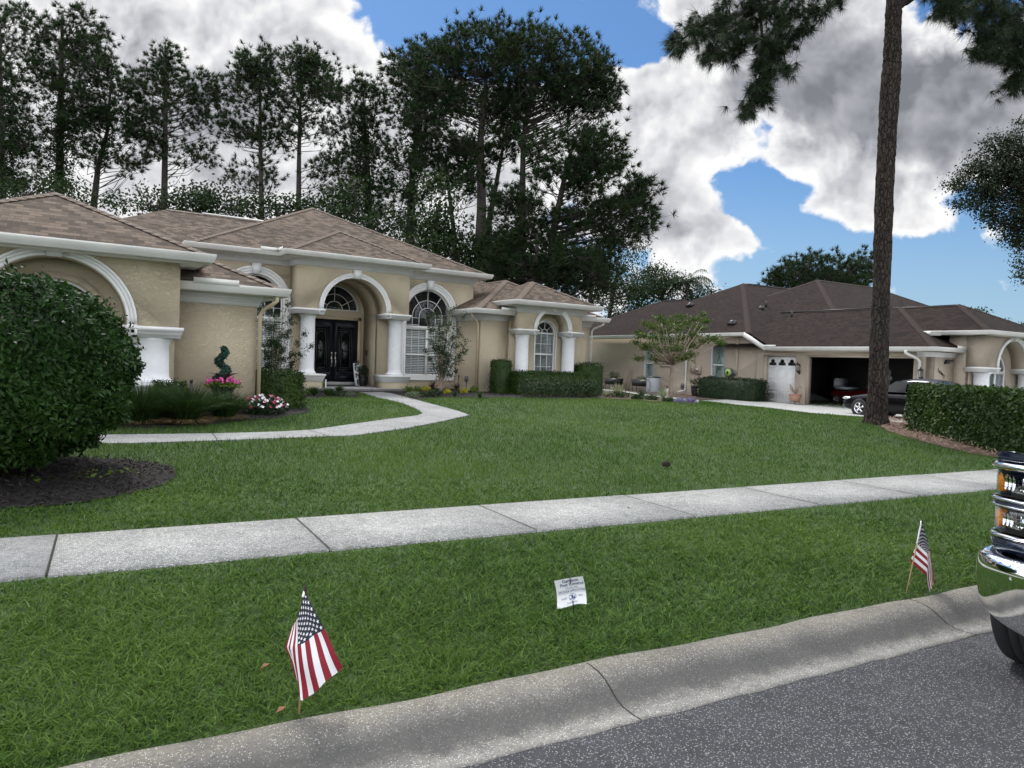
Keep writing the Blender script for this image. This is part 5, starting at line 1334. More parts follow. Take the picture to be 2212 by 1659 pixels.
dd = rvec(n_); P = ctr_+dd*rad*rng.uniform(.5, 1, (n_, 1))*np.array([1, 1, .62]); g.bulk(leaves(P, .045, .35, nrm=dd, jit=.8), 4); g.build('foliage', 'blue_juniper', t)
g = G(); g.tube([cc, cc+np.array([-.01, 0, Hh*.9])], [.03, .01], 6); g.build('trunk', 'bark', t)
t = thing('red_cordyline', 'dark red spiky leaves between the petunias and the juniper', 'plant', cc); g = G()
w = rng.uniform(0, 2*pi, 26); D_ = unit(np.column_stack([np.cos(w)*.9, np.sin(w)*.9, np.ones(26)])); g.bulk(blades(np.tile(cc+np.array([0, -.1, .1]), (26, 1)), D_, .36, .03, .9, 3), 4); g.build('blades', 'red_leaf', t)
# black stake light, white path lights
def stake(px0, py0, px1, py1, r, label, mat, capmat=None):
    a = gp(px0, py0); b = at_Y(px1, py1, a[1]); b = np.array([a[0]+(b[0]-a[0]), a[1], b[2]])
    t = thing('stake_light', label, 'stake light', a); g = G(); g.tube([a-ZUP*.05, b], r, 8); g.build('stake', mat, t)
    g = G(); g.tube([b-ZUP*.0, b+ZUP*.06], r*1.35, 8); g.build('light_head', capmat or mat, t)
stake(*dz(238, 1330), *dz(222, 650), .02, 'thin black stake light standing between two grass clumps by the garage wall', 'black_metal')
db = lambda x, y: DD(PB, x, y)
stake(*db(1066, 415), *db(1074, 315), .022, 'white path light stake right of the concrete path at the porch', 'trim_white', 'black_metal')
stake(*db(393, 385), *db(391, 300), .022, 'white path light stake left of the porch steps among yellow-green plants', 'trim_white')
stake(*db(1940, 395), *db(1937, 250), .018, 'thin black stake light against the wall right of the big window', 'black_metal')
# flower patch
a = gp(*dz(1510, 1205)); s_ = np.linalg.norm(a-CC)/FPX*.5486/4.148
cpt = a+np.array([0, .45, .16])
def petals(t):
    for mat, m in (('petal_white', 46), ('petal_red', 34)):
        g = G(); P, d = shell(m*2, cpt, (350*s_*1.02, .55, .26), .08, .05); flowers(g, P[:m], .036); g.build('blossom', mat, t)
leafy('flower_bed_plant', 'mound of white and magenta vincas at the corner of the garage wall', 'flowers', cpt, (350*s_, .5, .24), 2200, .06, 'dark_hedge_leaf', stems=0, base=a, extra=petals)
# crepe myrtles: thin upright stems clad with small leaves
def crepe(label, base, tips, zmin, n=70, leaf=.055, group='slender young trees in front of the arched windows'):
    t = thing('crepe_myrtle', label, 'tree', base, group); gs = G(); PL = []
    for (tx, ty, tz, th_) in tips:
        tip = np.array([tx, ty, tz]); m1 = base*(1-.45)+tip*.45; m1[0] = base[0]+(tx-base[0])*.22; m1[1] = base[1]+(ty-base[1])*.22
        pts = [base, m1, base*.25+tip*.75+np.array([0, 0, .05]), tip]; Q = []
        for s in np.linspace(0, 1, 14):
            q = (1-s)**3*pts[0]+3*s*(1-s)**2*pts[1]+3*s*s*(1-s)*pts[2]+s**3*pts[3]; Q.append(q)
        gs.tube(Q, [th_*(1-.85*i/13) for i in range(14)], 5)
        for i, q in enumerate(Q):
            if q[2] > zmin+(base[2]) : 
                k = int(n/6); PL.append(q+rng.normal(size=(k, 3))*np.array([.06, .06, .05]))
                if i % 3 == 0 and i > 3:
                    d = unit(rng.normal(size=3)*np.array([1, 1, .4])+np.array([0, 0, .5]))*rng.uniform(.15, .38)
                    gs.tube([q, q+d], [.005, .002], 4)
                    for s in np.linspace(.1, 1, 8): PL.append(q+d*s+rng.normal(size=(int(n/9)+1, 3))*.03)
    gs.build('stem', 'bark_smooth', t); g = G(); P = np.concatenate(PL); g.bulk(leaves(P, leaf, .5), 4); g.build('foliage', 'crepe_leaf', t)
b2 = gp(*DD(R2, 1525, 1512)); b2[1] = min(b2[1], 22.7); q2 = lambda x, y, dy=0: tuple(at_Y(*DD(R2, x, y), b2[1]+dy))
crepe('slender young tree with thin upright stems in front of the right arched window', b2, [(*q2(1395, 895), .02), (*q2(1460, 870, .3), .02), (*q2(1530, 900, -.2), .02), (*q2(1600, 850, .1), .022), (*q2(1715, 900), .02), (*q2(1745, 1120, .2), .016), (*q2(1745, 1180, -.2), .014), (*q2(1400, 1190), .012), (*q2(1500, 1000, .4), .02), (*q2(1560, 960, -.3), .02), (*q2(1640, 990, .2), .018), (*q2(1690, 1060, -.3), .018), (*q2(1620, 1230, -.3), .012), (*q2(1650, 1370, -.1), .01), (*q2(1480, 1120, -.2), .014), (*q2(1600, 1130, -.3), .016), (*q2(1540, 1080, .1), .016)], .55, 85)
b1 = np.array([at_Y(*DD(R2, 150, 1420), 21.6)[0], 21.6, 0]); b1[2] = float(zg(b1[0], b1[1])); q1 = lambda x, y, dy=0: tuple(at_Y(*DD(R2, x, y), b1[1]+dy))
crepe('slender young tree behind the clipped hedge in front of the left arched window', b1, [(*q1(270, 800), .02), (*q1(60, 830), .02), (*q1(130, 850, .3), .02), (*q1(190, 900), .02), (*q1(435, 1045), .018), (*q1(470, 1160, -.1), .016), (*q1(315, 930), .016), (*q1(320, 1350), .012), (*q1(100, 1000, .2), .016), (*q1(230, 1050, -.2), .016), (*q1(160, 1150, -.2), .014), (*q1(290, 1080), .014), (*q1(350, 1230), .012), (*q1(90, 1150), .012), (*q1(200, 1200, .2), .012), (*q1(150, 1010, -.2), .016)], .3, 100)
# small bed plants, left of the path and right of it
def small(px, py, w, h, mat, kind, label, n=300, size=.05, grp=None):
    a = gp(*db(px, py)); s = np.linalg.norm(a-CC)/FPX*.5486/2.9493; r = w*s/2; hh = h*s
    if kind == 'mound': leafy('shrub', label, 'shrub', a+np.array([0, r*.6, hh*.5]), (r, r*.8, hh*.55), n, size, mat, stems=3, base=a, group=grp)
    elif kind == 'fern':
        t = thing('fern', label, 'plant', a, grp); g = G(); c = a+np.array([0, r*.5, 0]); w_ = rng.uniform(0, 2*pi, 26)
        PL = []
        for k in range(26):
            d = np.array([cos(w_[k]), sin(w_[k]), rng.uniform(.5, 1.6)]); d /= np.linalg.norm(d); p = c.copy(); L = rng.uniform(.7, 1.1)*max(r, hh)*1.05
            for i in range(10): p = p+d*L/10; d = unit(d+np.array([0, 0, -.12])); PL.append(p+rng.normal(size=(6, 3))*.02)
        g.bulk(leaves(np.concatenate(PL), size, .4), 4); g.build('fronds', mat, t)
    else:
        t = thing('spiky_plant', label, 'plant', a, grp); g = G(); c = a+np.array([0, r*.4, 0]); k = n; w_ = rng.uniform(0, 2*pi, k); le = rng.uniform(.1, 1, k)
        D_ = unit(np.column_stack([np.cos(w_)*le, np.sin(w_)*le, np.ones(k)])); g.bulk(blades(np.tile(c, (k, 1)), D_, hh*1.15*rng.uniform(.7, 1.1, (k, 1)), size, .5, 3), 4); g.build('blades', mat, t)
small(345, 420, 130, 120, 'new_leaf', 'mound', 'yellow-green shrub in the bed left of the porch beside a white stake', 420, .07)
small(215, 455, 90, 70, 'lime_leaf', 'mound', 'small lime shrub next to the clipped hedge left of the porch', 200, .06)
small(270, 475, 160, 120, 'liriope_leaf', 'spiky', 'strappy green clump left of the porch, nearer the clipped hedge', 150, .02)
small(430, 480, 190, 110, 'liriope_leaf', 'spiky', 'strappy green clump left of the porch, in the middle of the bed', 170, .02)
small(560, 440, 200, 90, 'liriope_leaf', 'spiky', 'strappy green clump in front of the doormat', 150, .02)
small(540, 480, 200, 60, 'dark_hedge_leaf', 'mound', 'low dark ground shrub left of the path, in front of the strappy clumps', 500, .05)
small(690, 480, 150, 60, 'grey_plant', 'mound', 'low grey-brown shrub at the left corner of the path and porch', 350, .04)
small(1285, 400, 150, 90, 'new_leaf', 'fern', 'yellow-green fern at the foot of the right column plinth', 0, .05)
small(1420, 425, 170, 110, 'new_leaf', 'fern', 'yellow-green fern below the big right window, second from the column', 0, .05)
small(1570, 418, 110, 60, 'yellow_leaf', 'mound', 'bright yellow low shrub left of the slender young tree', 200, .06)
small(1812, 450, 90, 60, 'yellow_leaf', 'mound', 'bright yellow low shrub just right of the slender young tree', 180, .06)
small(2010, 440, 105, 60, 'yellow_leaf', 'mound', 'bright yellow low shrub right of the dark red spiky plant', 180, .06)
small(2130, 430, 120, 75, 'new_leaf', 'mound', 'green-yellow shrub at the foot of the downspout on the right wing', 220, .06)
small(1640, 385, 90, 100, 'red_leaf', 'spiky', 'dark red spiky plant left of the slender young tree', 26, .035)
small(1920, 400, 90, 95, 'red_leaf', 'spiky', 'dark red spiky plant beside the thin black stake light', 26, .035)
small(1430, 340, 70, 40, 'red_leaf', 'spiky', 'dark red tuft rising behind the ferns', 16, .035)
small(1430, 505, 190, 90, 'grey_plant', 'mound', 'low grey-green shrub in the mulch right of the path', 550, .045)
small(1560, 490, 160, 70, 'dark_hedge_leaf', 'mound', 'low dark shrub below the bright yellow shrub', 450, .045)
small(1690, 490, 170, 110, 'dark_hedge_leaf', 'mound', 'dark green bushy shrub at the foot of the slender young tree', 650, .05)
small(1900, 480, 130, 60, 'liriope_leaf', 'spiky', 'thin green clump between the two right yellow shrubs', 90, .012)
small(2190, 500, 110, 80, 'liriope_leaf', 'spiky', 'green grassy clump left of the tall narrow shrub', 120, .014)
# porch objects
px_ = lambda x, y, Y: at_Y(*DD(R2, x, y), Y)
a = px_(852, 1490, 24.6); b = px_(868, 1308, 24.95); t = thing('home_sign', 'tall white wooden sign reading HOME leaning beside the front doors', 'sign', (a[0], 24.6, .67))
g = G(); w_ = .135; zt = b[2]
lean = .35/(zt-.67)*.8; fz = lambda z: 24.55+(z-.67)*lean
g.mesh([(a[0]-w_, fz(.67), .67), (a[0]+w_, fz(.67), .67), (a[0]+w_, fz(.67)+.025, .67), (a[0]-w_, fz(.67)+.025, .67), (a[0]-w_, fz(zt), zt), (a[0]+w_, fz(zt), zt), (a[0]+w_, fz(zt)+.025, zt), (a[0]-w_, fz(zt)+.025, zt)],
       [(0, 1, 5, 4), (1, 2, 6, 5), (2, 3, 7, 6), (3, 0, 4, 7), (4, 5, 6, 7), (3, 2, 1, 0)]); g.build('board', 'sign_white', t)
g = G(); upv = unit(np.array([0, lean, 1.]))
for i, ch in enumerate('EMOH'): z = .67+.13+i*.235; add_text(g, ch, .25, (a[0], fz(z)-.004, z), np.array([1., 0, 0]), upv, .008)
g.build('lettering', 'black_metal', t)
g = G(); P = np.array([a[0], fz(zt)-.04, zt-.12])+rng.normal(size=(60, 3))*np.array([.06, .015, .06]); g.bulk(leaves(P, .07, .5), 4); g.build('bow', 'dark_hedge_leaf', t)
a = px_(885, 1492, 24.45); b = (a[0], 24.45, .67); m_ = pot('urn', 'small black pot with a round topiary ball beside the front doors', 'pot', b, .13, .38, 'black_plastic', 1.15)
leafy('topiary', 'small dark round topiary ball in the black pot by the doors', 'topiary', m_+np.array([0, 0, .22]), (.2, .2, .2), 900, .04, 'dark_hedge_leaf', stems=1, base=m_)
g = G(); g.box(7.7, 8.95, 24.1, 24.7, .672, .69); tag(g.build('doormat', 'black_plastic'), 'dark doormat in front of the black double doors', 'doormat')

# ---- big round bush and plants in its mulch
BB = np.array([-.25, 9.9, 0.]); BB[2] = float(zg(BB[0], BB[1]))
pR = at_Y(272, 770, 9.9); pT = at_Y(60, 596, 9.9); pL = at_Y(-240, 770, 9.9)
cx = -.0
rx = 1.42; cen = np.array([pR[0]-rx, 9.9, 0]); ztop = pT[2]-.08; rz = (ztop-.10-BB[2])/2*1.0; cen[2] = ztop-rz
t = thing('round_bush', 'huge rounded dark green bush in the black mulch bed by the sidewalk', 'bush', (cen[0], cen[1], BB[2]))
def superq(d, r, p=2.6):
    k = (np.abs(d)**p).sum(1)**(1/p); return d/k[:, None]*r
n_ = 60000; d = rvec(n_); r_ = np.array([rx, rx, rz]); base_ = superq(d, r_, 2.5)
lump = 1+.05*np.sin(base_[:, 0]*5+base_[:, 2]*4)*np.cos(base_[:, 1]*5.5+1)+.025*np.sin(base_[:, 2]*11+base_[:, 0]*9)
rad = (rng.uniform(0, 1, n_)**.25)*.16+.88; low = base_[:, 2] < -.55*rz
rad = np.where(low, rad*(.86+.1*rng.uniform(size=n_)), rad)
P = cen+base_*(lump*rad)[:, None]; keep = P[:, 2] > BB[2]+.06
P = P[keep]; d = d[keep]
g = G(); g.bulk(leaves(P, .075, .42, nrm=d, jit=.9), 4)
vs = 24
g.sphere(cen, tuple(np.array([rx, rx, rz])*.78), 24, 12)
# sprigs sticking out
k = 220; dd = rvec(k); dd[:, 2] = np.abs(dd[:, 2]); pp = cen+superq(dd, r_, 2.5)*1.03
S_ = []
for i in range(k):
    L = rng.uniform(.06, .2); dr_ = unit(dd[i]+rng.normal(size=3)*.3+np.array([0, 0, .5]))
    for s in np.linspace(0, 1, 6): S_.append(pp[i]+dr_*L*s+rng.normal(size=(2, 3))*.012)
g.bulk(leaves(np.concatenate(S_), .07, .42), 4)
g.build('foliage', 'bush_leaf', t)
g = G()
for i in range(26):
    w = rng.uniform(0, 2*pi); r0 = rng.uniform(.1, .55); r1 = rng.uniform(.5, 1.15)
    a = np.array([cen[0]+r0*cos(w), cen[1]+r0*sin(w), BB[2]-.05]); b = np.array([cen[0]+r1*cos(w+.3), cen[1]+r1*sin(w+.3), BB[2]+rng.uniform(.6, 1.0)])
    g.tube([a, (a+b)/2+rng.normal(size=3)*.05, b], [.022, .016, .008], 5)
g.build('stem', 'bark', t)
a = gp(165, 990); b = at_Y(210, 925, a[1])
g = G(); g.tube([a-ZUP*.03, b], .014, 6); tag(g.build('garden_stake', 'bark'), 'thin slanting stick in the ground under the right side of the round bush', 'stick')
# vine seedlings and chips on the mulch
g = G(); n_ = 5200
bb = np.array(BED1); X_ = rng.uniform(bb[:, 0].min(), bb[:, 0].max(), n_*2); Y_ = rng.uniform(bb[:, 1].min(), bb[:, 1].max(), n_*2)
ok = in_poly(X_, Y_, bb); X_, Y_ = X_[ok][:n_], Y_[ok][:n_]; P = np.column_stack([X_, Y_, zg(X_, Y_)+.02+rng.uniform(0, .02, len(X_))])
g.bulk(leaves(P, .06, .3, nrm=np.tile([0, 0, 1.], (len(P), 1)), jit=.5), 4); tag(g.build('mulch_chips', 'mulch_chip'), 'loose black bark chips around the round bush', 'mulch', kind='stuff')
for i, (px, py) in enumerate(((90, 1045), (200, 1035), (255, 1028))):
    a = gp(px, py); P = a+np.array([0, 0, .05])+rng.normal(size=(26, 3))*np.array([.10, .10, .02]); g = G(); g.bulk(leaves(P, .05, .7, nrm=np.tile([0, 0, 1.], (26, 1)), jit=.4), 4)
    tag(g.build('seedling', 'new_leaf'), 'small bright green seedling in the black mulch, %s of three' % ('nearest the left edge', 'middle', 'rightmost')[i], 'plant', group='seedlings in the black mulch')
# straw on the hedge mulch
g = G(); bb = np.array(HB); n_ = 5000; X_ = rng.uniform(bb[:, 0].min(), bb[:, 0].max(), n_*4); Y_ = rng.uniform(bb[:, 1].min(), bb[:, 1].max(), n_*4)
ok = in_poly(X_, Y_, bb); X_, Y_ = X_[ok][:n_], Y_[ok][:n_]; P = np.column_stack([X_, Y_, zg(X_, Y_)+.02+rng.uniform(0, .04, len(X_))])
g.bulk(leaves(P, .14, .12, nrm=np.tile([0, 0, 1.], (len(P), 1)), jit=.35), 4); tag(g.build('pine_straw', 'straw'), 'brown pine straw and bark under the long right hedge', 'pine straw', kind='stuff')
# mulch chips of the house beds
for nm, bd, k in (('left', BED2, 5000), ('right', BED3, 5000)):
    g = G(); bb = np.array([p[:2] for p in bd]); X_ = rng.uniform(bb[:, 0].min(), bb[:, 0].max(), k*2); Y_ = rng.uniform(bb[:, 1].min(), bb[:, 1].max(), k*2)
    ok = in_poly(X_, Y_, bb); X_, Y_ = X_[ok], Y_[ok]; P = np.column_stack([X_, Y_, zg(X_, Y_)+.02])
    g.bulk(leaves(P, .08, .3, nrm=np.tile([0, 0, 1.], (len(P), 1)), jit=.5), 4); tag(g.build('mulch_chips', 'mulch_chip'), 'black bark chips in the %s flower bed of the tan house' % nm, 'mulch', kind='stuff')

# ---- long hedge at the right edge
A_ = np.array([19.0, 10.25]); dirh = np.array([-3.3, -4.35]); dirh /= np.linalg.norm(dirh); nh = np.array([dirh[1], -dirh[0]])
if nh[0] > 0: nh = -nh
B_ = A_+dirh*5.2; th_ = 1.55
zt = at_d(2000, 826, 0)[2]
pA = at_z(1958, 925, .35); 
ctop = CC[2]+(.0)
# left corner top seen at (1960,838)
dA = (A_-CC[:2])@CF[:2]; ztop = (CC+ray(1962, 836)*dA/1.0)[2]
hedge('hedge', 'long clipped hedge with bright green top beside the big pine trunk', 'hedge', [A_, B_, B_-nh*th_, A_-nh*th_], 0, float(ztop), 30000, .085, 'hedge_leaf', bulge=.06)

# ---- small tree in front of the neighbour's wall
a = gp(*D1(945, 905)); s_ = np.linalg.norm(a-CC)/FPX; S1 = s_*.5486/2.765; Yt = a[1]
def pt_at(a, px, py, dy=0.):   # point in the upright plane facing the camera through a, shifted in depth
    dist = (a-CC)@CF; return CC+ray(px, py)*(dist+dy)
t = thing('small_tree', 'slender small tree with spreading green crown tinged red in front of the beige wall', 'tree', a)
tr = [a-ZUP*.1, pt_at(a, *D1(940, 780)), pt_at(a, *D1(950, 650)), pt_at(a, *D1(960, 560)), pt_at(a, *D1(965, 480))]
g = G(); g.tube(tr, [.085, .075, .07, .065, .06], 8)
g.build('trunk', 'bark_smooth', t)
g = G(); PL = []
crown = [(560, 260, 24), (600, 440, 40), (640, 190, 40), (700, 300, 50), (780, 210, 60), (860, 140, 60), (1000, 110, 70), (1100, 60, 60), (900, 240, 70), (1050, 220, 80), (1180, 180, 60), (1260, 100, 50), (1330, 30, 35), (1150, 300, 60), (1300, 250, 50), (1400, 220, 45), (1490, 270, 35), (850, 350, 60), (1000, 330, 60), (800, 440, 50), (880, 450, 40), (1080, 430, 50), (1140, 400, 40), (650, 330, 30), (750, 90, 50), (680, 60, 40), (960, 40, 50), (1200, 10, 40), (880, 50, 40), (830, 0, 40), (1050, -20, 40), (1300, -40, 25), (600, 150, 25)]
top = tr[-1]
for (x, y, r) in crown:
    c = pt_at(a, *D1(x, y), rng.uniform(-1.0, 1.0)); R = r*S1
    m = (top+c)/2+np.array([0, 0, -.15]); g.tube([top-ZUP*.1, m, c], [.035, .02, .006], 5)
    for _ in range(4):
        e_ = c+rvec(1)[0]*np.array([R*1.2, R*1.2, R*.6]); g.tube([c, e_], [.006, .003], 4)
    n_ = int(12+r*3.4); P = c+rng.normal(size=(n_, 3))*np.array([R*.85, R*.85, R*.34]); PL.append(P)
g.build('branch', 'bark_smooth', t)
g = G(); g.bulk(leaves(np.concatenate(PL), .105, .5, droop=.5), 4); g.build('foliage', 'maple_leaf', t)
# small strip bed in front of it
for i, (x, y, w, h, mat, lab, nm) in enumerate(((360, 850, 190, 130, 'variegated', 'pale variegated grass clump left of the thin tree trunk', 's'), (250, 870, 120, 80, 'variegated', 'small pale grass clump beside the tall narrow shrub', 's'), (855, 880, 150, 120, 'variegated', 'pale variegated grass clump just left of the thin tree trunk', 's'), (630, 860, 120, 90, 'grey_plant', 'sparse pale shrubby plant between two grass clumps', 's'),
        (420, 880, 260, 70, 'wood_leaf', 'low dark shrub mound in the strip bed, left end', 'm'), (600, 900, 160, 60, 'wood_leaf', 'low dark shrub mound in the strip bed, second from left', 'm'), (760, 905, 180, 60, 'wood_leaf', 'low dark shrub mound in the strip bed, third from left', 'm'), (930, 925, 150, 50, 'wood_leaf', 'low dark shrub mound at the foot of the thin tree', 'm'),
        (1060, 930, 130, 45, 'petal_lavender', 'lavender coloured low flowering mound at the end of the strip bed, left half', 'm'), (1180, 935, 140, 55, 'petal_lavender', 'lavender coloured low flowering mound at the end of the strip bed, right half', 'm'))):
    X0, Y0 = D1(x, y); a = gp(X0, Y0); s = np.linalg.norm(a-CC)/FPX*.5486/2.765; r = w*s/2; hh = h*s
    if nm == 's':
        t = thing('grass_clump', lab, 'grass clump', a); g = G(); k = 70; w_ = rng.uniform(0, 2*pi, k); le = rng.uniform(.1, 1.2, k)
        D_ = unit(np.column_stack([np.cos(w_)*le, np.sin(w_)*le, np.ones(k)])); g.bulk(blades(np.tile(a, (k, 1)), D_, hh*1.2*rng.uniform(.6, 1.1, (k, 1)), .03, .5, 3), 4); g.build('blades', mat, t)
    else: leafy('low_shrub', lab, 'shrub', a+np.array([0, r*.4, hh*.4]), (r, r*.7, hh*.6), 500, .06, mat, stems=3, base=a)

# ================================================================== PINES
def pine(name, label, d, trunk, tw, blobs_, group='tall pines behind the houses', needle=.40, per=8, nd=26, bw=.04, mat='pine_needle', bark='bark_far', zbase=None, width=.044, lift=.35, depth=1.0, spread=1.0, csize=1.0):
    """trunk: [(px,py)] from bottom to top at camera distance d; blobs: (px,py,rx,ry,count)"""
    m = d/FPX
    T = [at_d(x, y, d) for x, y in trunk]
    b = T[0].copy(); dirn = T[0]-T[1]; b = b+dirn*((b[2]-.3)/(-dirn[2]+1e-6))if abs(dirn[2]) > .01 else b
    b = np.array([T[0][0], T[0][1], .2]) if not np.isfinite(b).all() else b
    b[2] = float(zg(b[0], b[1]))
    T = [b]+T
    t = thing(name, label, 'tree', b, group)
    L = len(T); R = [tw*m/2*(1.25 if i == 0 else 1-.72*(i-1)/max(1, L-2)) for i in range(L)]
    g = G(); g.tube([T[0]-ZUP*.3]+T, [R[0]]+R, 9); g.build('trunk', bark, t, smooth=True)
    Tz = np.array([p[2] for p in T]); Ta = np.array(T)
    def on_trunk(z): return np.array([np.interp(z, Tz, Ta[:, i]) for i in range(3)])
    gb = G(); PT = []; DT = []
    for (px, py, rx, ry, cnt) in blobs_:
        for _ in range(int(cnt*(1.35 if cnt < 33 else .85))):
            a, r = rng.uniform(0, 2*pi), sqrt(rng.uniform()); r = r**.8
            x = px+rx*r*cos(a); y = py+ry*r*sin(a); c = at_d(x, y, d+rng.uniform(-1, 1)*max(rx, ry)*m*depth)
            hz = np.linalg.norm((c-on_trunk(c[2]))[:2]); za = max(Tz[1]*.9, c[2]-lift*hz-.4); za = min(za, Tz[-1]); a0 = on_trunk(za)
            mid = a0*.45+c*.55+np.array([0, 0, -.12*hz])+rng.normal(size=3)*.15
            th = min(.11, .012+bw*.35*sqrt(hz))
            gb.tube([a0, mid, c], [th, th*.6, th*.25], 4, False)
            out = unit(c-a0+np.array([0, 0, .4]))
            k = per+int(rng.integers(-2, 3)); offs = rng.normal(size=(k, 3))*np.array([.42, .42, .30])*csize
            tp = c+offs; PT.append(tp); DT.append(unit(np.tile(out, (k, 1))*.8+unit(offs)*.9+np.array([0, 0, .35])))
            for q in tp: gb.tube([c-out*.15, q], [.012, .006], 3, False)
    gb.build('branch', bark, t)
    P = np.concatenate(PT); Dn = np.concatenate(DT); g = G(); g.bulk(needles(P, Dn, nd, needle, width, spread), 3); g.build('crown', mat, t)
    return t
def clump_tree(name, label, d, trunk, tw, blobs_, leaf, size, per=60, group=None, cat='tree', bark='bark_far', depth=1.0, rc=.35, aspect=.55, bw=.05):
    m = d/FPX; T = [at_d(x, y, d) for x, y in trunk]; b = np.array([T[0][0], T[0][1], float(zg(T[0][0], T[0][1]))]); T = [b]+T
    t = thing(name, label, cat, b, group); L = len(T); g = G(); R = [tw*m/2*(1-.6*i/L) for i in range(L)]; g.tube(T, R, 8); g.build('trunk', bark, t, smooth=True)
    Tz = np.array([p[2] for p in T]); Ta = np.array(T); gb = G(); PL = []; NL = []
    for (px, py, rx, ry, cnt) in blobs_:
        for _ in range(cnt):
            a, r = rng.uniform(0, 2*pi), sqrt(rng.uniform())**.8; c = at_d(px+rx*r*cos(a), py+ry*r*sin(a), d+rng.uniform(-1, 1)*max(rx, ry)*m*depth)
            za = np.clip(c[2]-1.0, Tz[0]+.5, Tz[-1]); a0 = np.array([np.interp(za, Tz, Ta[:, i]) for i in range(3)])
            gb.tube([a0, (a0+c)/2+rng.normal(size=3)*.2, c], [bw, bw*.6, bw*.2], 4, False)
            P = c+rng.normal(size=(per, 3))*rc*np.array([1, 1, .7]); PL.append(P); NL.append(unit(P-c+np.array([0, 0, .3])))
    gb.build('branch', bark, t); g = G(); g.bulk(leaves(np.concatenate(PL), size, aspect, nrm=np.concatenate(NL), jit=.8), 4); g.build('crown', leaf, t)
    return t
GP = 'tall pines behind the houses'
pine('pine_tree', 'tall dark pine cut by the left picture edge, crown reaching the top', 46, [(2, 430), (0, 60)], 18, [(20, 90, 60, 85, 30), (10, 240, 70, 90, 36), (30, 360, 60, 60, 22)])
pine('pine_tree', 'tall straight pine with dense crown, first complete one from the left', 48, [(128, 425), (130, 260), (133, 130), (135, 25)], 17, [(150, 70, 70, 55, 32), (150, 150, 95, 45, 28), (130, 230, 100, 55, 30), (120, 300, 80, 40, 18)])
pine('pine_tree', 'pine with slightly curved trunk standing between two straighter pines left of the roof peak', 50, [(203, 440), (212, 360), (233, 280), (240, 170)], 14, [(200, 130, 45, 60, 18), (230, 210, 75, 50, 28), (250, 270, 80, 35, 22), (190, 330, 70, 30, 12), (270, 350, 70, 25, 12)])
pine('pine_tree', 'pine with narrow pointed top and long bare right-hand boughs', 50, [(355, 430), (357, 300), (358, 200), (357, 112)], 14, [(357, 130, 28, 32, 12), (345, 200, 60, 50, 28), (430, 200, 45, 40, 16), (440, 260, 45, 40, 12), (330, 270, 70, 40, 24), (400, 330, 60, 30, 12)])
pine('pine_tree', 'slim upright pine, left one of the pair above the low roof ridge', 50, [(566, 478), (563, 350), (562, 230), (562, 120)], 12, [(560, 135, 32, 35, 18), (540, 190, 50, 45, 24), (525, 260, 45, 45, 16), (580, 300, 50, 45, 16), (545, 370, 60, 30, 14)])
pine('pine_tree', 'fan-crowned pine, right one of the pair above the low roof ridge', 50, [(645, 452), (646, 340), (648, 240), (655, 130)], 12, [(650, 135, 52, 35, 28), (650, 200, 75, 40, 30), (700, 190, 32, 40, 12), (620, 260, 40, 40, 10), (690, 280, 35, 35, 8), (700, 370, 40, 30, 8)])
pine('pine_tree', 'vine-covered pine just left of the big central pines', 48, [(800, 510), (795, 400), (790, 300), (785, 210)], 16, [(780, 215, 60, 42, 26), (770, 290, 60, 50, 24), (750, 370, 60, 45, 20), (800, 420, 50, 60, 18)])
pine('pine_tree', 'vine-covered pine with thick dark trunk behind the entry roof', 46, [(885, 520), (890, 400), (900, 280), (905, 130)], 20, [(900, 140, 55, 50, 28), (890, 230, 60, 60, 32), (890, 330, 60, 50, 22), (860, 420, 50, 50, 14)])
pine('pine_tree', 'thin leaning bare-trunked pine left of the twin-stem pine', 44, [(985, 575), (978, 480), (968, 400), (962, 330)], 13, [(960, 330, 60, 50, 20), (1000, 400, 60, 40, 10)])
pine('pine_tree', 'largest pine with a broad domed crown, left of the straight trunked one', 42, [(1034, 600), (1040, 450), (1038, 300), (1050, 170)], 28, [(1040, 100, 90, 48, 60), (960, 150, 80, 60, 50), (1050, 180, 110, 60, 56), (940, 230, 70, 50, 30), (1120, 220, 60, 40, 16), (1030, 300, 80, 30, 12), (1010, 350, 60, 60, 18)], per=9)
pine('pine_tree', 'second stem pine close behind the largest trunk', 43, [(1058, 590), (1056, 480), (1075, 380), (1090, 300)], 18, [(1090, 300, 50, 40, 14), (1100, 250, 60, 40, 14)])
pine('pine_tree', 'straight grey-trunked pine with spreading top, right of the largest one', 42, [(1124, 610), (1128, 450), (1130, 300), (1150, 180)], 20, [(1150, 90, 90, 42, 44), (1230, 140, 85, 60, 56), (1260, 210, 75, 60, 48), (1170, 180, 90, 50, 36), (1290, 180, 38, 50, 16)], per=9, lift=.6)
pine('pine_tree', 'broad lower pine to the right of the straight grey trunk', 40, [(1185, 620), (1195, 500), (1220, 380), (1240, 300)], 20, [(1220, 330, 80, 45, 36), (1290, 330, 60, 45, 26), (1310, 400, 70, 50, 34), (1200, 420, 80, 60, 34), (1380, 420, 40, 45, 14), (1340, 480, 70, 50, 28), (1240, 510, 90, 60, 44)], per=9)
pine('pine_tree', 'low green pine filling the gap between the big trunks and the right wing roof', 38, [(1150, 640), (1160, 560), (1160, 500)], 14, [(1110, 480, 60, 60, 30), (1180, 560, 70, 50, 36), (1080, 560, 40, 40, 14), (1260, 590, 60, 40, 26)], per=9)
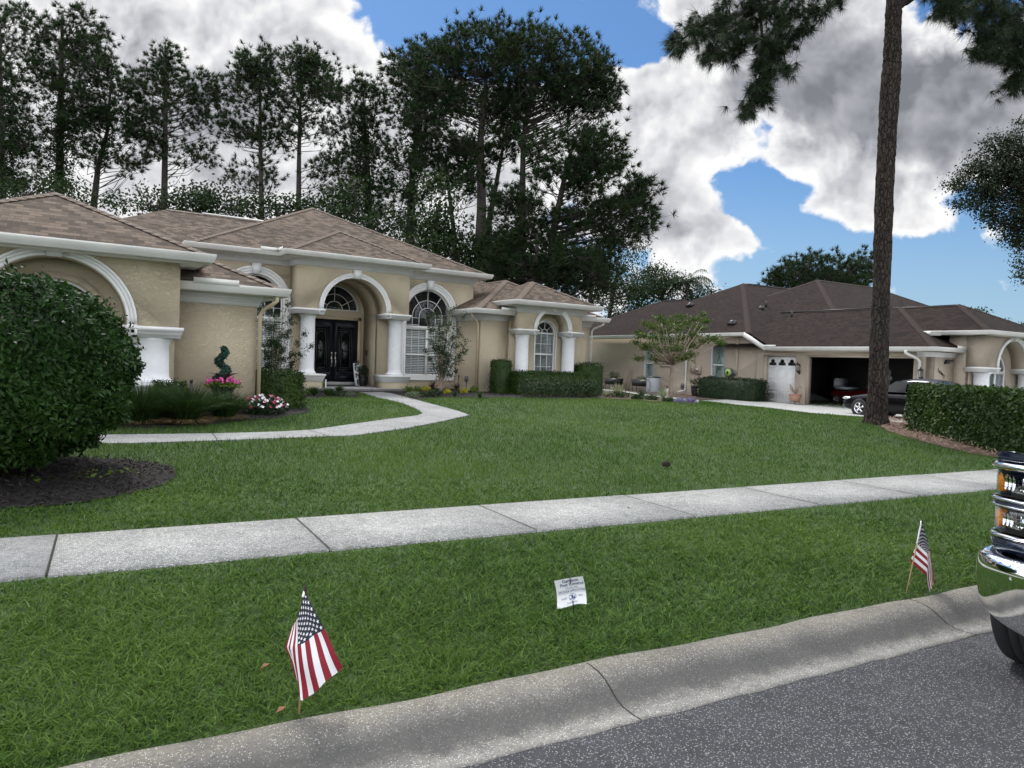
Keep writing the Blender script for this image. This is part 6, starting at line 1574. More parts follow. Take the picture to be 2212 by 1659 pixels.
# vines on two trunks
for (x0, y0, x1, y1, d, lab) in ((795, 500, 785, 230, 47.6, 'mass of vines climbing the pine left of the central pines'), (887, 520, 900, 200, 45.6, 'mass of vines climbing the thick dark pine behind the entry roof'), (130, 420, 132, 220, 47.5, 'mass of vines climbing the first complete pine from the left'), (25, 420, 20, 200, 45.5, 'mass of vines hanging from the pine at the left picture edge')):
    g = G(); n_ = 3800; s = rng.uniform(0, 1, n_); PX = x0+(x1-x0)*s; PY = y0+(y1-y0)*s; bs = np.array([at_d(a_, b_, d) for a_, b_ in zip(PX, PY)]); r = (.55+.35*np.sin(s*23)+.2*np.sin(s*51))[:, None]
    g.bulk(leaves(bs+rng.normal(size=(n_, 3))*r*.6, .16, .7), 4); tag(g.build('climbing_vine', 'vine_leaf'), lab, 'vine', group='vines climbing the pines')
# leafy undergrowth trees behind the house
UG = 'leafy trees behind the tan house'
for (d, tr, tw, bl, lab) in (
    (44, [(60, 470), (60, 420)], 14, [(50, 410, 70, 40, 18), (150, 420, 60, 25, 10)], 'low leafy tree behind the garage roof at the far left'),
    (46, [(440, 480), (440, 440)], 12, [(410, 445, 60, 35, 20), (480, 440, 60, 30, 18), (300, 440, 60, 30, 14)], 'broad leafy tree behind the low ridge, left of the slim pines'),
    (46, [(600, 490), (600, 450)], 12, [(590, 450, 70, 26, 18), (700, 450, 50, 30, 12)], 'broad leafy tree behind the low ridge under the pair of slim pines'),
    (42, [(760, 540), (760, 500)], 12, [(770, 480, 60, 40, 18), (840, 500, 50, 40, 18), (740, 420, 40, 40, 12)], 'leafy tree rising behind the left slope of the entry roof'),
    (40, [(940, 590), (940, 520)], 12, [(930, 510, 60, 50, 26), (990, 540, 60, 40, 24), (940, 430, 50, 50, 16), (1060, 560, 60, 40, 24)], 'leafy tree behind the right slope of the entry roof'),
    (40, [(1090, 630), (1090, 560)], 12, [(1100, 590, 70, 30, 24), (1180, 600, 60, 40, 22), (1130, 530, 50, 50, 16)], 'leafy tree behind the low right wing roof'),
    (58, [(1270, 690), (1280, 600)], 12, [(1270, 600, 60, 50, 30), (1330, 600, 50, 50, 24), (1310, 540, 60, 40, 18)], 'leafy tree at the right corner of the tan house'),
    (62, [(1310, 720), (1330, 600)], 12, [(1345, 640, 60, 40, 26), (1390, 610, 45, 35, 22), (1370, 520, 45, 40, 12)], 'dark leafy tree between the two houses'),
    (64, [(1430, 690), (1430, 620)], 12, [(1420, 610, 40, 28, 22), (1460, 630, 50, 25, 20), (1400, 650, 50, 22, 18), (1520, 640, 30, 14, 8)], 'distant leafy tree beneath the palm')):
    clump_tree('leafy_tree', lab, d, tr, tw, bl, 'wood_leaf', .23, 75, UG, rc=.50, bw=.04)
# palm
d = 62; m_ = d/FPX; base = at_d(1482, 668, d); top = at_d(1486, 612, d); b = np.array([base[0], base[1], float(zg(base[0], base[1]))])
t = thing('palm_tree', 'feathery palm rising above the beige house roof on the left', 'palm', b)
g = G(); g.tube([b, base, top], [.22, .18, .15], 8); g.build('trunk', 'bark_far', t)
g = G(); PF = []
for k in range(22):
    w = 2*pi*k/22+rng.normal()*.15; el = rng.uniform(.2, 1.25); dd = np.array([cos(w)*cos(el), sin(w)*cos(el), sin(el)]); p = top.copy(); L = 2.4; pts = [p.copy()]
    for i in range(12):
        p = p+dd*L/12; dd = unit(dd+np.array([0, 0, -.17])); pts.append(p.copy())
        sd_ = unit(np.cross(dd, ZUP))
        for sg in (-1, 1):
            for _ in range(3):
                q = p+rng.normal(size=3)*.04; e_ = q+(sd_*sg*.35+dd*.25+np.array([0, 0, -.35]))*rng.uniform(.7, 1.2)*(1.1-.5*abs(i-5)/6)
                s2 = np.cross(unit(e_-q), ZUP); s2 = unit(s2)*.022; PF += [q-s2, q+s2, e_]
    g.tube(pts, [.03*(1-.07*i) for i in range(13)], 4)
g.bulk(np.array(PF), 3); g.build('fronds', 'wood_leaf', t)
# round-topped pine behind the neighbour
pine('pine_tree', 'round-topped green pine behind the dark roof, left of the near trunk', 58, [(1770, 660), (1768, 620), (1768, 590)], 16, [(1770, 575, 80, 26, 46), (1710, 600, 50, 25, 24), (1830, 600, 50, 30, 28), (1770, 610, 90, 22, 26), (1690, 612, 32, 14, 8), (1870, 580, 30, 30, 14)], needle=.42, nd=26, per=8, width=.05, lift=.8)
clump_tree('leafy_tree', 'tiny far tree poking above the right end of the dark roof', 80, [(2110, 690), (2112, 676)], 4, [(2112, 673, 12, 8, 6), (2128, 684, 6, 3, 2)], 'wood_leaf', .3, 40, rc=.35)
clump_tree('leafy_tree', 'tiny far tree top at the right picture edge behind the roof', 80, [(2215, 730), (2215, 712)], 4, [(2170, 696, 14, 4, 3), (2212, 706, 6, 6, 3)], 'wood_leaf', .3, 30, rc=.3)
# oak at the right edge
clump_tree('oak_tree', 'dark oak leaning in from the right picture edge', 26, [(2330, 900), (2330, 600), (2300, 420), (2260, 350)], 40, [(2190, 330, 60, 25, 24), (2140, 350, 55, 28, 27), (2110, 390, 45, 30, 24), (2170, 400, 60, 40, 39), (2130, 440, 40, 30, 21), (2150, 470, 30, 22, 12), (2200, 360, 50, 40, 33), (2250, 420, 60, 90, 60), (2190, 300, 22, 18, 9), (2155, 310, 22, 15, 6), (2210, 480, 35, 40, 27), (2190, 515, 28, 22, 12), (2230, 560, 25, 30, 15), (2215, 590, 12, 12, 4), (2210, 265, 14, 8, 4), (2072, 400, 22, 8, 6), (2085, 440, 20, 8, 4), (2280, 350, 60, 60, 36)], 'oak_leaf', .10, 75, None, bark='bark', rc=.20, bw=.03, depth=.8)

# ---- the near pine
a = gp(1893, 917); DN = (a-CC)@CF
tp_ = [(1892, 915, 49), (1896, 850, 44), (1903, 650, 38), (1911, 400, 40), (1917, 290, 40), (1922, 200, 42), (1927, 140, 40), (1928, 100, 37), (1931, 0, 34), (1925, -160, 30), (1930, -330, 24), (1940, -480, 14)]
t = thing('pine_tree', 'big near pine with thick scaly trunk rising out of the lawn beside the long hedge', 'tree', a)
T = [CC+ray(x, y)*DN for x, y, w in tp_]; R = [w*DN/FPX/2*.90 for x, y, w in tp_]
# flare at the foot and fine segments with bark relief
TT = []; RR = []
for i in range(len(T)-1):
    k = 14
    for j in range(k): s = j/k; TT.append(T[i]*(1-s)+T[i+1]*s); RR.append(R[i]*(1-s)+R[i+1]*s)
TT.append(T[-1]); RR.append(R[-1]); n_ = 40; vs = []; fs = []
TT = np.array(TT); RR = np.array(RR); z0 = TT[0][2]
for i, (p, r) in enumerate(zip(TT, RR)):
    fl = .22*np.exp(-(p[2]-z0)/.22)
    for j in range(n_):
        w = 2*pi*j/n_; rr = r*(1+fl*(1+.5*cos(5*w+1)))+.012*sin(w*9+p[2]*2.3+sin(p[2]*5))*cos(p[2]*9+w*3)+.008*rng.normal()
        vs.append((p[0]+rr*cos(w), p[1]+rr*sin(w), p[2]-(.06 if i == 0 else 0)))
for i in range(len(TT)-1):
    for j in range(n_): q = i*n_+j; q2_ = i*n_+(j+1) % n_; fs.append((q, q2_, q2_+n_, q+n_))
g = G(); g.mesh(vs, fs); g.sphere(T[5]+np.array([.12, 0, .1]), .2, 10, 8); g.build('trunk', 'bark', t, smooth=True)
gb = G(); PT = []; DT = []
def nb(px, py, dd=0): return CC+ray(px, py)*(DN+dd)
DENSE = []; CLS = []
def bough(path, th, cl, droop=.2):
    pts = [nb(*p) for p in path]; D2 = []
    for i in range(len(pts)-1):
        for s in np.linspace(0, 1, 6)[:-1]: D2.append(pts[i]*(1-s)+pts[i+1]*s+rng.normal(size=3)*.015)
    D2.append(pts[-1]); gb.tube(D2, [th*(1-.85*i/(len(D2)-1))+.006 for i in range(len(D2))], 7); DENSE.extend(D2); CLS.extend(cl)
bough([(1928, -160), (1880, -190), (1820, -120), (1760, -60), (1700, -10), (1640, 20), (1560, 40), (1500, 60)], .13,
      [(1470, 85, 26, 16, 0), (1510, 60, 28, 18, .2), (1560, 50, 35, 24, 0), (1620, 40, 40, 26, 0), (1680, 30, 40, 24, -.2), (1540, 110, 26, 16, 0), (1590, 95, 30, 16, .2), (1650, 100, 34, 22, 0), (1690, 100, 26, 12, 0), (1660, 150, 26, 14, 0), (1640, 190, 22, 14, 0), (1615, 232, 16, 12, 0), (1650, 210, 16, 8, 0), (1715, 60, 22, 10, 0), (1700, 150, 12, 4, 0), (1750, 15, 26, 10, 0), (1800, 8, 20, 7, 0), (1600, -20, 60, 20, 0), (1700, -40, 50, 16, 0)])
bough([(1640, 20), (1650, 100), (1640, 170), (1618, 225)], .04, [])
bough([(1760, -60), (1790, 10), (1770, 45), (1735, 80)], .03, [])
bough([(1932, 20), (1960, 2), (2010, -40), (2080, -60), (2150, -40), (2220, 10), (2260, 60)], .11,
      [(2045, 15, 26, 14, 0), (2080, 30, 30, 18, 0), (2130, 25, 40, 26, 0), (2170, 70, 34, 24, 0), (2110, 105, 20, 12, 0), (2150, 105, 30, 18, 0), (2200, 120, 36, 26, 0), (2200, 180, 24, 16, 0), (2230, 60, 50, 26, 0), (2185, 30, 40, 20, 0), (2260, 150, 40, 18, 0), (2030, -10, 30, 10, 0), (2100, -40, 60, 20, 0)])
bough([(2220, 10), (2170, 90), (2120, 105)], .03, []); bough([(2220, 10), (2210, 100), (2200, 190)], .03, [])
bough([(1560, 40), (1545, 80), (1535, 120)], .02, []); bough([(1500, 60), (1470, 90)], .015, []); bough([(1640, 20), (1690, 80), (1700, 150)], .02, []); bough([(2150, -40), (2140, 30), (2150, 100)], .02, []); bough([(2080, -60), (2060, 0), (2040, 20)], .02, [])
DA = np.array(DENSE)
for (px, py, r, cnt, dd) in CLS:
    for _ in range(cnt):
        c = nb(px+rng.normal()*r*.5, py+rng.normal()*r*.5, dd+rng.normal()*.35)
        j = np.argmin(np.linalg.norm(DA-c, axis=1)); a0 = DA[j]; gb.tube([a0, (a0+c)/2+rng.normal(size=3)*.05+np.array([0, 0, .05]), c], [.013, .010, .006], 4, False)
        k = 3; PT.append(c+rng.normal(size=(k, 3))*.10); DT.append(unit(rng.normal(size=(k, 3))*.55+np.array([0, 0, -.6])))
for k in range(26):
    w = rng.uniform(0, 2*pi); z = rng.uniform(.35, 1.0); b0 = T[8]*(1-z)+T[11]*z; e_ = b0+np.array([cos(w), sin(w), .1])*rng.uniform(1.5, 3.8)*(1.2-z*.6)
    gb.tube([b0, (b0+e_)/2+ZUP*.2, e_], [.06, .035, .015], 5)
    for _ in range(9): c = b0+(e_-b0)*rng.uniform(.5, 1.1)+rng.normal(size=3)*.3; PT.append(c+rng.normal(size=(3, 3))*.14); DT.append(unit(rng.normal(size=(3, 3))+np.array([0, 0, .2])))
gb.build('branch', 'bark', t)
P = np.concatenate(PT); Dn = np.concatenate(DT); g = G(); g.bulk(needles(P, Dn, 60, .36, .011, .95), 3); g.build('crown', 'pine_needle_near', t)
# pine cone on the lawn
a = gp(1438, 1012); a[2] += .07; t = thing('pine_cone', 'dark open pine cone lying on the lawn', 'pine cone', a)
g = G()
for j in range(9):
    for k in range(7):
        w = 2*pi*k/7+j*.45; s = (j-4)/4.5; r = .05*sqrt(max(.1, 1-s*s))
        c = a+np.array([s*.075, 0, 0]); o = np.array([.15, cos(w), sin(w)]); g.tube([c+o*r*.3, c+o*r, c+o*r*1.12+np.array([.012, 0, 0])], [.006, .011, .002], 4)
g.sphere(a, (.06, .025, .025), 8, 6); g.build('scales', 'cone_brown', t)

# ================================================================== FLAGS, SIGN
def star(cx, cy, r):
    return [(cx+r*(1 if i % 2 == 0 else .4)*sin(pi*i/5), cy+r*(1 if i % 2 == 0 else .4)*cos(pi*i/5)) for i in range(10)]
def flag(label, base_px, top_px, reg, K, zo, depths, ripple=1.0, sl=.56):
    """K: control points in picture units for u in (0,.4,1) x v in (0,.54,1)"""
    b = gp(*base_px); dist = (b-CC)@CF
    P3 = lambda px, py, dd=0: CC+ray(px, py)*(dist+dd)
    top = P3(*top_px)
    t = thing('flag', label, 'flag', b, 'small stick flags along the curb')
    g = G(); st = unit(top-b); L = np.linalg.norm(top-b); g.tube([b-st*.05, top-st*.02], .0048, 8); g.build('staff', 'wood_stick', t)
    g = G(); g.lathe([(.0048, -.03), (.0075, -.028), (.0075, -.022), (.006, -.018), (.009, -.005), (.0085, .008), (.002, .022), (.001, .023)], (0, 0), 10)
    M = Matrix.Translation(Vector(top))@Vector(st).to_track_quat('Z', 'Y').to_matrix().to_4x4()
    g.v = [tuple(M@Vector(p)) for p in g.v]; g.build('finial', 'cone_brown', t)
    us = [0, .4, 1.0]; vs_ = [0, .54, 1.0]
    C3 = [[P3(*DD(reg, *K[i][j]), depths[i][j]) for j in range(3)] for i in range(3)]
    def S(u, v):
        i = 0 if u <= .4 else 1; j = 0 if v <= .54 else 1
        s = (u-us[i])/(us[i+1]-us[i]); w = (v-vs_[j])/(vs_[j+1]-vs_[j])
        # ease so that the folds are round
        p = (C3[i][j]*(1-s)+C3[i+1][j]*s)*(1-w)+(C3[i][j+1]*(1-s)+C3[i+1][j+1]*s)*w
        nrm = -CF
        return p+nrm*ripple*(.010*sin(v*17+u*3)*(.2+u)+.006*sin(u*9+v*5)) - np.array([0, 0, 1])*.006*ripple*sin(v*21)*u
    nu, nv = 40, 39
    grid = np.array([[S(i/nu, j/nv) for j in range(nv+1)] for i in range(nu+1)])
    # soften creases
    for _ in range(3):
        gg = grid.copy(); gg[1:-1, 1:-1] = .5*grid[1:-1, 1:-1]+.125*(grid[:-2, 1:-1]+grid[2:, 1:-1]+grid[1:-1, :-2]+grid[1:-1, 2:]); 
        gg[-1, 1:-1] = .5*grid[-1, 1:-1]+.25*(grid[-1, :-2]+grid[-1, 2:]); gg[1:-1, 0] = .5*grid[1:-1, 0]+.25*(grid[:-2, 0]+grid[2:, 0]); grid = gg
    def Sg(u, v):
        x = min(max(u, 0), 1)*nu; y = min(max(v, 0), 1)*nv; i = min(int(x), nu-1); j = min(int(y), nv-1); s, w = x-i, y-j
        return grid[i, j]*(1-s)*(1-w)+grid[i+1, j]*s*(1-w)+grid[i, j+1]*(1-s)*w+grid[i+1, j+1]*s*w
    g = G()
    for i in range(nu):
        for j in range(nv):
            u_ = (i+.5)/nu; stp = int((j+.5)/nv*13)
            g.m = 2 if (u_ < .4 and stp < 7) else (0 if stp % 2 == 0 else 1)
            g.face([grid[i, j], grid[i+1, j], grid[i+1, j+1], grid[i, j+1]])
    g.build('cloth', ['flag_red', 'flag_white', 'flag_navy'], t, smooth=False)
    g = G()
    for r in range(9):
        n = 6 if r % 2 == 0 else 5
        for k in range(n):
            cu = .4*((k+.5)/6 if r % 2 == 0 else (k+1)/6); cv = (7/13)*(r+.7)/9.4
            for sgn in (-1, 1):
                pts = []
                q0 = Sg(cu, cv); eu = Sg(cu+.01, cv)-Sg(cu-.01, cv); ev = Sg(cu, cv+.01)-Sg(cu, cv-.01); nn = unit(np.cross(eu, ev))
                for (a, b2_) in star(0, 0, 1): pts.append(Sg(cu+a*.0225*1.0, cv-b2_*.0225*1.5)+nn*sgn*.0009)
                g.mesh([q0+nn*sgn*.0009]+pts, [(0, 1+i, 1+(i+1) % 10) for i in range(10)])
    g.build('stars', 'flag_white', t)
    g = G(); pts = [Sg(0, v) for v in np.linspace(0, sl, 12)]
    g.tube(pts, .006, 6); g.build('hoist_sleeve', 'flag_white', t)
F1 = (1000, 2200, 2.37); F2 = (3500, 2000, 4.148)
flag('stick flag standing at the curb on the left, cloth hanging broad', (646, 1543), (660, 1273), F1,
     [[(475, 296), (405, 560), (348, 650)], [(660, 655), (400, 825), (290, 825)], [(833, 1010), (445, 1352), (398, 1085)]], 0,
     [[0, -.012, .015], [.0, -.05, .03], [.0, -.05, .04]], sl=.12)
flag('stick flag standing at the curb on the right near the truck, cloth folded narrow', (1957, 1284), (1991, 1128), F2,
     [[(530, 212), (455, 575), (352, 880)], [(668, 690), (632, 745), (620, 1110)], [(742, 1235), (712, 1262), (660, 1400)]], 0,
     [[0, 0, 0], [.06, -.03, -.03], [.08, .0, -.02]], .7)
# pesticide sign
SG = (2100, 2150, 5.53)
b = gp(*DD(SG, 890, 1480)); dist = (b-CC)@CF; P3 = lambda x, y, dd=0: CC+ray(*DD(SG, x, y))*(dist+dd)
t = thing('lawn_sign', 'small white pest control sign on a thin black stake in the verge grass', 'sign', b)
tp = P3(745, 345, .03); g = G(); m1 = P3(815, 835, -.012); m2 = P3(860, 1190, -.012)
g.tube([tp, P3(800, 710, .0), m1], .0028, 6); g.tube([m2, P3(870, 1300, -.01), b-ZUP*.05], .0036, 6); g.build('stake', 'black_metal', t)
def SS(u, v):   # u,v in 0..1 from the upper left
    bow = sin(pi*u)*0+0
    L = np.array([453+ (515-453)*v+28*sin(pi*v), 760+(1368-760)*v]); Rr = np.array([1078+(1163-1078)*v+20*sin(pi*v), 658+(1270-658)*v])
    p = L*(1-u)+Rr*u; p[1] += -10*sin(pi*u)*(1-v)*1.0+ (-28*sin(pi*u)+18*sin(2*pi*u))*v
    return P3(p[0], p[1], .022*sin(pi*v)+.006*sin(pi*u))
g = G(); N = 16
for i in range(N):
    for j in range(N): g.face([SS(i/N, j/N), SS(i/N, (j+1)/N), SS((i+1)/N, (j+1)/N), SS((i+1)/N, j/N)])
g.build('panel', 'sign_white', t)
g = G()
def sign_text(s, size, cu, cv, ang=0., sx=1., bold=0., slant=0.):
    V, F = text_mesh(s, size, .0)
    for dx in ([0] if not bold else [-bold, 0, bold]):
        g.mesh([SS(cu+(p[0]+dx)*sx+slant*p[1], cv-p[1]*1.02)-CF*.0016 for p in V], F)
sign_text('Garrison', .155, .535, .095, bold=.004); sign_text('Pest Control', .155, .56, .225, sx=1.0, bold=.004)
sign_text('352-596-1663', .075, .53, .345)
sign_text('PESTICIDE APPLICATION', .112, .53, .465, sx=.72, bold=.002)
sign_text('KEEP', .09, .25, .70); sign_text('OFF', .09, .80, .675)
sign_text('Until Dry', .075, .52, .885, sx=1.2, bold=.001)
for (a, b_) in (((.06, .395), (.99, .395)), ((.99, .395), (.99, .53)), ((.99, .53), (.06, .53)), ((.06, .53), (.06, .395))):
    k = 12
    for i in range(k):
        p0 = np.array(a)+(np.array(b_)-np.array(a))*i/k; p1 = np.array(a)+(np.array(b_)-np.array(a))*(i+1)/k; d_ = unit(p1-p0); n2 = np.array([-d_[1], d_[0]])*.003
        g.face([SS(*(p0-n2))-CF*.0016, SS(*(p1-n2))-CF*.0016, SS(*(p1+n2))-CF*.0016, SS(*(p0+n2))-CF*.0016])
for i in range(32):
    w0, w1 = 2*pi*i/32, 2*pi*(i+1)/32; c0 = (.53, .69)
    g.face([SS(c0[0]+.125*cos(w0), c0[1]+.125*sin(w0))-CF*.0016, SS(c0[0]+.125*cos(w1), c0[1]+.125*sin(w1))-CF*.0016, SS(c0[0]+.112*cos(w1), c0[1]+.112*sin(w1))-CF*.0016, SS(c0[0]+.112*cos(w0), c0[1]+.112*sin(w0))-CF*.0016])
def blob2(pts): g.face([SS(.53+x, .69+y)-CF*.0018 for x, y in pts])
blob2([(-.02, -.08), (.02, -.08), (.025, -.05), (.0, -.035), (-.025, -.05)]); blob2([(-.04, -.03), (.03, -.03), (.025, .03), (.035, .09), (.01, .09), (-.005, .04), (-.025, .09), (-.045, .09), (-.03, .03)])
blob2([(.055, -.035), (.08, -.035), (.085, -.01), (.05, -.01)]); blob2([(.045, 0), (.09, 0), (.085, .05), (.08, .08), (.055, .08), (.05, .05)]); blob2([(-.09, .04), (-.05, .04), (-.05, .07), (-.09, .07)]); blob2([(-.085, -.09), (-.07, -.1), (.09, .07), (.075, .085)])
g.build('lettering', 'ink_blue', t)
# few fallen leaves
a = gp(1185, 1540); a = at_z(1185, 1537, .008); b = at_z(1253, 1524, .010); g = G(); g.tube([a, (a*.5+b*.5)+np.array([.01, .01, .004]), b], [.0022, .003, .0015], 5); g.tube([a*.6+b*.4, a*.45+b*.55+np.array([.02, .05, .002])], [.002, .001], 4)
tag(g.build('twig', 'straw'), 'thin forked dry twig lying in the gutter near the middle', 'twig')
for i, (px, py, lab) in enumerate(((607, 1549, 'small brown dry leaf on the grass edge just left of the broad flag'), (1358, 1103, 'small tan dry leaf on the sidewalk'), (572, 1453, 'reddish dry leaf in the verge grass left of the flag'))):
    a = gp(px, py)+np.array([0, 0, .035 if i != 1 else .03]); g = G(); u_ = np.array([.026, .008, .006]); v_ = np.array([-.005, .014, .003])
    g.face([a-u_, a-v_*.6, a+u_, a+v_]); g.face([a+u_, a-v_*.6+ZUP*.004, a-u_, a+v_+ZUP*.006]); tag(g.build('fallen_leaf', 'brown_leaf'), lab, 'leaf', group='fallen dry leaves')

# ================================================================== VEHICLES
def loft(g, rings, closed=True, cap=True):
    n = len(rings[0]); vs = [p for r in rings for p in r]; fs = []
    for i in range(len(rings)-1):
        for j in range(n if closed else n-1): a = i*n+j; b = i*n+(j+1) % n; fs.append((a, b, b+n, a+n))
    if cap: fs.append(tuple(range(n))[::-1]); fs.append(tuple(range((len(rings)-1)*n, len(rings)*n)))
    g.mesh(vs, fs)
def wheel(par, xf, x, y, z, r, w, side, spokes=5, mat='steel'):
    """axis along local y ; side -1: outer face towards -y"""
    t = bpy.data.objects.new('wheel', None); COL.objects.link(t); t.parent = par; t.location = (0, 0, 0)
    g = G(xf); prof = [(r*.62, -w/2), (r*.9, -w/2), (r*.985, -w*.42), (r, -w*.3), (r, -w*.13), (r*.97, -w*.12), (r*.97, -w*.09), (r, -w*.08), (r, w*.08), (r*.97, w*.09), (r*.97, w*.12), (r, w*.13), (r, w*.3), (r*.985, w*.42), (r*.9, w/2), (r*.62, w/2)]
    n = 40; vs = []; fs = []
    for (rr, yy) in prof:
        for i in range(n): a = 2*pi*i/n; vs.append((x+rr*cos(a), y+yy, z+rr*sin(a)))
    for j in range(len(prof)-1):
        for i in range(n): a = j*n+i; b = j*n+(i+1) % n; fs.append((a, b, b+n, a+n))
    g.mesh(vs, fs); g.build('tyre', 'rubber', t)
    g = G(xf); yo = y+side*w*.40
    def ring(r0, r1, ya, yb):
        vs = []; fs = []
        for (rr, yy) in ((r0, ya), (r1, ya), (r1, yb), (r0, yb)):
            for i in range(n): a = 2*pi*i/n; vs.append((x+rr*cos(a), yy, z+rr*sin(a)))
        for j in range(4):
            for i in range(n): a = j*n+i; b = j*n+(i+1) % n; c = ((j+1) % 4)*n; fs.append((a, b, c+(i+1) % n, c+i))
        g.mesh(vs, fs)
    ring(r*.58, r*.64, y-w*.45, y+w*.45); g.tube([(x, yo-side*.05, z), (x, yo, z)], r*.12, 12)
    for k in range(spokes):
        a = 2*pi*k/spokes+.3; d = np.array([cos(a), 0, sin(a)]); p = np.array([-sin(a), 0, cos(a)])
        g.mesh([np.array([x, yo, z])+d*r*.1+p*r*.07, np.array([x, yo, z])+d*r*.1-p*r*.07, np.array([x, yo+side*.0, z])+d*r*.6-p*r*.11, np.array([x, yo, z])+d*r*.6+p*r*.11,
                np.array([x, yo-side*.03, z])+d*r*.1+p*r*.07, np.array([x, yo-side*.03, z])+d*r*.1-p*r*.07, np.array([x, yo-side*.03, z])+d*r*.6-p*r*.11, np.array([x, yo-side*.03, z])+d*r*.6+p*r*.11],
               [(0, 1, 2, 3), (7, 6, 5, 4), (0, 4, 5, 1), (1, 5, 6, 2), (2, 6, 7, 3), (3, 7, 4, 0)])
    g.build('rim', mat, t)
    g = G(xf); g.tube([(x, y-side*w*.2, z), (x, y-side*w*.1, z)], r*.56, 24); g.build('brake_disc', 'interior_dark', t)
    return t
# ---- pickup truck: local x forward, y to its left, nose pointing towards -X of the world
TP = np.array([4.36, 2.035]); TAZ = radians(180)+atan2(-.083, 1)*-1*-1
hx = np.array([-1, .083]); hx = hx/np.linalg.norm(hx); hy = np.array([-hx[1], hx[0]])     # forward, left
# local frame: x forward from the front bumper face (negative = towards tail), y left; right side is the kerb side
def xfT(V): V = np.asarray(V, float); o = TP+(-hy)*(-1)*0; return np.column_stack([o[0]+hx[0]*V[:, 0]+hy[0]*(V[:, 1]+1.0), o[1]+hx[1]*V[:, 0]+hy[1]*(V[:, 1]+1.0), V[:, 2]*1.085])
t = thing('pickup_truck', 'dark navy pickup truck with chrome bumper and stacked headlights cut by the right picture edge', 'truck', (*xfT([(-2.6, 0, 0)])[0][:2], 0))
# body side section helper: ring across the width for given x
def ringT(x, hw, zb, zt, crown=.02, shoulder=.12, tuck=.05):
    return [(x, -hw+tuck, zb), (x, -hw, zb+.18), (x, -hw, zt-shoulder), (x, -hw+.05, zt-.03), (x, -hw*.5, zt+crown*.7), (x, 0, zt+crown), (x, hw*.5, zt+crown*.7), (x, hw-.05, zt-.03), (x, hw, zt-shoulder), (x, hw, zb+.18), (x, hw-tuck, zb)]
g = G(xfT)
loft(g, [ringT(-.20, .905, 1.13, 1.195, .02, .03), ringT(-.24, .94, 1.10, 1.225, .03, .05), ringT(-.38, .965, .62, 1.25, .04, .10), ringT(-.60, .985, .58, 1.275, .05), ringT(-.9, 1.0, .60, 1.29, .06), ringT(-1.75, 1.0, .55, 1.31, .05)]); g.build('hood', 'truck_navy', t, smooth=False, subsurf=2)
g = G(xfT); loft(g, [ringT(-1.6, .99, .45, 1.27, .0), ringT(-1.75, 1.0, .42, 1.30, .0), ringT(-3.9, 1.0, .42, 1.30, .0), ringT(-5.75, .99, .45, 1.30, .0), ringT(-5.8, .97, .5, 1.28, .0)]); g.build('body', 'truck_navy', t, subsurf=0)
g = G(xfT)
def ringC(x, hw, z, ht, hwt): return [(x, -hw, z), (x, -hw+.02, z+.1), (x, -hwt, ht-.08), (x, -hwt+.1, ht), (x, hwt-.1, ht), (x, hwt, ht-.08), (x, hw-.02, z+.1), (x, hw, z)]
loft(g, [ringC(-1.62, .93, 1.25, 1.38, .86), ringC(-2.35, .93, 1.28, 1.86, .74), ringC(-2.7, .93, 1.28, 1.90, .74), ringC(-3.7, .93, 1.28, 1.88, .74), ringC(-3.95, .93, 1.28, 1.4, .84)]); g.build('cab', 'truck_navy', t, subsurf=1)
for s in (-1, 1): g = G(xfT); g.mesh([(-2.25, s*.905, 1.36), (-3.55, s*.905, 1.36), (-3.5, s*.79, 1.78), (-2.55, s*.79, 1.78)], [(0, 1, 2, 3)]); g.build('window', 'glass_dark', t)
g = G(xfT)
g.mesh([(-1.74, -.78, 1.40), (-1.74, .78, 1.40), (-2.30, .68, 1.82), (-2.30, -.68, 1.82)], [(0, 1, 2, 3)]); g.build('windscreen', 'glass_dark', t)
# grille and chrome bars
g = G(xfT); g.box(-.34, -.20, -.62, .62, .66, 1.14); g.build('grille', 'black_plastic', t)
g = G(xfT)
def chrome_bar(z0, z1, proud=.0, full=True):
    # wraps the corner
    P = [(-.42, -.995), (-.30, -.965), (-.22, -.90), (-.175, -.72), (-.16, -.4), (-.155, 0), (-.16, .4), (-.175, .72), (-.22, .90), (-.30, .965), (-.42, .995)]
    vs = []; fs = []; h = z1-z0
    prof = [(-.02, 0), (.006+proud, .002), (.016+proud, h*.3), (.018+proud, h*.55), (.008+proud, h*.9), (-.02, h)]
    for (x, y) in P:
        rr = sqrt(x*x*4+y*y)
        for (o, dz_) in prof: vs.append((x+o, y*(1+o*.6 if abs(y) > .8 else 1), z0+dz_))
    n = len(prof)
    for i in range(len(P)-1):
        for j in range(n): a = i*n+j; b = i*n+(j+1) % n; fs.append((a, b, b+n, a+n))
    g.mesh(vs, fs)
for z0, z1 in ((1.135, 1.175), (.968, .990), (.935, .955), (.775, .800)): chrome_bar(z0, z1)
g.build('chrome_trim', 'chrome', t, fixn=True)
g = G(xfT)
for z0, z1 in ((.945, .975), (.70, .780)): chrome_bar(z0, z1, -.012)
g.build('fascia', 'truck_navy', t, fixn=True)
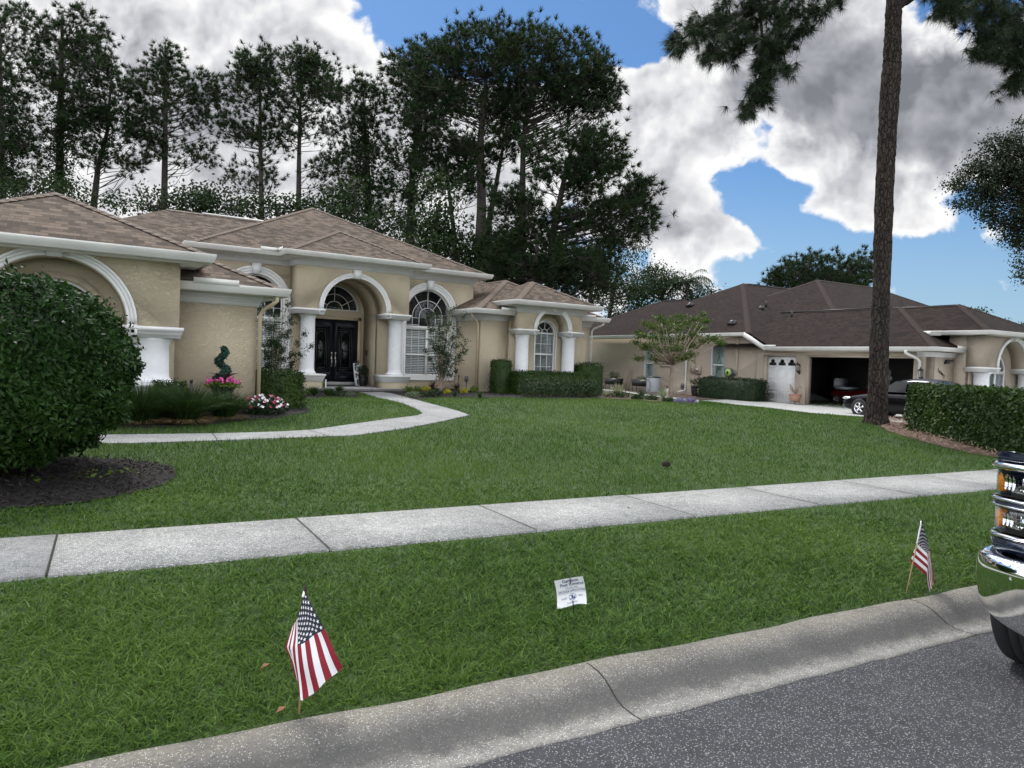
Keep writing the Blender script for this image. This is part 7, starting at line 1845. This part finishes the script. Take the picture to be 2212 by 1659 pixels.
for s in (-1, 1):
    for (z0, z1) in ((.995, 1.130), (.805, .930)):
        g = G(xfT); P = [(-.42, .985), (-.31, .955), (-.235, .89), (-.20, .72), (-.19, .62)]
        # dark housing shell
        for i in range(len(P)-1):
            a, b = P[i], P[i+1]; g.face([(a[0]-.05, s*(a[1]-.03), z0), (b[0]-.05, s*(b[1]-.03), z0), (b[0]-.05, s*(b[1]-.03), z1), (a[0]-.05, s*(a[1]-.03), z1)])
        for zz in (z0, z1): g.face([(p[0], s*p[1], zz) for p in P]+[(p[0]-.06, s*(p[1]-.04), zz) for p in P[::-1]])
        hl = g.build('headlight', 'black_plastic', t)
        g = G(xfT)
        g.mesh([(-.31, s*.955, z0+.02), (-.262, s*.915, z0+.02), (-.262, s*.915, z1-.015), (-.31, s*.955, z1-.015), (-.34, s*.93, z0+.02), (-.29, s*.88, z0+.02), (-.29, s*.88, z1-.015), (-.34, s*.93, z1-.015)], [(0, 1, 2, 3), (4, 7, 6, 5), (0, 3, 7, 4), (1, 5, 6, 2), (3, 2, 6, 7), (0, 4, 5, 1)])
        g.build('turn_signal', 'amber', hl)
        g = G(xfT); g.mesh([(-.285, s*.865, z0+.02), (-.235, s*.66, z0+.012), (-.235, s*.66, z1-.012), (-.285, s*.865, z1-.02)], [(0, 1, 2, 3)]); g.build('reflector', 'lamp_clear', hl)
        g = G(xfT)
        for k in range(9):
            y0_ = .885-k*.027; y1_ = y0_-.024; x_ = -.255+.008*(k % 3)+.05*(k/9)
            g.mesh([(x_, s*y0_, z0+.035+.004*k*.5), (x_+.018, s*y1_, z0+.03), (x_+.018, s*y1_, z1-.02), (x_, s*y0_, z1-.025), (x_-.02, s*(y0_+y1_)/2, (z0+z1)/2)], [(0, 1, 4), (1, 2, 4), (2, 3, 4), (3, 0, 4)])
        g.tube([(-.26, s*.76, (z0+z1)/2), (-.225, s*.76, (z0+z1)/2)], .04, 16); g.build('reflector', 'chrome', hl)
        g = G(xfT); n = len(P)
        for i in range(n-1): a, b = P[i], P[i+1]; g.face([(a[0]+.008, s*a[1], z0), (b[0]+.008, s*b[1], z0), (b[0]+.008, s*b[1], z1), (a[0]+.008, s*a[1], z1)])
        g.build('lens', 'glass', hl)
# bumper
g = G(xfT); P = [(-.62, -1.03), (-.40, -1.025), (-.20, -.99), (-.08, -.90), (-.02, -.70), (0, -.35), (.005, 0), (0, .35), (-.02, .70), (-.08, .90), (-.20, .99), (-.40, 1.025), (-.62, 1.03)]
vs = []; fs = []
for i, (x, y) in enumerate(P):
    up = .30+.11*min(1, max(0, (abs(y)-.60)/.38)); 
    for (o, z) in ((-.10, .70), (-.03, .705), (0, .69), (.012, .64), (.012, .56), (-.012, up+.03), (-.05, up), (-.10, up)):
        k = 1+o*.5; vs.append((x+o*(1 if abs(y) < .9 else .5), y*(1+(o*.9 if abs(y) > .85 else 0)), z))
n = 8
for i in range(len(P)-1):
    for j in range(n-1): a = i*n+j; b = i*n+j+1; fs.append((a, b, b+n, a+n))
g.mesh(vs, fs); g.build('front_bumper', 'chrome', t, smooth=True, subsurf=2)
g = G(xfT); g.box(-.9, -.3, -.9, .9, .68, .80); g.box(-.5, -.15, -.8, .8, .50, .68); g.box(-5.6, -.4, -.6, .6, .40, .60); g.build('chassis', 'black_plastic', t)
for s in (-1, 1):
    for xc in (-.76, -4.45):
        g = G(xfT)
        for k in range(12):
            a0, a1 = pi*(k+2)/14, pi*(k+3)/14; r = .43
            g.face([(xc+r*cos(a0), s*.985, .40+r*sin(a0)), (xc+r*cos(a1), s*.985, .40+r*sin(a1)), (xc+(r+.05)*cos(a1), s*1.002, .40+(r+.05)*sin(a1)), (xc+(r+.05)*cos(a0), s*1.002, .40+(r+.05)*sin(a0))])
        g.build('wheel_arch', 'black_plastic', t)
for xc in (-.76, -4.45):
    for s in (-1, 1): wheel(t, xfT, xc, s*.87, .385, .395, .28, s, 6, 'chrome')
for s in (-1, 1): g = G(xfT); g.sphere((-1.95, s*1.12, 1.42), (.06, .14, .12), 10, 8); g.tube([(-1.95, s*.95, 1.36), (-1.95, s*1.1, 1.38)], .025, 6); g.build('mirror', 'black_plastic', t)
g = G(xfT); g.box(-5.9, -5.78, -1.0, 1.0, .5, .7); g.build('rear_bumper', 'chrome', t)
for s in (-1, 1): g = G(xfT); g.box(-5.83, -5.76, min(s*.86, s*.98), max(s*.86, s*.98), .85, 1.2); g.build('tail_light', 'red_paint', t)
# ---- black sedan on the neighbour's drive
fw0 = at_z(1857, 900, .22); CP0 = fw0[:2]
fa = radians(-27)     # heading, measured from the camera axis to the left
hx2 = np.array([sin(AZ)*sin(fa)+cos(AZ)*cos(fa), -cos(AZ)*sin(fa)+sin(AZ)*cos(fa)]); hy2 = np.array([-hx2[1], hx2[0]])
cz = .22
def xfC(V): V = np.asarray(V, float); return np.column_stack([CP0[0]+hx2[0]*V[:, 0]+hy2[0]*(V[:, 1]-.82), CP0[1]+hx2[1]*V[:, 0]+hy2[1]*(V[:, 1]-.82), cz+V[:, 2]])
t = thing('sedan_car', 'black sedan on the driveway, half hidden by the big pine trunk', 'car', (*xfC([(-1.3, 0, 0)])[0][:2], cz))
def rc(x, hw, zb, zt, tk=.06): return [(x, -hw+tk, zb), (x, -hw, zb+.15), (x, -hw, zt-.16), (x, -hw+.07, zt-.03), (x, -hw*.5, zt+.01), (x, 0, zt+.02), (x, hw*.5, zt+.01), (x, hw-.07, zt-.03), (x, hw, zt-.16), (x, hw, zb+.15), (x, hw-tk, zb)]
g = G(xfC); loft(g, [rc(.86, .55, .28, .58), rc(.84, .66, .24, .62), rc(.72, .80, .20, .68), rc(.4, .86, .18, .76), rc(-.1, .875, .17, .84), rc(-.65, .88, .17, .92), rc(-1.8, .88, .16, .94), rc(-2.8, .88, .17, .96), rc(-3.3, .86, .2, .97), rc(-3.62, .80, .25, .93), rc(-3.72, .7, .3, .85)]); g.build('body', 'car_black', t, subsurf=2)
def rr_(x, hw, z, ht, hwt): return [(x, -hw, z), (x, -hw+.03, z+.06), (x, -hwt, ht-.07), (x, -hwt+.14, ht), (x, 0, ht+.02), (x, hwt-.14, ht), (x, hwt, ht-.07), (x, hw-.03, z+.06), (x, hw, z)]
g = G(xfC); loft(g, [rr_(-.35, .80, .82, .88, .76), rr_(-.95, .80, .9, 1.26, .64), rr_(-1.45, .80, .9, 1.42, .60), rr_(-2.1, .80, .9, 1.44, .60), rr_(-2.7, .80, .9, 1.36, .61), rr_(-3.35, .78, .9, .99, .72)]); g.build('roof', 'car_black', t, subsurf=2)
for s in (-1, 1):
    for (xa, xb, xc, xd) in ((-.78, -1.68, -1.64, -1.22), (-1.74, -2.62, -2.45, -1.72)): g = G(xfC); g.mesh([(xa, s*.835, .94), (xb, s*.835, .95), (xc, s*.70, 1.335), (xd, s*.70, 1.31)], [(0, 1, 2, 3)]); g.build('window', 'glass_dark', t)
for xc in (0., -2.67):
    for s in (-1, 1): wheel(t, xfC, xc, s*.80, .32, .32, .2, s, 5, 'chrome')
for s in (-1, 1): g = G(xfC); g.sphere((.60, s*.76, .64), (.20, .07, .06), 10, 6); g.build('headlight', 'lamp_clear', t)
for s in (-1, 1): g = G(xfC); g.sphere((-.85, s*.98, .98), (.07, .11, .07), 8, 6); g.build('mirror', 'car_black', t)
# ---- inside the open garage
def inM(a, y, z=NZ): return xfM([(a, y, z)])[0]
p = inM(-21.9, 31.8); t = thing('golf_cart', 'red golf cart inside the dark open garage', 'golf cart', p)
def xfG(V): V = np.asarray(V, float); return xfM(np.column_stack([-21.9+V[:, 0], 31.8+V[:, 1], NZ+V[:, 2]]))
g = G(xfG); loft(g, [rc(1.1, .45, .25, .6), rc(.9, .55, .22, .75), rc(.3, .58, .22, .70), rc(-.2, .58, .22, .62), rc(-1.1, .56, .25, .72), rc(-1.2, .5, .3, .68)]); g.build('body', 'red_paint', t, subsurf=1)
g = G(xfG); g.box(-.9, -.3, -.5, .5, .72, .84); g.box(-1.0, -.88, -.5, .5, .8, 1.25); g.build('seat', 'blue_grey', t)
g = G(xfG); g.tube([(.5, 0, .7), (.25, 0, 1.05)], .02, 6); g.tube([(.25+.0, .18*cos(w), 1.05+.18*sin(w)) for w in np.linspace(0, 2*pi, 13)], .015, 5); g.build('steering_wheel', 'black_plastic', t)
for xc in (.75, -.75):
    for s in (-1, 1): wheel(t, xfG, xc, s*.5, .23, .23, .18, s, 5)
p = inM(-19.0, 33.0); t = thing('cabinet', 'tall pale grey cabinet against the back of the open garage', 'cabinet', p)
g = G(xfM); g.box(-19.6, -18.4, 32.9, 33.6, NZ, NZ+1.75); g.build('body', 'interior_grey', t)
g = G(xfM); g.box(-19.58, -19.01, 32.87, 32.9, NZ+.05, NZ+1.7); g.box(-18.99, -18.42, 32.87, 32.9, NZ+.05, NZ+1.7); g.build('door', 'interior_grey', t)
g = G(xfM); g.tube([(-20.7, 32.4, NZ), (-20.7, 32.4, NZ+1.7)], .02, 6); g.sphere((-20.7, 32.35, NZ+1.6), (.10, .05, .16), 8, 6); g.sphere((-20.65, 32.35, NZ+1.35), (.14, .06, .12), 8, 6)
tag(g.build('hanging_bag', 'blue_grey'), 'pale bag hanging above the red golf cart', 'bag')

# ================================================================== GRASS
def grass():
    N = 620000
    # polar sampling around the viewpoint, denser near it; covers a wide wedge
    dmin, dmax, pw = 2.4, 40.0, .40
    u_ = rng.uniform(0, 1, N); d = (dmin**pw+(dmax**pw-dmin**pw)*u_)**(1/pw)
    az = rng.uniform(radians(-46), radians(46), N)
    # camera axis azimuth in world
    ca = atan2(CF[1], CF[0]); x = d*np.cos(ca-az); y = d*np.sin(ca-az)
    q = y+.083*x
    ok = ((q > 3.215+.02*np.sin(x*7)+.03*rng.uniform(size=N)) & (q < 5.80+.03*rng.normal(size=N))) | (q > 7.05+.03*rng.normal(size=N))
    for P in EXCL:
        ok &= ~in_poly(x, y, np.array([p[:2] for p in P]))
    x, y, d = x[ok], y[ok], d[ok]; n = len(x); z = zg(x, y)
    # clumpiness: patches of height and lean
    cl = np.sin(x*2.1+1.3*np.sin(y*1.7))*np.cos(y*2.6+1.1*np.sin(x*2.3)); fine = np.sin(x*9+y*5)*np.cos(y*11-x*4)
    H = (.052+.010*cl+.007*fine)*rng.uniform(.65, 1.3, n); q = y+.083*x
    edge = np.clip(np.minimum(np.abs(q-3.2), np.minimum(np.abs(q-5.8), np.abs(q-7.03)))/.12, .55, 1); H *= edge
    wd = .0052+.00058*np.clip(d-3, 0, 40); wd = wd*rng.uniform(.7, 1.3, n)
    w = rng.uniform(0, 2*pi, n)+1.2*cl; lean = np.abs(rng.normal(size=n))*.75+.12
    D_ = unit(np.column_stack([np.cos(w)*lean, np.sin(w)*lean, np.ones(n)]))
    P = np.column_stack([x, y, z-.008])
    L = (H*(1+.55*lean))[:, None]
    near = d < 9
    g = G()
    S_ = unit(np.cross(D_, np.array([0, 0, 1.])+rng.normal(size=(n, 3))*.4))*wd[:, None]*.5
    Hh = unit(D_*np.array([1, 1, 0])+1e-4)
    p1 = P+D_*L*.5; p2 = p1+unit(D_+Hh*.55+np.array([0, 0, -.35]))*L*.55
    a = near
    V = np.stack([P[a]-S_[a]*.8, P[a]+S_[a]*.8, p1[a]+S_[a], p1[a]-S_[a]], 1); V2 = np.stack([p1[a]-S_[a], p1[a]+S_[a], p2[a]+S_[a]*.08, p2[a]-S_[a]*.08], 1)
    VV = np.concatenate([V, V2], 0).reshape(-1, 3)
    # one island per blade: share vertices
    me_v = np.stack([P[a]-S_[a]*.8, P[a]+S_[a]*.8, p1[a]+S_[a], p1[a]-S_[a], p2[a]], 1).reshape(-1, 3); k = a.sum(); o = np.arange(k)*5
    b = ~near; f_v = np.stack([P[b]-S_[b], P[b]+S_[b], P[b]+D_[b]*L[b]*1.1], 1).reshape(-1, 3); kb = b.sum()
    V = np.concatenate([me_v, f_v])
    L4 = np.stack([o, o+1, o+2, o+3], 1).ravel(); L3 = np.stack([o+3, o+2, o+4], 1).ravel(); ob = np.arange(kb*3)+k*5
    loops = np.concatenate([L4, L3, ob]); sizes = np.concatenate([np.full(k, 4), np.full(k, 3), np.full(kb, 3)])
    me = bpy.data.meshes.new('grass'); me.vertices.add(len(V)); me.vertices.foreach_set('co', V.astype(np.float32).ravel())
    me.loops.add(len(loops)); me.loops.foreach_set('vertex_index', loops.astype(np.int32)); me.polygons.add(len(sizes))
    me.polygons.foreach_set('loop_start', np.concatenate([[0], np.cumsum(sizes)[:-1]]).astype(np.int32)); me.polygons.foreach_set('loop_total', sizes.astype(np.int32))
    me.update(calc_edges=True); me.materials.append(MATS['grass_blade']); ob = bpy.data.objects.new('grass', me); COL.objects.link(ob)
    tag(ob, 'thick green lawn grass of the verge and front lawn', 'grass', kind='stuff')
    print('grass blades', n, k)
grass()
print('verts', sum(len(m.vertices) for m in bpy.data.meshes))
